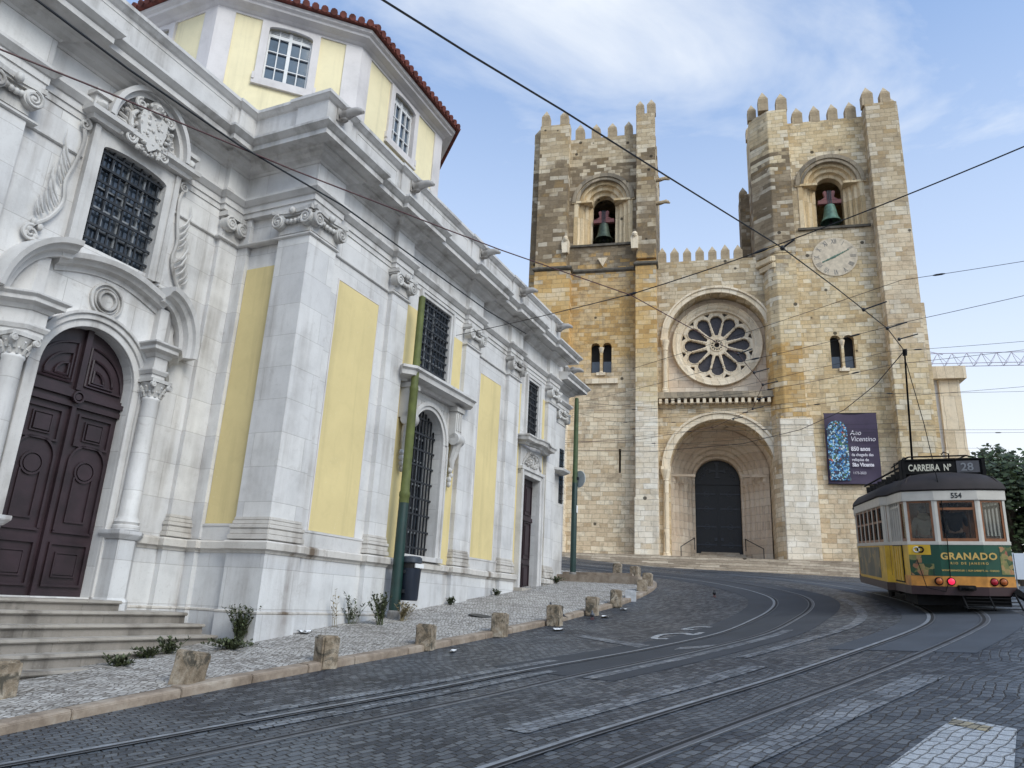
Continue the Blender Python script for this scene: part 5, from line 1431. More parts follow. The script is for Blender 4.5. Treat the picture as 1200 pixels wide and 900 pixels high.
# clock
M['clockface'] = plain("pale_clock_marble", (.56, .475, .36), .85, var=.2, scale=4)
M['numeral'] = plain("grey_clock_numerals", (.17, .165, .16), .7)
M['verdigris'] = plain("green_clock_hands", (.10, .19, .14), .6, var=.3)
f = MB(); f.disc(9.5, 24.2, 1.37, .705, .76, 48)
clk = f.build("clock", M['clockface'], rtw)
for i, nmr in enumerate(("XII", "I", "II", "III", "IIII", "V", "VI", "VII", "VIII", "IX", "X", "XI")):
    a = R(90 - 30 * i)
    text_obj("numeral", nmr, .50, M['numeral'], clk, (9.5 + .93 * math.cos(a), .70, 24.2 + .93 * math.sin(a)), (R(90), PI / 2 - a, 0), .006, .0, 'CENTER', .55)
f = MB()
for a, l, w in ((28, .98, .045), (205, .85, .055)):
    q = R(a); n_ = 8
    for i in range(n_):
        d = l * (i + .6) / n_; f.disc(9.5 + d * math.cos(q), 24.2 + d * math.sin(q), w * (1.25 - .6 * i / n_ + (.3 if i % 3 == 1 else 0)), .68, .70, 10)
    f.tube([(9.5, .69, 24.2), (9.5 + l * math.cos(q), .69, 24.2 + l * math.sin(q))], [.035, .015], 6)
f.disc(9.5, 24.2, .08, .67, .70, 16)
f.build("clock_hands", M['verdigris'], clk)

# ---------------- centre: upper arch with the rose, ledge, lower porch
CX = 2.0
f = MB()
f.wall(-1.95, 5.75, 14.5, 24.6, .95, 2.2, [(CX - 3.2, CX + 3.2, 14.55, 22.15, 1)], seg=30)
f.wall(-1.95, 5.75, -1, 14.5, .95, 2.4, [(CX - 3.15, CX + 3.15, -1.5, 13.45, 1)], seg=30)
f.box(-1.9, 5.7, 3.6, 4.2, 14.4, 24.1); f.box(-1.9, 5.7, 2.2, 3.6, 23.6, 24.1)
f.box(-1.95, -1.2, 2.2, 3.6, 14.4, 23.6); f.box(5.2, 5.75, 2.2, 3.6, 14.4, 23.6)
cen = f.build("centre_wall", M['st_center'], cathedral)
for i in range(9): merlon(cen, -1.5 + i * .84, 1.22, 24.57, .92) if i < 7 else None
f = MB()
f.ring(CX, 18.95, 3.201, 3.5, .86, 1.3, n=36); f.ring(CX, 18.95, 3.5, 3.64, .78, 1.2, n=36)
f.box(CX - 3.66, CX - 3.16, .76, 1.3, 18.85, 19.0); f.box(CX + 3.16, CX + 3.66, .76, 1.3, 18.85, 19.0)
ua = f.build("upper_arch", M['st_trim'], cathedral, bevel=.015)
def shaft_col(mb, x, y, z0, z1, r=.17):
    mb.lathe([(r * 1.6, z0), (r * 1.6, z0 + .18), (r * 1.25, z0 + .24), (r * 1.35, z0 + .32), (r, z0 + .38), (r * .95, z1 - .72), (r * 1.15, z1 - .68), (r, z1 - .62), (r * 1.6, z1 - .18), (r * 1.75, z1 - .1), (r * 1.75, z1)], (x, y, 0), 14)
f = MB(); shaft_col(f, CX - 3.38, .9, 15.2, 18.85); shaft_col(f, CX + 3.38, .9, 15.2, 18.85); f.split("column", M['st_trim'], ua, smooth=True)
# rose wall and tracery
RZ = 18.86; RY = 2.05; RC = 1.99
f = MB(); n = 40
for i in range(n):
    a0, a1 = 2 * PI * i / n, 2 * PI * (i + 1) / n
    def edge(a):
        c_, s_ = math.cos(a), math.sin(a); t = 9
        if abs(c_) > 1e-6: t = min(t, 3.3 / abs(c_))
        t = min(t, (3.6 if s_ > 0 else 4.2) / abs(s_)) if abs(s_) > 1e-6 else t
        return (RC + t * c_, RZ + t * s_)
    f.prism([(RC + 2.4 * math.cos(a0), RZ + 2.4 * math.sin(a0)), edge(a0), edge(a1), (RC + 2.4 * math.cos(a1), RZ + 2.4 * math.sin(a1))], RY, RY + .35)
rw = f.build("rose_wall", M['st_porch'], cathedral)
f = MB()
f.ring(RC, RZ, 2.62, 2.86, RY - .2, RY + .05, 0, 2 * PI, 56); f.ring(RC, RZ, 2.40, 2.60, RY - .1, RY + .2, 0, 2 * PI, 56)
for q, t in ((2.86, .07), (2.6, .06), (2.42, .045)): f.tube([(RC + q * math.cos(2 * PI * i / 56), RY - .2 + (2.86 - q) * .35, RZ + q * math.sin(2 * PI * i / 56)) for i in range(57)], t, 6)
rose = f.build("rose_window", M['st_trim'], cathedral, smooth=True)
f = MB(); f.disc(RC, RZ, 2.45, RY + .3, RY + .34, 48); f.build("glass", M['roseglass'], rose)
f = MB(); yo0, yo1 = RY + .08, RY + .29; NP = 12
# solid plate between petals built as polar cells outside the petal openings
KR = 1.155
def in_open(x, z):
    x /= KR; z /= KR
    r_ = math.hypot(x, z); a = math.atan2(z, x)
    if r_ < .19: return True
    k_ = round(a / (2 * PI / NP)); d = a - k_ * 2 * PI / NP
    u, v_ = r_ * math.cos(d), r_ * math.sin(d)
    if .60 < u < 1.5 and abs(v_) < .075 + (u - .60) * .315: return True
    if (u - 1.47) ** 2 + v_ ** 2 < .355 ** 2 and u >= 1.42: return True
    d2_ = a - (math.floor(a / (2 * PI / NP)) + .5) * 2 * PI / NP
    u, v_ = r_ * math.cos(d2_), r_ * math.sin(d2_)
    if 1.80 < u < 1.99 and abs(v_) < (u - 1.78) * .9: return True
    return False
NA, NR = 288, 44; rr_ = [2.43 * i / NR for i in range(NR + 1)]
cell = [[not in_open((rr_[j] + rr_[j + 1]) / 2 * math.cos(2 * PI * (i + .5) / NA), (rr_[j] + rr_[j + 1]) / 2 * math.sin(2 * PI * (i + .5) / NA)) for j in range(NR)] for i in range(NA)]
P_ = lambda i, j, y: (RC + rr_[j] * math.cos(2 * PI * i / NA), y, RZ + rr_[j] * math.sin(2 * PI * i / NA))
for i in range(NA):
    for j in range(NR):
        if not cell[i][j]: continue
        f.add([P_(i, j, yo0), P_(i + 1, j, yo0), P_(i + 1, j + 1, yo0), P_(i, j + 1, yo0)], [(0, 1, 2, 3)])
        for (ii, jj, e0, e1) in ((i - 1, j, (i, j), (i, j + 1)), ((i + 1) % NA, j, (i + 1, j), (i + 1, j + 1)), (i, j - 1, (i, j), (i + 1, j)), (i, j + 1, (i, j + 1), (i + 1, j + 1))):
            if 0 <= jj < NR and not cell[ii][jj]:
                f.add([P_(*e0, yo0), P_(*e1, yo0), P_(*e1, yo1), P_(*e0, yo1)], [(0, 1, 2, 3)])
f.build("tracery", M['st_trim'], rose, merge=True)
f = MB()
for i in range(NP):
    b = 2 * PI * (i + .5) / NP
    f.tube([(RC + .66 * math.cos(b), yo0 - .01, RZ + .66 * math.sin(b)), (RC + 1.57 * math.cos(b), yo0 - .01, RZ + 1.57 * math.sin(b))], .034, 6)
    f.blob((RC + 1.64 * math.cos(b), yo0 - .01, RZ + 1.64 * math.sin(b)), .06, .06, .06, 7, 5)
    a = 2 * PI * i / NP
    f.tube([(RC + 1.70 * math.cos(a) + .445 * math.cos(a + q), yo0, RZ + 1.70 * math.sin(a) + .445 * math.sin(a + q)) for q in [(-1.7 + 3.4 * t / 10) for t in range(11)]], .032, 6)
for q in (.2, .42): f.tube([(RC + q * math.cos(2 * PI * i / 24), yo0 - .01, RZ + q * math.sin(2 * PI * i / 24)) for i in range(25)], .04, 6)
f.build("tracery_moulding", M['st_trim'], rose, smooth=True)
f = MB()
for i in range(12):
    a = 2 * PI * i / 12; f.disc(RC + .31 * math.cos(a), RZ + .31 * math.sin(a), .045, yo0 - .02, yo0 + .01, 8)
f.build("pierced_holes", M['black'], rose)
# ledge with corbels between the storeys
f = MB(); f.box(-1.93, 5.74, .55, 1.6, 14.86, 15.2); f.box(-1.93, 5.74, .45, 1.6, 14.76, 14.88)
led = f.build("ledge", M['st_trimb'], cathedral, bevel=.02)
f = MB()
for i in range(20): x = -1.8 + i * .392; f.box(x, x + .2, .5, .98, 14.42, 14.76)
f.build("corbel", M['st_trim'], led, bevel=.02)
# porch
f = MB(); zs = 10.3
f.ring(CX, zs, 3.151, 3.5, .84, 1.4, n=36); f.ring(CX, zs, 3.5, 3.66, .76, 1.3, n=36)
f.box(CX - 3.72, CX - 3.1, .7, 1.5, zs - .12, zs + .08); f.box(CX + 3.1, CX + 3.72, .7, 1.5, zs - .12, zs + .08)
pa = f.build("porch_arch", M['st_trim'], cathedral, bevel=.015)
f = MB(); shaft_col(f, CX - 3.42, .88, 4.7, zs - .1, .19); shaft_col(f, CX + 3.42, .88, 4.7, zs - .1, .19); f.split("column", M['st_trim'], pa, smooth=True)
f = MB()   # barrel vault, side walls, back wall with door opening
f.ring(CX, zs, 3.15, 3.4, 2.39, 4.6, n=36)
for sg in (-1, 1): f.box(*sorted((CX + sg * 3.15, CX + sg * 3.4)), 2.39, 4.6, 0, zs)
orders = [(2.88, 3.16), (2.6, 2.9), (2.32, 2.62), (2.04, 2.34), (1.76, 2.06), (1.5, 1.78)]
DX = 1.87
order_arch(f, DX, zs, 5.0, orders, 3.6, .34)
f.ring(DX, zs, 3.1, 3.5, 3.7, 4.4, n=36)
f.wall(CX - 3.4, CX + 3.4, 0, 13.6, 5.9, 6.2, [(DX - 1.5, DX + 1.5, 5.3, zs + 1.5, 1)])
pv = f.build("porch_vault", M['st_porch'], cathedral)
f = MB()
for q, (r0, r1) in enumerate(orders[:-1]): roll(f, DX, zs, r0 + .03, 3.6 + .34 * (q + 1) - .1, .1, None)
f.build("arch_roll", M['st_porch'], pv, smooth=True)
f = MB()
for sg in (-1, 1):
    for q, (r0, r1) in enumerate(orders[:-1]):
        x = DX + sg * (r0 + .03); y = 3.6 + .34 * (q + 1) - .12
        g_ = MB(); shaft_col(g_, x, y, 6.3, zs - .02, .1); g_.blob((x, y - .05, zs - .35), .19, .17, .22, 8, 6, 0, .3); g_.build("portal_column", M['st_porch'], pv, smooth=True)
    f.box(*sorted((DX + sg * 1.46, DX + sg * 3.12)), 3.55, 3.7, zs - .06, zs + .1)
f.split("impost", M['st_porch'], pv)
f = MB()
for sg in (-1, 1): f.prism([(DX + sg * 3.14, 3.4), (DX + sg * 3.14, 5.8), (DX + sg * 1.52, 5.8), (DX + sg * 1.52, 5.35), (DX + sg * 2.8, 3.4)], 4.9, 6.28, 'z')
f.split("portal_plinth", M['st_porch'], pv, bevel=.02)
# door
f = MB(); pts = [(DX - 1.5, 5.4)] + [(DX - 1.5 * math.cos(PI * i / 24), zs + 1.5 * math.sin(PI * i / 24)) for i in range(25)] + [(DX + 1.5, 5.4)]
f.prism(pts, 5.94, 6.04)
f.box(DX - 1.5, DX + 1.5, 5.86, 5.96, zs - .22, zs + .06); f.box(DX - .035, DX + .035, 5.88, 5.95, 5.4, zs - .2)
for i in range(13): x = DX - 1.44 + i * .24; f.box(x - .012, x + .012, 5.915, 5.95, 5.45, zs - .24)
cd_ = f.build("door", M['catdoor'], cathedral)
f = MB()
f.box(DX - .5, DX + .5, 5.87, 5.95, zs + .66, zs + .82); f.box(DX - .09, DX + .09, 5.865, 5.95, zs + .24, zs + 1.3)
for sg in (-1, 1): f.box(*sorted((DX + sg * .44, DX + sg * .54)), 5.866, 5.95, zs + .58, zs + .9); 
f.box(DX - .16, DX + .16, 5.861, 5.95, zs + 1.22, zs + 1.34); f.box(DX - .16, DX + .16, 5.861, 5.95, zs + .22, zs + .34)
for sg in (-1, 1):
    for u, z in ((.95, .5), (.75, .9), (1.1, .25)): f.ring(DX + sg * u, zs + z, .1, .14, 5.88, 5.95, 0, 2 * PI, 12)
    for z in (6.0, 7.2, 8.4, 9.4):
        f.box(*sorted((DX + sg * .15, DX + sg * 1.45)), 5.9, 5.95, z, z + .1)
        f.ring(DX + sg * .75, z + .05, .14, .19, 5.89, 5.95, 0, 2 * PI, 12)
    f.box(*sorted((DX + sg * .12, DX + sg * .3)), 5.85, 5.95, 6.3, 6.52)
f.build("ironwork", plain("door_ironwork", (.022, .027, .04), .5, var=.4), cd_)
f = MB(); f.box(-1.2, 5.2, 6.3, 6.5, 0, 13.6); f.build("dark_interior", M['black'], cathedral)
# stairs inside the porch with two handrails
f = MB()
for i in range(5): f.box(DX - 1.2 - .36 * (4 - i) * .9, DX + 1.2 + .36 * (4 - i) * .9, 2.2 + i * .55 + (.0 if i else -.6), 6.3, 4.2 + .002 * i, 4.9 + .14 * i)
f.build("porch_steps", M['st_step'], cathedral, bevel=.02)
for sg in (-1, 1):
    f = MB(); f.tube([(DX + sg * 2.45, 1.9, 4.8), (DX + sg * 2.45, 1.9, 5.55), (DX + sg * 1.6, 4.6, 6.35), (DX + sg * 1.6, 4.6, 5.6)], .03, 6)
    f.build("handrail", M['iron'], cathedral, smooth=True)
# long flight in front
f = MB()
for i in range(7): f.box(-12 - .02 * i, 14.2 + .3 * i, -1.1 - .34 * i, 1.2 if i == 0 else -1.1 - .34 * (i - 1), 1.0, 4.76 - .16 * i)
f.build("front_steps", M['st_step'], cathedral, bevel=.02)
# nave block behind, low side wing with a pilaster and cornice
f = MB(); f.box(-9, 13, 10, 60, -1, 22); f.prism([(-3, 22), (8, 22), (2.5, 25)], 10, 60); f.build("nave", M['st_center'], cathedral)
M['wingplaster'] = plain("white_plaster", (.68, .67, .66), .8, var=.1, scale=2)
f = MB(); f.box(13.9, 16.3, 3.2, 30, -1, 16.6); wg = f.build("side_wing", M['wingplaster'], cathedral)
f = MB(); f.box(15.35, 16.55, 3.0, 4.2, 11.9, 16.4); f.box(15.3, 16.6, 2.95, 4.3, 11.3, 11.9); f.box(15.25, 16.75, 2.9, 4.4, -1, 10.9); f.box(14.2, 14.9, 3.05, 3.25, 11.9, 16.4)
f.build("pilaster", M['st_trim'], wg, bevel=.02)
f = MB(); f.sweep([(16.6, 30), (16.6, 3.0), (13.9, 3.0)][::-1], [(-.3, 16.4), (.05, 16.4), (.12, 16.6), (.3, 16.75), (.34, 17.0), (.42, 17.1), (-.3, 17.2)]); f.build("cornice", M['st_trim'], wg)
f = MB(); f.sweep([(16.75, 30), (16.75, 2.9), (13.9, 2.9)][::-1], [(-.3, 10.9), (.1, 10.95), (.18, 11.2), (-.3, 11.35)]); f.build("string_course", M['merlon'], wg)

# ---------------- bells
M['bronze_dark'] = plain("dark_green_bronze", (.05, .07, .05), .55, .4, var=.4, scale=5)
M['bronze_green'] = plain("verdigris_bronze", (.085, .16, .12), .6, .2, var=.4, scale=4)
M['yoke'] = plain("red_brown_yoke_paint", (.17, .055, .05), .6, var=.25)
def cw(x, y, z):   # cathedral local -> world
    c_, s_ = math.cos(CA), math.sin(CA); L = cathedral.location
    return (L.x + x * c_ - y * s_, L.y + x * s_ + y * c_, z)
def bell(x, y, z, mat, r, label):
    e = empty("bell", cw(x, y, z), CA, label, "bell", "tower bells")
    f = MB(); f.lathe([(0.0, .95 * r), (.3 * r, .95 * r), (.46 * r, .85 * r), (.55 * r, .5 * r), (.62 * r, 0), (.72 * r, -.5 * r), (.9 * r, -.85 * r), (1.0 * r, -1.0 * r), (.95 * r, -1.03 * r), (.8 * r, -.9 * r), (.6 * r, -.3 * r)], (0, 0, 0), 24)
    f.build("bell_cup", mat, e, smooth=True)
    f = MB(); f.tube([(0, 0, .3 * r), (0, 0, -.95 * r)], [.03, .05], 6); f.blob((0, 0, -1.0 * r), .11, .11, .13, 8, 6); f.build("clapper", M['iron'], e, smooth=True)
    f = MB(); f.box(-.74, .74, -.14, .14, 1.0 * r, 1.0 * r + .3); f.prism([(-.6, 1.0 * r + .3), (.6, 1.0 * r + .3), (.3, 1.75 * r), (.4, 2.35 * r), (.25, 2.5 * r), (.14, 2.35 * r), (-.14, 2.35 * r), (-.25, 2.5 * r), (-.4, 2.35 * r), (-.3, 1.75 * r)], -.12, .12)
    f.build("yoke", M['yoke'], e, bevel=.02)
    f = MB()
    for q in (-.1, 0, .1): f.box(q - .025, q + .025, -.17, .17, .9 * r, 2.45 * r)
    f.build("strap", M['iron'], e)
bell(-5.6, 1.45, 27.55, M['bronze_dark'], .66, "dark bronze bell hanging in the left tower's arch")
bell(9.6, 1.45, 27.75, M['bronze_green'], .68, "verdigris green bell hanging in the right tower's arch above the clock")

# ---------------- banner on the right tower
M['purple'] = plain("dark_purple_banner_cloth", (.052, .036, .068), .75, var=.12, scale=2, bump=.2)
k = N("stained_glass_print")
vo = k.n("ShaderNodeTexVoronoi"); vo.inputs['Scale'].default_value = 10; k.l(k.tc.outputs['Object'], vo.inputs['Vector'])
sx = k.n("ShaderNodeSeparateColor"); k.l(vo.outputs['Color'], sx.inputs[0])
b = k.ramp(sx.outputs[0], [(0, (.02, .03, .07)), (.22, (.05, .2, .45)), (.45, (.25, .5, .7)), (.62, (.04, .1, .12)), (.74, (.5, .62, .66)), (.86, (.08, .22, .1)), (.95, (.5, .12, .06))], 'CONSTANT')
ve = k.n("ShaderNodeTexVoronoi", feature='DISTANCE_TO_EDGE'); ve.inputs['Scale'].default_value = 10; k.l(k.tc.outputs['Object'], ve.inputs['Vector'])
k.col(k.mixc(k.ramp(ve.outputs['Distance'], [(.03, 0.0), (.07, 1.0)]), (.01, .012, .02), b)); k.rough(.6)
M['stained'] = k.m
M['bannerwhite'] = plain("banner_white_ink", (.66, .62, .66), .7, var=.05, bump=0)
bn = empty("banner", cw(9.53, .55, 11.5), CA, "dark purple hanging banner with white lettering and stained glass picture", "banner")
f = MB(); nx_, nz_ = 14, 18; v = []
for yy in (0, .02):
    for j in range(nz_ + 1):
        for i in range(nx_ + 1):
            x = -1.47 + 2.94 * i / nx_; z = -2.15 + 4.3 * j / nz_; v.append((x, yy + .05 * math.sin(x * 2.1 + z * .8) + .025 * math.sin(z * 3 + x), z))
q = (nx_ + 1) * (nz_ + 1); fs = []
for j in range(nz_):
    for i in range(nx_):
        a = j * (nx_ + 1) + i; fs += [(a, a + 1, a + nx_ + 2, a + nx_ + 1), (a + q, a + nx_ + 1 + q, a + nx_ + 2 + q, a + 1 + q)]
f.add(v, fs); f.build("cloth", M['purple'], bn, smooth=True)
f = MB(); f.prism([(-1.38, -1.95)] + [(-.24, -1.95), (-.24, 1.1)] + [(-.81 + .57 * math.cos(PI * i / 12), 1.1 + .57 * math.sin(PI * i / 12)) for i in range(1, 12)] + [(-1.38, 1.1)], -.095, -.085)
f.build("printed_window", M['stained'], bn)
f = MB(); f.tube([(-1.5, .03, 2.15), (1.5, .03, 2.15)], .035, 6); f.tube([(-1.5, .03, -2.15), (1.5, .03, -2.15)], .03, 6); f.build("rod", M['iron'], bn)
for tx, z, sz, bo, sh in (("Ano", .78, .42, .0, .25), ("Vicentino", .40, .42, .0, .25), ("850 anos", -.18, .36, .012, 0), ("da chegada das", -.50, .25, .004, 0), ("relíquias de", -.80, .25, .004, 0), ("São Vicente", -1.12, .31, .012, 0), ("1173-2023", -1.58, .21, .0, 0)):
    text_obj("lettering", tx, sz, M['bannerwhite'], bn, (-.1, -.10, z), (R(90), 0, 0), .003, bo, 'LEFT', .80 if sz < .4 else .86, sh)

# ================================================================== TRAM (local x right, y forward from its rear end, z up from the rails)
M['tr_yellow'] = plain("tram_yellow_paint", (.60, .36, .02), .42, var=.24, scale=3, bump=.03)
M['tr_white'] = plain("tram_cream_white_paint", (.50, .47, .42), .4, var=.1, scale=4, bump=.03)
M['tr_brown'] = plain("tram_dark_brown_paint", (.028, .010, .012), .45, var=.25)
M['tr_roof'] = plain("tram_dark_roof", (.016, .011, .011), .8, var=.35, scale=3, bump=.08)
M['tr_black'] = plain("tram_black_steel", (.008, .008, .0085), .85, var=.4, scale=6, spec=.2)
M['tr_orange'] = plain("tram_orange_band", (.47, .20, .035), .45, var=.35, scale=5)
M['tr_green'] = plain("dark_green_advert", (.004, .055, .032), .35, var=.15, scale=2, bump=.02)
M['tr_gold'] = plain("gold_lettering", (.55, .36, .10), .5, var=.05, bump=0)
M['tr_pale'] = plain("pale_lettering", (.55, .53, .44), .6, var=.05, bump=0)
M['wood'] = plain("varnished_window_wood", (.20, .075, .028), .4, var=.35, scale=5)
M['tr_glass'] = thin_glass("tram_glass", (.78, .80, .79), .05)
M['lens_red'] = plain("red_lamp_lens", (.35, .01, .02), .2, var=.1, bump=0)
M['lens_amber'] = plain("amber_lamp_lens", (.35, .09, .02), .2, var=.1, bump=0)
k = N("lit_tail_lamp"); k.col((.6, .02, .05)); k.b.inputs['Emission Color'].default_value = (1, .03, .10, 1); k.b.inputs['Emission Strength'].default_value = .7; k.rough(.2)
M['lens_lit'] = k.m
def advert(name, cols, sc):
    k = N(name); vo = k.n("ShaderNodeTexVoronoi"); vo.inputs['Scale'].default_value = sc; k.l(k.tc.outputs['Object'], vo.inputs['Vector'])
    sx = k.n("ShaderNodeSeparateColor"); k.l(vo.outputs['Color'], sx.inputs[0]); f = k.math('ADD', k.math('MULTIPLY', sx.outputs[0], .6), k.math('MULTIPLY', k.noise(sc * .8, 6, .7), .45))
    k.col(k.ramp(f, cols)); k.rough(.4); return k.m
M['ad_plant'] = advert("printed_tropical_plants", [(.2, (.004, .03, .018)), (.42, (.02, .06, .02)), (.58, (.16, .16, .05)), (.7, (.32, .2, .08)), (.85, (.25, .06, .04))], 9)
M['ad_side'] = advert("printed_side_advert", [(.2, (.012, .02, .018)), (.45, (.04, .05, .035)), (.62, (.09, .085, .06)), (.82, (.22, .16, .05))], 3)
TH, TSC = 18.0, .88
TLOC = (8.74, 14.25)
tram = empty("tram", (TLOC[0], TLOC[1], gz(*TLOC) + .02), 0, "old yellow and white tram on the right with a green advert on its rear", "tram")
tram.rotation_euler = Matrix.Rotation(-R(TH), 4, 'Z').to_3x3().__matmul__(Matrix.Rotation(R(4.6), 3, 'X')).__matmul__(Matrix.Rotation(R(-1.0), 3, 'Y')).to_euler()
tram.scale = (TSC,) * 3
END = [(-1.03, .62), (-.99, .2), (-.42, 0), (.42, 0), (.99, .2), (1.03, .62)]
LEN = 8.4
PLAN = END + [(1.04, 1.75), (1.19, 1.95), (1.19, LEN - 1.95), (1.04, LEN - 1.75)] + [(x, LEN - y) for x, y in END[::-1]] + [(-1.04, LEN - 1.75), (-1.19, LEN - 1.95), (-1.19, 1.95), (-1.04, 1.75)]
PLAN = PLAN[:10] + [(1.03, LEN - .62), (.99, LEN - .2), (.42, LEN), (-.42, LEN), (-.99, LEN - .2), (-1.03, LEN - .62)] + PLAN[16:]
def band(name, z0, z1, mat, parent=tram, grow=0.0, thick=.05, pts=None, closed=True, bevel=0.0):
    """wall band of the body following its plan"""
    P = pts or PLAN; n = len(P); f = MB(); v = []; fs = []
    for i in range(n):
        a, b, c_ = (P[i - 1], P[i], P[(i + 1) % n]) if closed else (P[max(i - 1, 0)], P[i], P[min(i + 1, n - 1)])
        d0 = Vector((b[0] - a[0], b[1] - a[1])); d1_ = Vector((c_[0] - b[0], c_[1] - b[1]))
        if d0.length < 1e-6: d0 = d1_
        if d1_.length < 1e-6: d1_ = d0
        d0.normalize(); d1_.normalize()
        n0 = Vector((d0.y, -d0.x)); n1_ = Vector((d1_.y, -d1_.x)); k_ = (n0 + n1_) / max(.4, 1 + n0.dot(n1_))
        o_ = Vector(b) + k_ * grow; i_ = Vector(b) + k_ * (grow - thick)
        v += [(o_.x, o_.y, z0), (o_.x, o_.y, z1), (i_.x, i_.y, z1), (i_.x, i_.y, z0)]
    for i in range(n if closed else n - 1):
        j = (i + 1) % n
        for e in range(4): fs.append((i * 4 + e, i * 4 + (e + 1) % 4, j * 4 + (e + 1) % 4, j * 4 + e))
    if not closed: fs += [(0, 1, 2, 3), (4 * n - 1, 4 * n - 2, 4 * n - 3, 4 * n - 4)]
    f.add(v, fs); return f.build(name, mat, parent, bevel=bevel)
def sub(i, j): return PLAN[i:j]
SIDE_R = [(1.19, 1.95), (1.19, LEN - 1.95)]; SIDE_L = [(-1.19, LEN - 1.95), (-1.19, 1.95)]
ENDR = END; ENDF = [(x, LEN - y) for x, y in END][::-1]
# lower body
body = band("body", .52, 1.42, M['tr_yellow'])
f = MB(); f.prism([(p[0] * .97, p[1] + (LEN / 2 - p[1]) * .01) for p in PLAN], .62, .70, 'z'); f.build("floor", M['tr_brown'], tram)
f = MB()
for sg in (-1, 1):
    for i in range(4): y = .66 + i * .27; f.box(*sorted((sg * 1.03, sg * 1.075)), y, y + .19, .60, 1.38)
f.split("door_panel", M['tr_yellow'], tram, bevel=.01)
f = MB(); [f.box(*sorted((sg * 1.02, sg * 1.052)), .62, 1.72, .57, 1.40) for sg in (-1, 1)]; f.split("door_gap_shade", M['black'], tram)  # black backing that paints in the dark between the door panels
band("bumper_band", .35, .53, M['tr_brown'], tram, .025, .09)
band("side_advert", .60, 1.36, M['ad_side'], tram, .008, .006, [(-1.19, LEN - 1.95), (-1.19, 2.75)], False)
band("side_advert", .60, 1.36, M['ad_side'], tram, .008, .006, [(1.19, 2.75), (1.19, LEN - 1.95)], False)
for E_, nm in ((ENDR, 0), (ENDF, 1)):
    band("end_band", .53, .745, M['tr_orange'], tram, .010, .02, E_, False)
    band("end_advert", .745, 1.41, M['tr_green'], tram, .012, .02, E_[1:5] if not nm else E_[1:5], False)
band("belt_rail", 1.40, 1.48, M['tr_white'], tram, .02, .08, bevel=.008)
# posts, window frames, glass
posts = MB(); frames = MB(); glass = MB(); dark = MB()
def panel_win(a, b, z0, z1, post=.05, wood=True, doubled=False, zmid=None, arch=True):
    """one window between two plan points: white posts, wood frame, glass"""
    A, B = Vector(a), Vector(b); L_ = (B - A).length; d = (B - A) / L_; nrm = Vector((d.y, -d.x))
    def bx(mb, x0, x1, y0, y1, zz0, zz1):
        P = [A + d * x0 + nrm * y1, A + d * x1 + nrm * y1, A + d * x1 + nrm * y0, A + d * x0 + nrm * y0]
        mb.add([(p.x, p.y, zz0) for p in P] + [(p.x, p.y, zz1) for p in P], [(3, 2, 1, 0), (4, 5, 6, 7), (0, 1, 5, 4), (1, 2, 6, 5), (2, 3, 7, 6), (3, 0, 4, 7)])
    bx(posts, 0, post, -.06, .0, z0, z1); bx(posts, L_ - post, L_, -.06, .0, z0, z1)
    w = .045
    fr = frames if wood else posts
    bx(fr, post, post + w, -.05, -.012, z0, z1); bx(fr, L_ - post - w, L_ - post, -.05, -.012, z0, z1)
    bx(fr, post + w, L_ - post - w, -.05, -.012, z0, z0 + w + .02); bx(fr, post + w, L_ - post - w, -.05, -.012, z1 - w, z1)
    if zmid: bx(fr, post + w, L_ - post - w, -.052, -.014, zmid - .025, zmid + .025)
    bx(glass, post + w, L_ - post - w, -.034, -.028, z0 + w + .02, z1 - w)
Z0, Z1 = 1.48, 2.36
for E_ in (ENDR, ENDF):
    panel_win(E_[1], E_[2], Z0, Z1, .055); panel_win(E_[2], E_[3], Z0, Z1, .055, zmid=2.18); panel_win(E_[3], E_[4], Z0, Z1, .055)
    panel_win(E_[0], E_[1], Z0, Z1, .04); panel_win(E_[4], E_[5], Z0, Z1, .04)
for x, sg in ((1.19, 1), (-1.19, -1)):
    nW = 6; y0, y1 = 1.95, LEN - 1.95
    for i in range(nW):
        a, b = y0 + (y1 - y0) * i / nW, y0 + (y1 - y0) * (i + 1) / nW
        if sg > 0: panel_win((x, a), (x, b), Z0, Z1, .05, zmid=1.98)
        else: panel_win((x, b), (x, a), Z0, Z1, .05, zmid=1.98)
    for (a, b) in (((1.04 * sg, 1.75), (1.19 * sg, 1.95)), ((1.19 * sg, LEN - 1.95), (1.04 * sg, LEN - 1.75))):
        if sg > 0: panel_win(a, b, Z0, Z1, .09, wood=False)
        else: panel_win(b, a, Z0, Z1, .09, wood=False)
posts.split("window_post", M['tr_white'], tram); wf = frames.build("window_frame", M['wood'], tram); glass.split("glass", M['tr_glass'], wf)
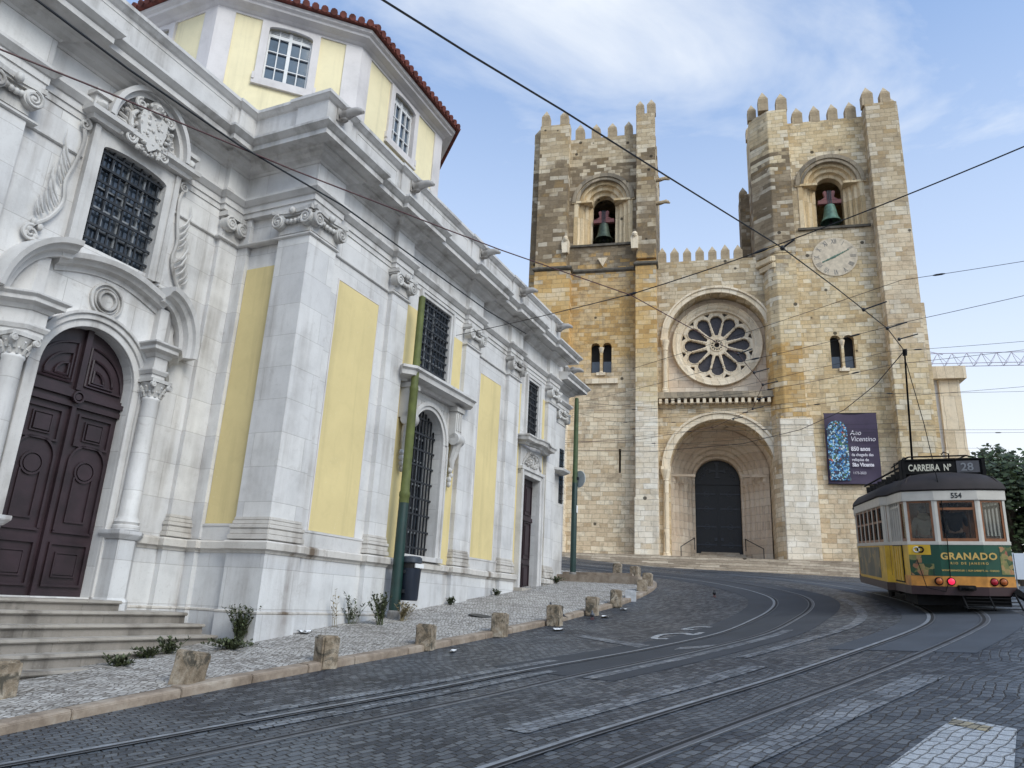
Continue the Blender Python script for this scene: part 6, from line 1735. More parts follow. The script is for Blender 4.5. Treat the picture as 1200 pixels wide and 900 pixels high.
# folding doors on the platform sides
for sg in (-1, 1):
    for (y0, y1) in ((.64, 1.74), (LEN - 1.74, LEN - .64)):
        f = MB(); x = sg * 1.0
        for i in range(4):
            a, b = y0 + (y1 - y0) * i / 4 + .012, y0 + (y1 - y0) * (i + 1) / 4 - .012
            for (u, v_) in ((a, a + .045), (b - .045, b)): f.box(x - .02, x + .02, u, v_, 1.43, 2.3)
            for (u, v_) in ((1.43, 1.5), (2.24, 2.3)): f.box(x - .02, x + .02, a + .045, b - .045, u, v_)
        f.build("folding_door", M['tr_white'], tram, bevel=.005)
        f = MB(); f.box(x - .035, x + .035, y0 - .03, y1 + .03, 1.5, 2.34)
        f2 = MB()
        for i in range(5):
            yy = y0 + (y1 - y0) * i / 4; f2.box(x - .03, x + .03, yy - .028, yy + .028, 1.43, 2.36)
        f2.build("door_stile", M['tr_white'], tram)
        f = MB(); f.box(sg * .6 - .3, sg * .6 + .42, y0, y1, .3, .36); f.build("step", M['tr_black'], tram)
# letterboard and roof
band("letterboard", 2.36, 2.58, M['tr_white'], tram, .03, .1, bevel=.01)
def hull(z, g):
    r_ = []
    for p in PLAN:
        s_ = 1 + g / 1.1; r_.append((p[0] * s_, LEN / 2 + (p[1] - LEN / 2) * (1 + g / 4.4), z))
    return r_
f = MB(); L_ = [hull(2.575, .04), hull(2.605, .06), hull(2.71, .02), hull(2.85, -.10), hull(2.97, -.34), hull(3.04, -.72)]
n_ = len(PLAN); v = [p for r_ in L_ for p in r_]; fs = [tuple(range(n_)), tuple(range(5 * n_, 6 * n_))]
for q in range(5):
    for i in range(n_): fs.append((q * n_ + i, q * n_ + (i + 1) % n_, (q + 1) * n_ + (i + 1) % n_, (q + 1) * n_ + i))
f.add(v, fs); roof = f.build("roof", M['tr_roof'], tram, smooth=True)
f = MB()
for x in (-.45, 0, .45): f.tube([(x * 2.1, .04 + abs(x) * .3, 2.70), (x * 1.9, .28, 2.87), (x * 1.5, .75, 2.985), (x, 1.4, 3.05)], .016, 5)
f.tube([(-.98, .3, 2.69), (-.42, .03, 2.725), (.42, .03, 2.725), (.98, .3, 2.69)], .014, 5)
f.build("roof_seam", M['tr_roof'], roof)
f = MB(); f.box(-.62, .62, 1.3, 7.1, 2.96, 3.10); f.box(-.5, .5, 1.4, 7.0, 3.10, 3.14)
for i in range(9):
    y = 1.3 + i * .7; f.box(-.75, .75, y, y + .06, 3.02, 3.2)
for sg in (-1, 1): f.tube([(sg * .72, 1.0, 3.27), (sg * .72, 7.4, 3.27)], .025, 6)
f.build("roof_gear", M['tr_black'], roof)
f = MB()
for y in (1.1, 2.2): f.tube([(-.74, y, 2.9), (-.74, y, 3.42), (-.6, y, 3.46), (.6, y, 3.46), (.74, y, 3.42), (.74, y, 2.9)], .02, 5)
f.tube([(.25, 1.15, 3.1), (.25, 1.15, 3.52), (.15, 1.15, 3.56), (.1, 1.15, 3.5)], .015, 5)
for sg in (-1, 1): f.tube([(sg * .6, 1.1, 3.46), (sg * .6, 2.2, 3.46), (sg * .6, 3.4, 3.44)], .018, 5)
f.box(-.2, .2, 1.5, 2.1, 3.1, 3.34); f.lathe([(.1, 3.1), (.1, 3.36), (.06, 3.4)], (-.45, 1.6, 0), 10)
for x in (-.9, -.75): f.box(x - .12, x + .1, 2.0, 3.4, 2.74, 2.95)
f.build("roof_rail", M['tr_black'], roof)
# destination box
f = MB(); f.box(-.80, .80, .72, 1.02, 3.0, 3.32); f.box(-.86, -.78, .69, 1.05, 2.84, 3.36); f.box(.78, .86, .69, 1.05, 2.84, 3.36); f.box(-.86, .86, .69, 1.05, 3.32, 3.36); f.box(-.78, .78, .70, .72, 3.0, 3.02)
dbx = f.build("destination_box", M['tr_black'], tram, bevel=.01)
text_obj("lettering", "CARREIRA  Nº", .215, M['tr_pale'], dbx, (-.72, .71, 3.085), (R(90), 0, 0), .003, .004, 'LEFT', .66)
f = MB(); f.box(.28, .74, .708, .719, 3.03, 3.30); f.build("number_panel", plain("number_panel_grey", (.05, .05, .06), .5), dbx)
text_obj("lettering", "28", .25, plain("dim_number_lettering", (.17, .18, .2), .5, bump=0), dbx, (.36, .702, 3.075), (R(90), 0, 0), .003, .004, 'LEFT', 1.05)
text_obj("fleet_number", "554", .16, M['iron'], tram, (.02, -.035, 2.41), (R(90), 0, 0), .002, .004, 'CENTER', .9)
# advert lettering on the rear
text_obj("lettering", "GRANADO", .20, M['tr_gold'], tram, (.12, -.016, 1.10), (R(90), 0, 0), .003, .006, 'CENTER', 1.0, 0, 1.12)
text_obj("lettering", "RIO DE JANEIRO", .068, M['tr_gold'], tram, (.12, -.016, .995), (R(90), 0, 0), .002, .001, 'CENTER', 1.0, 0, 1.5)
text_obj("lettering", "WWW.GRANADO.EU  |  RUA GARRETT, 36 - CHIADO", .05, M['tr_gold'], tram, (.12, -.016, .85), (R(90), 0, 0), .002, .001, 'CENTER', .9)
def face(a, b, t0, t1, z0, z1, mat, name, off=.016):
    A, B = Vector(a), Vector(b); d = (B - A); nrm = Vector((d.y, -d.x)).normalized(); f = MB()
    P0, P1 = A + d * t0, A + d * t1
    f.add([(*(P0 + nrm * off), z0), (*(P1 + nrm * off), z0), (*(P1 + nrm * off), z1), (*(P0 + nrm * off), z1), (*P0, z0), (*P1, z0), (*P1, z1), (*P0, z1)], [(0, 1, 2, 3), (7, 6, 5, 4), (0, 4, 5, 1), (1, 5, 6, 2), (2, 6, 7, 3), (3, 7, 4, 0)])
    return f.build(name, mat, tram)
face(END[1], END[2], .02, .78, .755, 1.0, M['ad_plant'], "printed_fruit", .018); face(END[1], END[2], .0, .4, 1.02, 1.2, M['ad_plant'], "printed_fruit", .017)
face(END[3], END[4], .55, .99, .79, 1.37, M['ad_plant'], "printed_fruit", .018)
yl = face(END[1], END[2], .0, .72, 1.19, 1.405, M['tr_yellow'], "operator_panel", .019)
def curved(name, mat, pts, r, parent): 
    f = MB(); f.tube(pts, r, 6); return f.build(name, mat, parent, smooth=True)
A_, B_ = Vector(END[1]), Vector(END[2]); d_ = (B_ - A_).normalized(); n_2 = Vector((d_.y, -d_.x))
for t, mt in ((.16, 'tr_pale'), (.24, 'tr_black')):
    c_ = A_ + d_ * t; pts = []
    for i in range(21):
        a = 2 * PI * i / 20; p = c_ + d_ * (.055 * math.cos(a)) + n_2 * .026; pts.append((p.x, p.y, 1.30 + .055 * math.sin(a)))
    curved("operator_emblem", M[mt], pts, .017, yl)
# lamps
for x, y, m_, lab in ((-.50, .02, 'lens_amber', None), (-.27, -.0, 'lens_lit', "lit red tail lamp"), (.55, .05, 'lens_red', None), (.74, .11, 'lens_amber', None)):
    f = MB(); f.lathe([(.085, 0), (.085, -.035), (.075, -.05)], (x, y - .0, .635), 18, 0, 'y'); hs = f.build("lamp", M['tr_black'], tram, smooth=True)
    if lab: hs["label"] = lab
    f = MB(); f.lathe([(.07, -.04), (.06, -.07), (.03, -.085), (0, -.088)], (x, y, .635), 18, 0, 'y'); f.build("lens", M[m_], hs, smooth=True)
# coupling, fender, truck, wheels
f = MB(); f.box(-.16, .16, -.16, .05, .46, .56); f.tube([(-.1, -.16, .51), (0, -.22, .51), (.1, -.16, .51)], .03, 6); f.build("coupler", M['tr_black'], tram, bevel=.01)
f = MB(); f.add([(-1.02, .1, .40), (1.02, .1, .40), (1.12, -.06, .24), (-1.12, -.06, .24), (-1.02, .16, .36), (1.02, .16, .36), (1.12, 0, .22), (-1.12, 0, .22)], [(0, 1, 2, 3), (7, 6, 5, 4), (0, 4, 5, 1), (1, 5, 6, 2), (2, 6, 7, 3), (3, 7, 4, 0)]) if False else None
f.box(-.9, .9, .3, 1.6, .12, .40); f.box(.88, 1.2, .1, .5, .34, .40); f.prism([(.9, .42), (1.3, .16), (1.34, .2), (1.0, .5)], .08, .5, 'y')
f.build("corner_fender", M['tr_black'], tram)
f = MB()
for i in range(4): z = .10 + i * .065; y = -.30 + i * .08; f.box(-.1 + .02 * i, .95 - .02 * i, y, y + .05, z, z + .016)
for x in (-.08, .42, .92): f.tube([(x, -.32, .09), (x, .06, .38)], .02, 5)
f.build("lifeguard", M['tr_black'], tram)
f = MB(); f.box(-.62, .62, 1.7, 6.7, .28, .5); f.box(-.75, .75, 3.2, 5.2, .2, .42)
for y in (2.6, 5.8): f.box(-.6, .6, y - .5, y + .5, .22, .5)
f.build("truck", M['tr_black'], tram, bevel=.02)
for y in (2.6, 5.8):
    for x in (-.51, .51):
        f = MB(); f.lathe([(.10, -.05), (.36, -.05), (.40, -.03), (.36, .0), (.35, .05), (.1, .05)], (x, y, .35), 24, 0, 'x'); f.build("wheel", M['tr_black'], tram, smooth=True)
# trolley pole, retrieval rope
_ti = tram.matrix_basis.inverted(); TIP = _ti @ Vector((8.2, 14.47, 7.05))
f = MB(); f.tube([(0, 3.9, 3.2), tuple(TIP)], [.03, .02], 8); f.lathe([(.2, 3.04), (.22, 3.12), (.12, 3.2)], (0, 3.9, 0), 12); f.tube([tuple(TIP + Vector((0, .0, -.08))), tuple(TIP + Vector((0, -.04, .08)))], .05, 8)
f.build("trolley_pole", M['tr_black'], tram, smooth=True)
f = MB(); f.tube([tuple(TIP * .96 + Vector((0, 3.9, 3.08)) * .04), tuple(Vector((-.25, .1, 2.9)) * .6 + TIP * .4), (-.28, .0, 2.6), (-.26, -.05, 1.5), (-.28, -.05, .75), (-.4, -.06, .42), (-.75, -.02, .5), (-.86, .12, 1.1)], .009, 5); f.build("pole_rope", M['tr_black'], tram)
# inside: bulkheads, seats, poles
f = MB()
for y in (1.85, LEN - 1.85): 
    f.box(-1.1, -.36, y - .03, y + .03, .7, 2.4); f.box(.36, 1.1, y - .03, y + .03, .7, 2.4); f.box(-.36, .36, y - .03, y + .03, 2.2, 2.4)
f.split("bulkhead", M['wood'], tram)
f = MB(); f.box(-.85, .85, .35, LEN - .35, 2.5, 2.55); f.build("ceiling", M['wood'], tram)
f = MB()
for i in range(5):
    for x in (-.8, .8): f.box(x - .3, x + .3, 2.4 + i * .8, 2.46 + i * .8, .72, 1.55); f.box(x - .3, x + .3, 2.4 + i * .8, 2.8 + i * .8, 1.05, 1.13)
f.build("seat", M['tr_brown'], tram)
f = MB(); f.tube([(.34, .5, .7), (.34, .5, 2.5)], .022, 6); f.tube([(-.34, 1.2, .7), (-.34, 1.2, 2.5)], .022, 6); f.box(.5, .85, .3, .55, .7, 1.6); f.build("grab_pole", M['wood'], tram)

# ---------------------------------------------------------------- people riding on the rear platform
M['skin'] = plain("skin", (.38, .22, .15), .6, var=.1, bump=0)
M['hair'] = plain("dark_hair", (.018, .014, .012), .6, var=.3, scale=20)
M['beige'] = plain("beige_hooded_jacket", (.42, .35, .27), .85, var=.15, scale=8)
M['navy'] = plain("navy_jacket", (.014, .018, .035), .8, var=.2)
M['trouser'] = plain("dark_trousers", (.02, .02, .024), .85, var=.2)
def person(loc, rz, hgt, label, cloth, hood=False, bag=None):
    """standing rider: one skinned body, clothing and hair as children"""
    s_ = hgt / 1.72
    J = {'pel': (0, 0, .95, .135), 'waist': (0, .01, 1.10, .125), 'chest': (0, 0, 1.32, .14), 'neck': (0, -.01, 1.48, .058), 'jaw': (0, .02, 1.56, .07), 'head': (0, .01, 1.64, .09), 'crown': (0, 0, 1.70, .07),
         'shl': (-.17, 0, 1.40, .062), 'ell': (-.25, .02, 1.13, .045), 'wrl': (-.2, .2, 1.0, .03), 'hal': (-.17, .27, 1.0, .032), 'shr': (.17, 0, 1.40, .062), 'elr': (.24, .1, 1.16, .045), 'wrr': (.2, .28, 1.3, .03), 'har': (.18, .33, 1.36, .032),
         'hil': (-.09, 0, .9, .085), 'knl': (-.1, .02, .5, .06), 'anl': (-.1, -.02, .09, .042), 'tol': (-.1, .12, .04, .035), 'hir': (.09, 0, .9, .085), 'knr': (.1, .02, .5, .06), 'anr': (.1, -.02, .09, .042), 'tor': (.1, .12, .04, .035)}
    E_ = [('pel', 'waist'), ('waist', 'chest'), ('chest', 'neck'), ('neck', 'jaw'), ('jaw', 'head'), ('head', 'crown'), ('chest', 'shl'), ('shl', 'ell'), ('ell', 'wrl'), ('wrl', 'hal'), ('chest', 'shr'), ('shr', 'elr'), ('elr', 'wrr'), ('wrr', 'har'), ('pel', 'hil'), ('hil', 'knl'), ('knl', 'anl'), ('anl', 'tol'), ('pel', 'hir'), ('hir', 'knr'), ('knr', 'anr'), ('anr', 'tor')]
    def skin(name, keys, grow, mat, parent):
        ks = [q for q in J if q in keys]; me = bpy.data.meshes.new(name)
        me.from_pydata([J[q][:3] for q in ks], [(ks.index(a), ks.index(b)) for a, b in E_ if a in ks and b in ks], [])
        o = link_mesh(name, me, parent); me.materials.append(mat)
        md = o.modifiers.new("skin", 'SKIN'); md.use_smooth_shade = True
        for i, q in enumerate(ks): me.skin_vertices[0].data[i].radius = (J[q][3] + grow, J[q][3] * (.82 if q in ('chest', 'waist', 'pel') else 1) + grow)
        me.skin_vertices[0].data[0].use_root = True
        o.modifiers.new("sub", 'SUBSURF').levels = 1; o.modifiers["sub"].render_levels = 2
        dg = bpy.context.evaluated_depsgraph_get(); m2 = bpy.data.meshes.new_from_object(o.evaluated_get(dg)); m2.name = name
        o.modifiers.clear(); o.data = m2
        return o
    b = skin("person", set(J), 0, M['skin'], None); b.location = loc; b.rotation_euler = (0, 0, rz); b.scale = (s_,) * 3
    tag(b, label, "person")
    skin("jacket", {'pel', 'waist', 'chest', 'shl', 'ell', 'wrl', 'shr', 'elr', 'wrr'}, .022, cloth, b)
    skin("trousers", {'pel', 'hil', 'knl', 'anl', 'hir', 'knr', 'anr'}, .016, M['trouser'], b)
    f = MB(); f.blob((0, -.015, 1.675), .098, .105, .085, 14, 8); f.blob((0, -.05, 1.60), .09, .07, .1, 12, 6)
    f.build("hair", M['hair'], b, smooth=True)
    f = MB()
    for sg in (-1, 1): f.blob((sg * .033, .098, 1.645), .013, .008, .009, 8, 5); f.blob((sg * .094, .01, 1.63), .014, .022, .032, 8, 5)
    f.blob((0, .108, 1.615), .014, .022, .024, 8, 5); f.blob((0, .098, 1.575), .026, .008, .007, 8, 5)
    f.build("face", M['skin'], b, smooth=True)
    if hood:
        f = MB(); f.blob((0, -.07, 1.48), .15, .11, .1, 14, 8); f.build("hood", cloth, b, smooth=True)
    return b
def tw(x, y, z): return tram.matrix_basis @ Vector((x, y, z))
person(tw(-.58, .52, .70), -R(TH) + R(10), 1.36, "person with dark hair in a beige hooded jacket seen through the tram's left rear window", M['beige'], True)
person(tw(.12, .75, .70), -R(TH) - R(20), 1.50, "person in a dark navy jacket standing behind the tram's middle rear window", M['navy'])

# ================================================================== POLES, BIN, SIGN
M['pole_moss'] = plain("mossy_green_pole_paint", (.085, .10, .022), .7, var=.3, scale=4, bump=.15)
M['pole_dark'] = plain("dark_green_pole_paint", (.006, .028, .024), .45, var=.3, scale=4, bump=.08)
M['concrete'] = plain("grey_footing", (.2, .19, .18), .9, var=.25, scale=8, bump=.4)
M['binplastic'] = plain("dark_blue_bin_plastic", (.012, .018, .032), .5, var=.2, scale=3, bump=.05)
M['binlid'] = plain("grey_blue_bin_lid", (.04, .05, .065), .5, var=.2)
M['signback'] = plain("grey_sign_face", (.42, .45, .46), .4, var=.12)
M['paper'] = plain("white_paper", (.7, .7, .7), .8, var=.08)
PS, PO = 3.70, .28
px, py = so2w(PS, PO); pz = pave_z(PS, PO)
e = empty("tram_wire_pole", (px, py, pz), CHA, "tall mossy green pole beside the litter bin, dark green below", "pole", "green poles along the church")
f = MB(); f.lathe([(.14, -.2), (.14, .13), (.11, .16)], (0, 0, 0), 16); f.build("footing", M['concrete'], e, bevel=.01)
f = MB(); f.lathe([(.118, .1), (.115, 1.0), (.108, 2.35), (.10, 2.42)], (0, 0, 0), 20); f.build("lower_shaft", M['pole_dark'], e, smooth=True)
f = MB(); f.lathe([(.112, 2.38), (.108, 2.5), (.118, 2.52), (.118, 2.6), (.1, 2.64), (.094, 4.9), (.1, 4.92), (.1, 4.99), (.085, 5.02), (.078, 7.2), (.03, 7.24)], (0, 0, 0), 20)
f.box(.07, .17, -.02, .02, 5.6, 5.66); f.build("shaft", M['pole_moss'], e, smooth=True)
# bin
bo = .26
bx_, by_ = so2w(PS + .28, PO + .16); bz = pave_z(PS, PO)
e = empty("litter_bin", (bx_, by_, bz + .36), CHA, "dark blue litter bin with a white strip, strapped to the mossy green pole", "bin")
f = MB(); n_ = 20
def sq(r_, z, q=3.2):
    return [(math.copysign(abs(math.cos(2 * PI * i / n_)) ** (2 / q), math.cos(2 * PI * i / n_)) * r_[0], math.copysign(abs(math.sin(2 * PI * i / n_)) ** (2 / q), math.sin(2 * PI * i / n_)) * r_[1], z) for i in range(n_)]
def loft(mb, rings):
    v = [p for r_ in rings for p in r_]; k_ = len(rings[0]); fs = [tuple(range(k_ - 1, -1, -1)), tuple(range((len(rings) - 1) * k_, len(rings) * k_))]
    for a in range(len(rings) - 1):
        for i in range(k_): fs.append((a * k_ + i, a * k_ + (i + 1) % k_, (a + 1) * k_ + (i + 1) % k_, (a + 1) * k_ + i))
    mb.add(v, fs)
loft(f, [sq((.165, .14), 0), sq((.18, .155), .03), sq((.205, .175), .62), sq((.215, .185), .66)]); f.build("bin_body", M['binplastic'], e, smooth=True)
f = MB(); loft(f, [sq((.2, .17), .77), sq((.215, .185), .79), sq((.21, .18), .88), sq((.17, .14), .91)]); f.build("lid", M['binlid'], e, smooth=True)
f = MB(); loft(f, [sq((.185, .15), .655), sq((.185, .15), .775)]); f.build("opening", M['black'], e)
f = MB(); f.box(-.15, .17, -.20, -.17, .672, .758); f.build("white_strip", M['paper'], e)
f = MB(); f.box(-.25, -.1, .0, .1, .15, .22); f.box(-.25, -.1, .0, .1, .55, .62); f.build("bracket", M['iron'], e)
# far pole with round sign
PS2, PO2 = 14.6, .28
px, py = so2w(PS2, PO2)
e = empty("tram_wire_pole", (px, py, 2.62), CHA, "slim green pole at the church's far corner carrying a round disc", "pole", "green poles along the church")
f = MB(); f.lathe([(.12, -.2), (.12, .1), (.1, .14)], (0, 0, 0), 16); f.build("footing", M['concrete'], e)
f = MB(); f.lathe([(.105, .1), (.1, 3.2), (.09, 3.25)], (0, 0, 0), 18); f.build("lower_shaft", M['pole_dark'], e, smooth=True)
f = MB(); f.lathe([(.1, 3.2), (.09, 3.4), (.08, 6.0), (.07, 6.3), (.02, 6.33)], (0, 0, 0), 18); f.build("shaft", plain("green_pole_paint", (.045, .075, .025), .6, var=.3), e, smooth=True)
f = MB(); f.lathe([(.0, -.012), (.30, -.012), (.30, .012), (.0, .012)], (0, 0, 0), 28, 0, 'y')
sg_ = f.build("round_sign", M['signback'], e); sg_.location = (.13, -.12, 3.35); sg_.rotation_euler = (0, 0, R(62))
f = MB(); f.box(-.05, .05, -.13, .0, 3.3, 3.4); f.build("clamp", M['iron'], e)
f = MB(); f.box(-.06, .06, -.112, -.1, 2.15, 2.4); f.build("sticker", M['paper'], e)

# ================================================================== OVERHEAD WIRES
M['wire'] = plain("black_overhead_wire", (.010, .010, .012), .6, bump=0)
M['wirered'] = plain("red_brown_cable", (.07, .02, .022), .6, bump=0)
def wire(pts, r, label, mat='wire', sag=0.0, fit=(), group="overhead tram wires"):
    P = [Vector(p) for p in pts]; out_ = []
    for i in range(len(P) - 1):
        n_ = 8
        for j in range(n_ + (1 if i == len(P) - 2 else 0)):
            t = j / n_; q = P[i].lerp(P[i + 1], t); q.z -= sag * 4 * t * (1 - t); out_.append(q)
    e = empty("overhead_wire", tuple(out_[0]), 0, label, "wire", group)
    o0 = out_[0]
    f = MB(); f.tube([tuple(q - o0) for q in out_], r, 5); f.build("cable", M[mat], e, smooth=True)
    for t in fit:
        i = min(int(t * (len(out_) - 1)), len(out_) - 2); q = out_[i] - o0; d = (out_[i + 1] - out_[i]).normalized()
        g = MB(); g.tube([tuple(q - d * .1), tuple(q - d * .05), tuple(q + d * .05), tuple(q + d * .1)], [.008, .019, .019, .008], 8); g.build("insulator", M['iron'], e, smooth=True)
    return e
def hanger(e, pts):
    o0 = e.location
    for a, b in pts:
        g = MB(); a, b = Vector(a) - o0, Vector(b) - o0; g.tube([tuple(a), tuple(b)], .013, 5); g.blob(tuple(a), .035, .035, .035, 8, 5); g.build("hanger", M['iron'], e, smooth=True)
w = wire([(8.2, 14.47, 7.09), (6.94, 12.73, 6.86), (4.91, 10.33, 6.49), (3.43, 8.61, 6.21), (1.46, 6.56, 5.87), (.32, 5.38, 5.69), (-.45, 4.59, 5.55), (-1.5, 3.5, 5.38), (-6, -1, 5.0)], .009, "thick trolley wire running from the top of the picture down to the tram's pole")
hanger(w, [((6.94, 12.73, 6.86), (7.25, 12.6, 6.95)), ((7.6, 13.55, 6.98), (7.9, 13.4, 7.05)), ((3.43, 8.61, 6.21), (3.55, 8.5, 6.28)), ((5.9, 11.5, 6.67), (6.2, 11.3, 6.75))])
wire([(8.2, 14.47, 7.09), (9.1, 17.5, 7.3), (9.9, 21.0, 7.6), (10.2, 25, 7.95), (9.5, 29.2, 8.3), (6.8, 33.4, 8.7), (1, 37.4, 9.3), (-6, 40, 10)], .011, "trolley wire continuing beyond the tram's pole and curving left past the cathedral")
w = wire([(-8, -1, 5.0), (-3.29, 4.0, 5.3), (-3.05, 4.72, 5.37), (-2.59, 5.82, 5.48), (-1.93, 7.06, 5.63), (-.46, 10.67, 5.98), (.2, 12.0, 6.12)], .009, "black trolley wire crossing the church's upper left cornice")
w = wire([(-6, 1.5, 5.0), (-3.85, 4.48, 5.29), (-3.44, 4.91, 5.35), (-2.23, 6.3, 5.55), (-.88, 7.67, 5.74), (-.22, 8.34, 5.84), (1.72, 10.15, 6.12), (2.98, 11.87, 6.36), (4.5, 13.88, 6.62), (6.07, 16.97, 6.98), (7.0, 20.5, 7.35), (7.0, 24.5, 7.75), (5.2, 29, 8.2), (0, 34, 8.8), (-8, 38.5, 9.8)], .0075, "red-brown trolley wire slanting across the coat of arms and on past the rose window", 'wirered')
hanger(w, [((4.5, 13.88, 6.62), (4.75, 13.75, 6.7)), ((5.4, 15.6, 6.82), (5.7, 15.5, 6.9)), ((6.07, 16.97, 6.98), (6.4, 16.85, 7.05)), ((6.6, 18.9, 7.18), (6.9, 18.8, 7.25)), ((7.0, 20.5, 7.35), (7.3, 20.45, 7.42)), ((7.05, 22.5, 7.55), (7.35, 22.45, 7.62))])
wire([(-1.05, 18.6, 8.45), (-1.0, 11.06, 5.98)][::1] if False else [(*so2w(5.95, -.02), 8.3), (1.72, 10.15, 6.14), (3.43, 8.61, 6.28), (5.04, 6.35, 6.27), (8, 2.2, 6.3)], .008, "span wire from the church front across both tracks to the upper right", sag=.02, fit=(.28, .48))
def dpt(u, v, d): pass
SP = [  # thin span wires between the poles and fittings
 ([(*so2w(14.6, .28), 8.75), (4.9, 15.2, 6.9), (7.3, 12.9, 7.05), (12.5, 9.0, 7.6)], "thin span wire from the far pole to the right, above the banner"),
 ([(*so2w(14.6, .28), 8.55), (6.5, 18.8, 7.35), (8.9, 16.2, 7.4), (14, 13.5, 7.6)], "thin span wire from the far pole crossing just above the porch arch"),
 ([(*so2w(14.6, .28), 8.8), (7.0, 22.4, 7.7), (9.7, 20.3, 7.7), (16, 17.5, 7.9)], "thin span wire from the far pole passing behind the tram's trolley pole"),
 ([(-2, 40, 9.4), (6.3, 27.3, 8.2), (10.2, 25.4, 8.1), (18, 23.5, 8.0)], "thin span wire across the porch at capital height"),
 ([(-3, 43, 10.6), (1.6, 33.0, 8.9), (8.0, 31.5, 8.7), (20, 29, 8.6)], "thin span wire across the porch vault low down"),
 ([(-1, 44.6, 17.6), (1.2, 34.6, 9.6), (.6, 33.3, 8.85), (*so2w(14.6, .28), 8.35)], "bent tie wire hanging from the left tower's twin window"),
 ([(3.0, 17.5, 7.4), (7.0, 12.2, 7.6), (11.5, 10.4, 8.0), (20, 8, 8.3)], "thin span wire reaching the right edge below the thick wire, above the crane jib"),
 ([(5.2, 24.0, 8.4), (9.5, 17.5, 8.2), (14.5, 15.5, 8.3), (22, 13.5, 8.5)], "thin span wire reaching the right edge just above the crane jib"),
 ([(5.0, 30.0, 9.2), (11.2, 22.5, 8.6), (17.5, 20.5, 8.5), (26, 18, 8.5)], "thin span wire reaching the right edge just under the crane jib"),
 ([(6.0, 34.0, 9.0), (12.0, 27.0, 8.4), (19.0, 24.5, 8.2), (30, 21, 8.1)], "thin span wire ending low at the right, above the trees"),
 ([(-3, 41, 13.2), (1.0, 33.0, 10.2), (6.6, 29.0, 9.6), (9.8, 24.0, 8.6)], "thin wire sloping down across the rose window's lower right"),
 ([(*so2w(14.6, .28), 8.4), (4.6, 31.0, 9.4), (7.6, 29.5, 9.2), (11.5, 27.5, 8.8)], "thin wire from the far pole up to the ledge under the rose"),
 ([(-8, 36, 11.5), (0, 34.2, 9.5), (7.2, 30.2, 9.1), (16, 27, 9.0)], "thin span wire level with the ledge under the rose"),
]
for pts, lab in SP: wire(pts, .0052, lab, sag=.03, fit=(.4, .62))

# ================================================================== PIGEONS, LITTER
M['pigeon'] = plain("grey_pigeon_feathers", (.10, .11, .13), .7, var=.4, scale=30)
M['pigeondark'] = plain("dark_pigeon_feathers", (.03, .032, .04), .6, var=.4, scale=30)
M['pigeonred'] = plain("red_pigeon_legs", (.28, .06, .05), .7, bump=0)
def pigeon(x, y, z, rz, label, mat, peck=False):
    m_ = MB(); hz_ = .10 if peck else .23; hy = .15 if peck else .09
    pts = [(0, -.20, .09), (0, -.12, .11), (0, -.04, .125), (0, .04, .135), (0, .085, .16 if not peck else .14), (0, hy, hz_ - .01), (0, hy + .025, hz_ + .005), (0, hy + .045, hz_ - .01)]
    m_.tube(pts, [.012, .03, .058, .062, .046, .027, .027, .008], 10)
    m_.add([(-.03, -.1, .12), (.03, -.1, .12), (.025, -.26, .075), (-.025, -.26, .075), (-.03, -.1, .105), (.03, -.1, .105), (.025, -.26, .065), (-.025, -.26, .065)], [(0, 1, 2, 3), (7, 6, 5, 4), (0, 4, 5, 1), (1, 5, 6, 2), (2, 6, 7, 3), (3, 7, 4, 0)])
    for sg in (-1, 1): m_.blob((sg * .05, -.03, .13), .018, .1, .042, 8, 6)
    o = m_.build("pigeon", M[mat], None, smooth=True); o.location = (x, y, z); o.rotation_euler = (0, 0, R(rz)); o.scale = (.78,) * 3
    tag(o, label, "pigeon", "pigeons around the bollards")
    g = MB()
    for sg in (-1, 1):
        g.tube([(sg * .025, .0, .09), (sg * .026, .01, .012)], .007, 5)
        for a in (-.02, 0, .02): g.tube([(sg * .026, .01, .01), (sg * .026 + a, .045, .006)], .005, 4)
    g.build("legs", M['pigeonred'], o)
    g = MB(); g.tube([(0, hy + .04, hz_ - .005), (0, hy + .075, hz_ - .02)], [.008, .002], 6); g.build("beak", M['iron'], o)
    return o
for s_, o_, rz, lab, mt, pk in ((7.38, 2.34, 10, "dark pigeon standing alone in the middle of the pavement", 'pigeondark', False), (6.2, 3.0, 60, "pigeon pecking right beside the dark-topped bollard", 'pigeondark', True), (13.1, 3.12, -30, "small dark pigeon between the two bollards at the kerb bend", 'pigeondark', False)):
    x, y = so2w(s_, o_); pigeon(x, y, pave_z(s_, o_), rz, lab, M and mt, pk)
x, y = so2w(7.19, 3.44); pigeon(x, y, gz(x, y), 170, "grey and white pigeon in the gutter by the white paper", 'pigeon', False)
pigeon(5.97, 21.37, gz(5.97, 21.37), 165, "lone dark pigeon out on the cobbled street", 'pigeondark', False)
def litter(x, y, z, sx, sy, label, rz=0, seed=1):
    rnd = random.Random(seed); m_ = MB(); n_ = 5; v = []
    for zz in (0, .006):
        for j in range(n_):
            for i in range(n_): v.append(((i / 4 - .5) * sx, (j / 4 - .5) * sy, zz + .012 + rnd.random() * min(sx, sy) * .22))
    q = n_ * n_; fs = []
    for j in range(n_ - 1):
        for i in range(n_ - 1):
            a = j * n_ + i; fs += [(a, a + 1, a + n_ + 1, a + n_), (a + q + n_, a + q + n_ + 1, a + q + 1, a + q)]
    m_.add(v, fs); o = m_.build("paper_litter", M['paper'], None); o.location = (x, y, z); o.rotation_euler = (0, 0, R(rz))
    return tag(o, label, "litter", "paper litter", "thing")
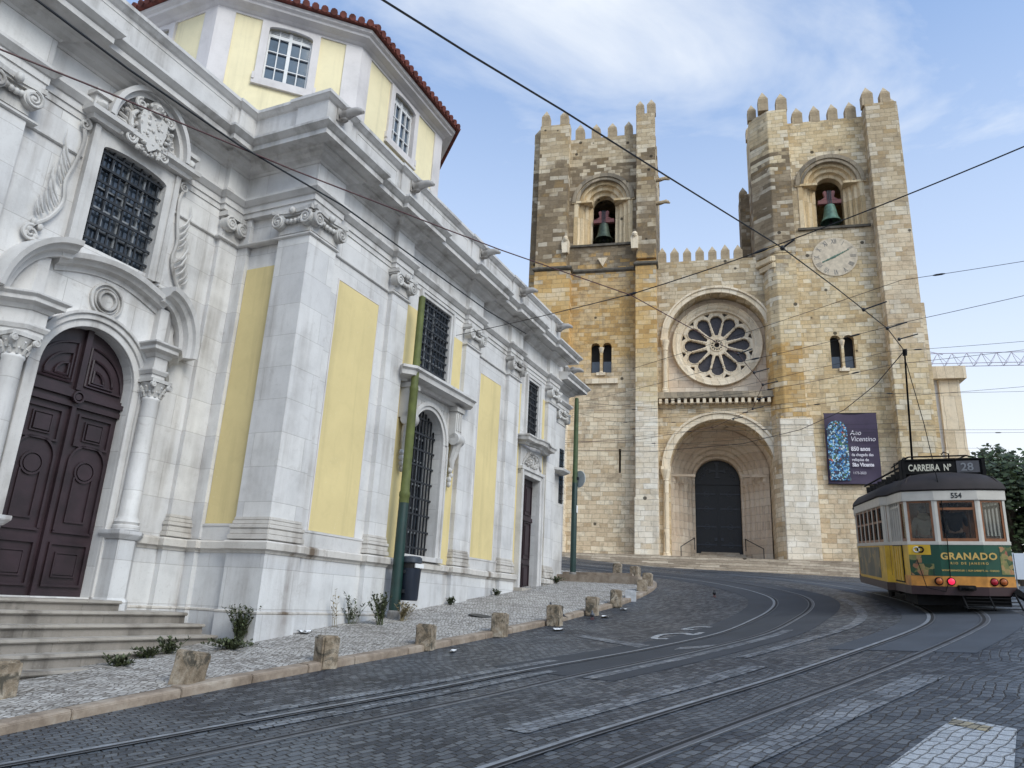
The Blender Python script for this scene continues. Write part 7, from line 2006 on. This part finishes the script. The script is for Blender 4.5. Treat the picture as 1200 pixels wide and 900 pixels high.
for s_, o_, sx, sy, lab, onp in ((4.94, 3.46, .28, .2, "crumpled white paper in the gutter below the grey-tan bollard", 0), (7.6, 3.62, .3, .16, "flat white paper in the gutter right of the gutter pigeon", 0), (9.0, 3.67, .2, .16, "small white scrap against the kerb below the blotchy bollard", 0), (1.26, 3.04, .34, .08, "long thin white scrap lying along the kerb left of the litter bin's bollard", 0), (1.1, .14, .3, .2, "crumpled grey-white paper lying at the foot of the church corner", 1)):
    x, y = so2w(s_, o_); litter(x, y, pave_z(s_, o_) if onp else gz(x, y), sx, sy, lab, CHA * 57.3 + 20, int(s_ * 10) + 3)
x, y = so2w(5.34, 1.47)
f = MB(); f.lathe([(.0, .0), (.27, .0), (.27, .012), (.0, .012)], (0, 0, 0), 24)
mh = f.build("manhole_cover", M['iron'], None, bevel=.004); mh.location = (x, y, pave_z(5.34, 1.47) + .004); mh.rotation_euler = (R(5), R(4), 0); tag(mh, "round dark cover set in the pavement left of the pigeon", "cover")

# ================================================================== WEEDS, TREES
def leafmat(name, c):
    k = N(name); oi = k.n("ShaderNodeNewGeometry")
    k.col(k.ramp(k.math('ADD', k.math('MULTIPLY', oi.outputs['Random Per Island'], .7), k.math('MULTIPLY', k.noise(.5, 3), .35)), [(.15, tuple(x * .5 for x in c)), (.5, c), (.9, tuple(x * 1.9 for x in c))])); k.rough(.65)
    return k.m
M['weed'] = leafmat("weed_leaves", (.048, .058, .024)); M['weeddry'] = leafmat("dry_weed_stalks", (.16, .13, .07)); M['leaf'] = leafmat("dark_tree_leaves", (.027, .044, .013)); M['leafb'] = leafmat("olive_tree_leaves", (.036, .045, .013)); M['bark'] = plain("tree_bark", (.06, .045, .03), .9, var=.4, bump=.5)
def weed(x, y, z, h, n, spread, label, dry=.2, leafy=1.0, seed=0):
    rnd = random.Random(seed); st = MB(); lf = MB()
    for i in range(n):
        a = rnd.uniform(0, 2 * PI); l = h * rnd.uniform(.45, 1.0); q = spread * rnd.uniform(.1, 1)
        p0 = Vector((rnd.uniform(-.06, .06), rnd.uniform(-.06, .06), -.03)); p1 = p0 + Vector((q * math.cos(a) * .4, q * math.sin(a) * .4, l * .55)); p2 = p0 + Vector((q * math.cos(a), q * math.sin(a), l))
        st.tube([tuple(p0), tuple(p1), tuple(p2)], [.005, .004, .002], 4)
        for j in range(int(15 * leafy)):
            t = rnd.uniform(.25, 1); c_ = p0.lerp(p1, t * 2) if t < .5 else p1.lerp(p2, t * 2 - 1)
            d = Vector((rnd.uniform(-1, 1), rnd.uniform(-1, 1), rnd.uniform(.1, 1))).normalized(); sd_ = d.cross(Vector((0, 0, 1))).normalized(); ll = rnd.uniform(.035, .085); w_ = ll * .27
            lf.add([tuple(c_), tuple(c_ + d * ll * .5 + sd_ * w_), tuple(c_ + d * ll), tuple(c_ + d * ll * .5 - sd_ * w_)], [(0, 1, 2, 3)])
    e = empty("weed", (x, y, z), 0, label, "weed", "weeds along the church foot")
    st.build("stem", M['weeddry' if dry > .5 else 'weed'], e); lf.build("foliage", M['weeddry' if dry > .7 else 'weed'], e)
for s_, o_, h, n, sp, lab, dry, lfy, sd_ in ((-.2, -.1, .62, 30, .34, "bushy green weed at the inner end of the church steps", 0, 2.2, 1), (-.7, .25, .18, 30, .5, "low green weeds spreading along the bottom church step's end", .2, 1.6, 2), (1.95, .1, .75, 4, .2, "thin leggy stalk by the wall left of the leafy plant", .8, .6, 3), (2.52, .1, .62, 12, .35, "open leafy weed against the plinth between corner and pole", .1, 1.3, 4),
    (2.75, .6, .66, 30, .26, "tall green weed clump left of the mossy pole's foot", .2, 1.5, 5), (3.5, .62, .42, 22, .28, "dry brownish weed under the litter bin", .9, 1.0, 6), (-1.42, -.24, .26, 16, .22, "small upright green tuft growing from the bottom church step, nearest to the corner bush", .2, 1.5, 7), (-2.5, .04, .16, 16, .28, "low spreading tuft at the bottom church step, farthest from the church corner", .3, 1.4, 8), (-1.85, -.2, .18, 16, .28, "middle one of the three green tufts along the bottom church step", .2, 1.4, 9), (6.45, .1, .2, 12, .12, "tiny weed at the foot of the wall right of the litter bin", .3, 1.2, 10), (9.0, .1, .2, 12, .12, "tiny weed at the plinth before the side door", .3, 1.2, 11), (13.4, .1, .25, 24, .45, "weeds in the corner just beyond the side door", .1, 1.5, 12)):
    x, y = so2w(s_, o_); weed(x, y, pave_z(s_, o_), h, n, sp, lab, dry, lfy, sd_)

def tree(x, y, z, h, r, label, mat, seed, n=5200):
    rnd = random.Random(seed); e = empty("broadleaf_tree", (x, y, z), 0, label, "tree", "trees behind the tram")
    t = MB(); th = h * .38; t.tube([(0, 0, -.3), (.1, 0, th * .5), (0, .1, th), (.15, 0, h * .7)], [.34, .27, .22, .08], 10)
    cl = []
    for i in range(26):
        a = rnd.uniform(0, 2 * PI); q = r * math.sqrt(rnd.random()) * .82; zz = h * rnd.uniform(.36, .90); q *= math.sqrt(max(.1, 1 - ((zz / h - .58) / .42) ** 2))
        c_ = Vector((q * math.cos(a), q * math.sin(a), zz)); cl.append((c_, r * rnd.uniform(.22, .40)))
        if i % 2 == 0: t.tube([(0, .05, th * .9), tuple(c_ * .5 + Vector((0, 0, th * .5))), tuple(c_)], [.12, .07, .03], 6)
    t.build("trunk", M['bark'], e, smooth=True)
    lf = MB()
    for i in range(n):
        c_, rr_ = rnd.choice(cl); d = Vector((rnd.gauss(0, 1), rnd.gauss(0, 1), rnd.gauss(0, .8))); d = d.normalized() * rr_ * rnd.uniform(.55, 1.08)
        p = c_ + d; u = Vector((rnd.uniform(-1, 1), rnd.uniform(-1, 1), rnd.uniform(-.6, .4))).normalized(); w_ = u.orthogonal().normalized(); s_ = rnd.uniform(.10, .24)
        lf.add([tuple(p - u * s_), tuple(p + w_ * s_ * .6), tuple(p + u * s_), tuple(p - w_ * s_ * .6)], [(0, 1, 2, 3)])
    lf.build("crown", mat, e)
tree(27.2, 39.5, gz(27.2, 39.5), 8.0, 3.4, "dark leafy tree right behind the tram's roof", M['leaf'], 3, 7500)
tree(30.5, 38, gz(30.5, 38), 8.2, 3.6, "olive green tree at the right edge beyond the tram", M['leafb'], 4, 7000)
tree(26.0, 45.5, gz(26, 45.5), 7.4, 3.2, "dark tree farther back, between the tram and the cathedral's wing", M['leaf'], 5, 5000)
tree(33.5, 44, gz(33, 44), 8.4, 3.6, "tree beyond the picture's right edge, farthest of the group", M['leafb'], 6, 5000)

# ================================================================== HOARDING AND CRANE
M['tarp'] = plain("white_hoarding_sheet", (.62, .66, .72), .6, var=.06, scale=2)
hx, hy_ = 13.6, 19.2; hz2 = gz(hx, hy_)
e = empty("hoarding", (hx, hy_, hz2), R(-24), "low white sheeted site hoarding at the right edge behind the tram", "hoarding")
f = MB()
for i in range(8):
    x0 = -1.5 + i * .55; f.box(x0, x0 + .53, -.012 + .01 * (i % 2), .012 + .01 * (i % 2), .32, .98)
f.build("sheet", M['tarp'], e)
f = MB()
for i in range(9): f.box(-1.52 + i * .55, -1.49 + i * .55, .03, .06, -.1, 1.0)
f.box(-1.5, 2.9, .03, .06, .9, .94); f.box(-1.5, 2.9, .03, .06, .34, .38); f.build("frame", plain("galvanised_frame", (.35, .36, .37), .5, .6), e)
M['crane'] = plain("lilac_grey_crane_paint", (.42, .38, .46), .6, var=.08)
cb = Vector((46.0, 100.0, 0)); 
e = empty("tower_crane", tuple(cb), 0, "distant tower crane whose pale lattice jib shows right of the cathedral", "crane")
f = MB()
def lattice(mb, a, b, w_, h_, n_, r=.09):
    a, b = Vector(a), Vector(b); d = (b - a).normalized(); up_ = Vector((0, 0, 1)) if abs(d.z) < .9 else Vector((1, 0, 0)); sd_ = d.cross(up_).normalized(); up_ = sd_.cross(d)
    C_ = [sd_ * w_, -sd_ * w_, up_ * h_]
    for c_ in C_: mb.tube([tuple(a + c_), tuple(b + c_)], r, 5)
    for i in range(n_):
        p, q = a.lerp(b, i / n_), a.lerp(b, (i + .5) / n_); s_ = a.lerp(b, (i + 1) / n_)
        for c_ in C_[:2]: mb.tube([tuple(p + c_), tuple(q + C_[2])], r * .6, 4); mb.tube([tuple(q + C_[2]), tuple(s_ + c_)], r * .6, 4)
        mb.tube([tuple(p + C_[0]), tuple(p + C_[1])], r * .5, 4)
lattice(f, (0, 0, 36.5), (46, -12, 36.0), .7, 1.7, 26, .055)
f.build("jib", M['crane'], e)
f = MB(); lattice(f, (0, 0, 0), (0, 0, 40), .9, 1.4, 24, .12); f.build("mast", M['crane'], e)
f = MB(); f.box(-9, 0, -.8, .8, 36.2, 37.0); f.box(-9, -6, -1, 1, 34, 36.4); f.build("counter_jib", M['crane'], e)
f = MB(); f.tube([(0, 0, 42), (14, -3.6, 37.9)], .06, 4); f.box(-.4, .4, -.4, .4, 37, 42); f.build("tower_head", M['crane'], e)
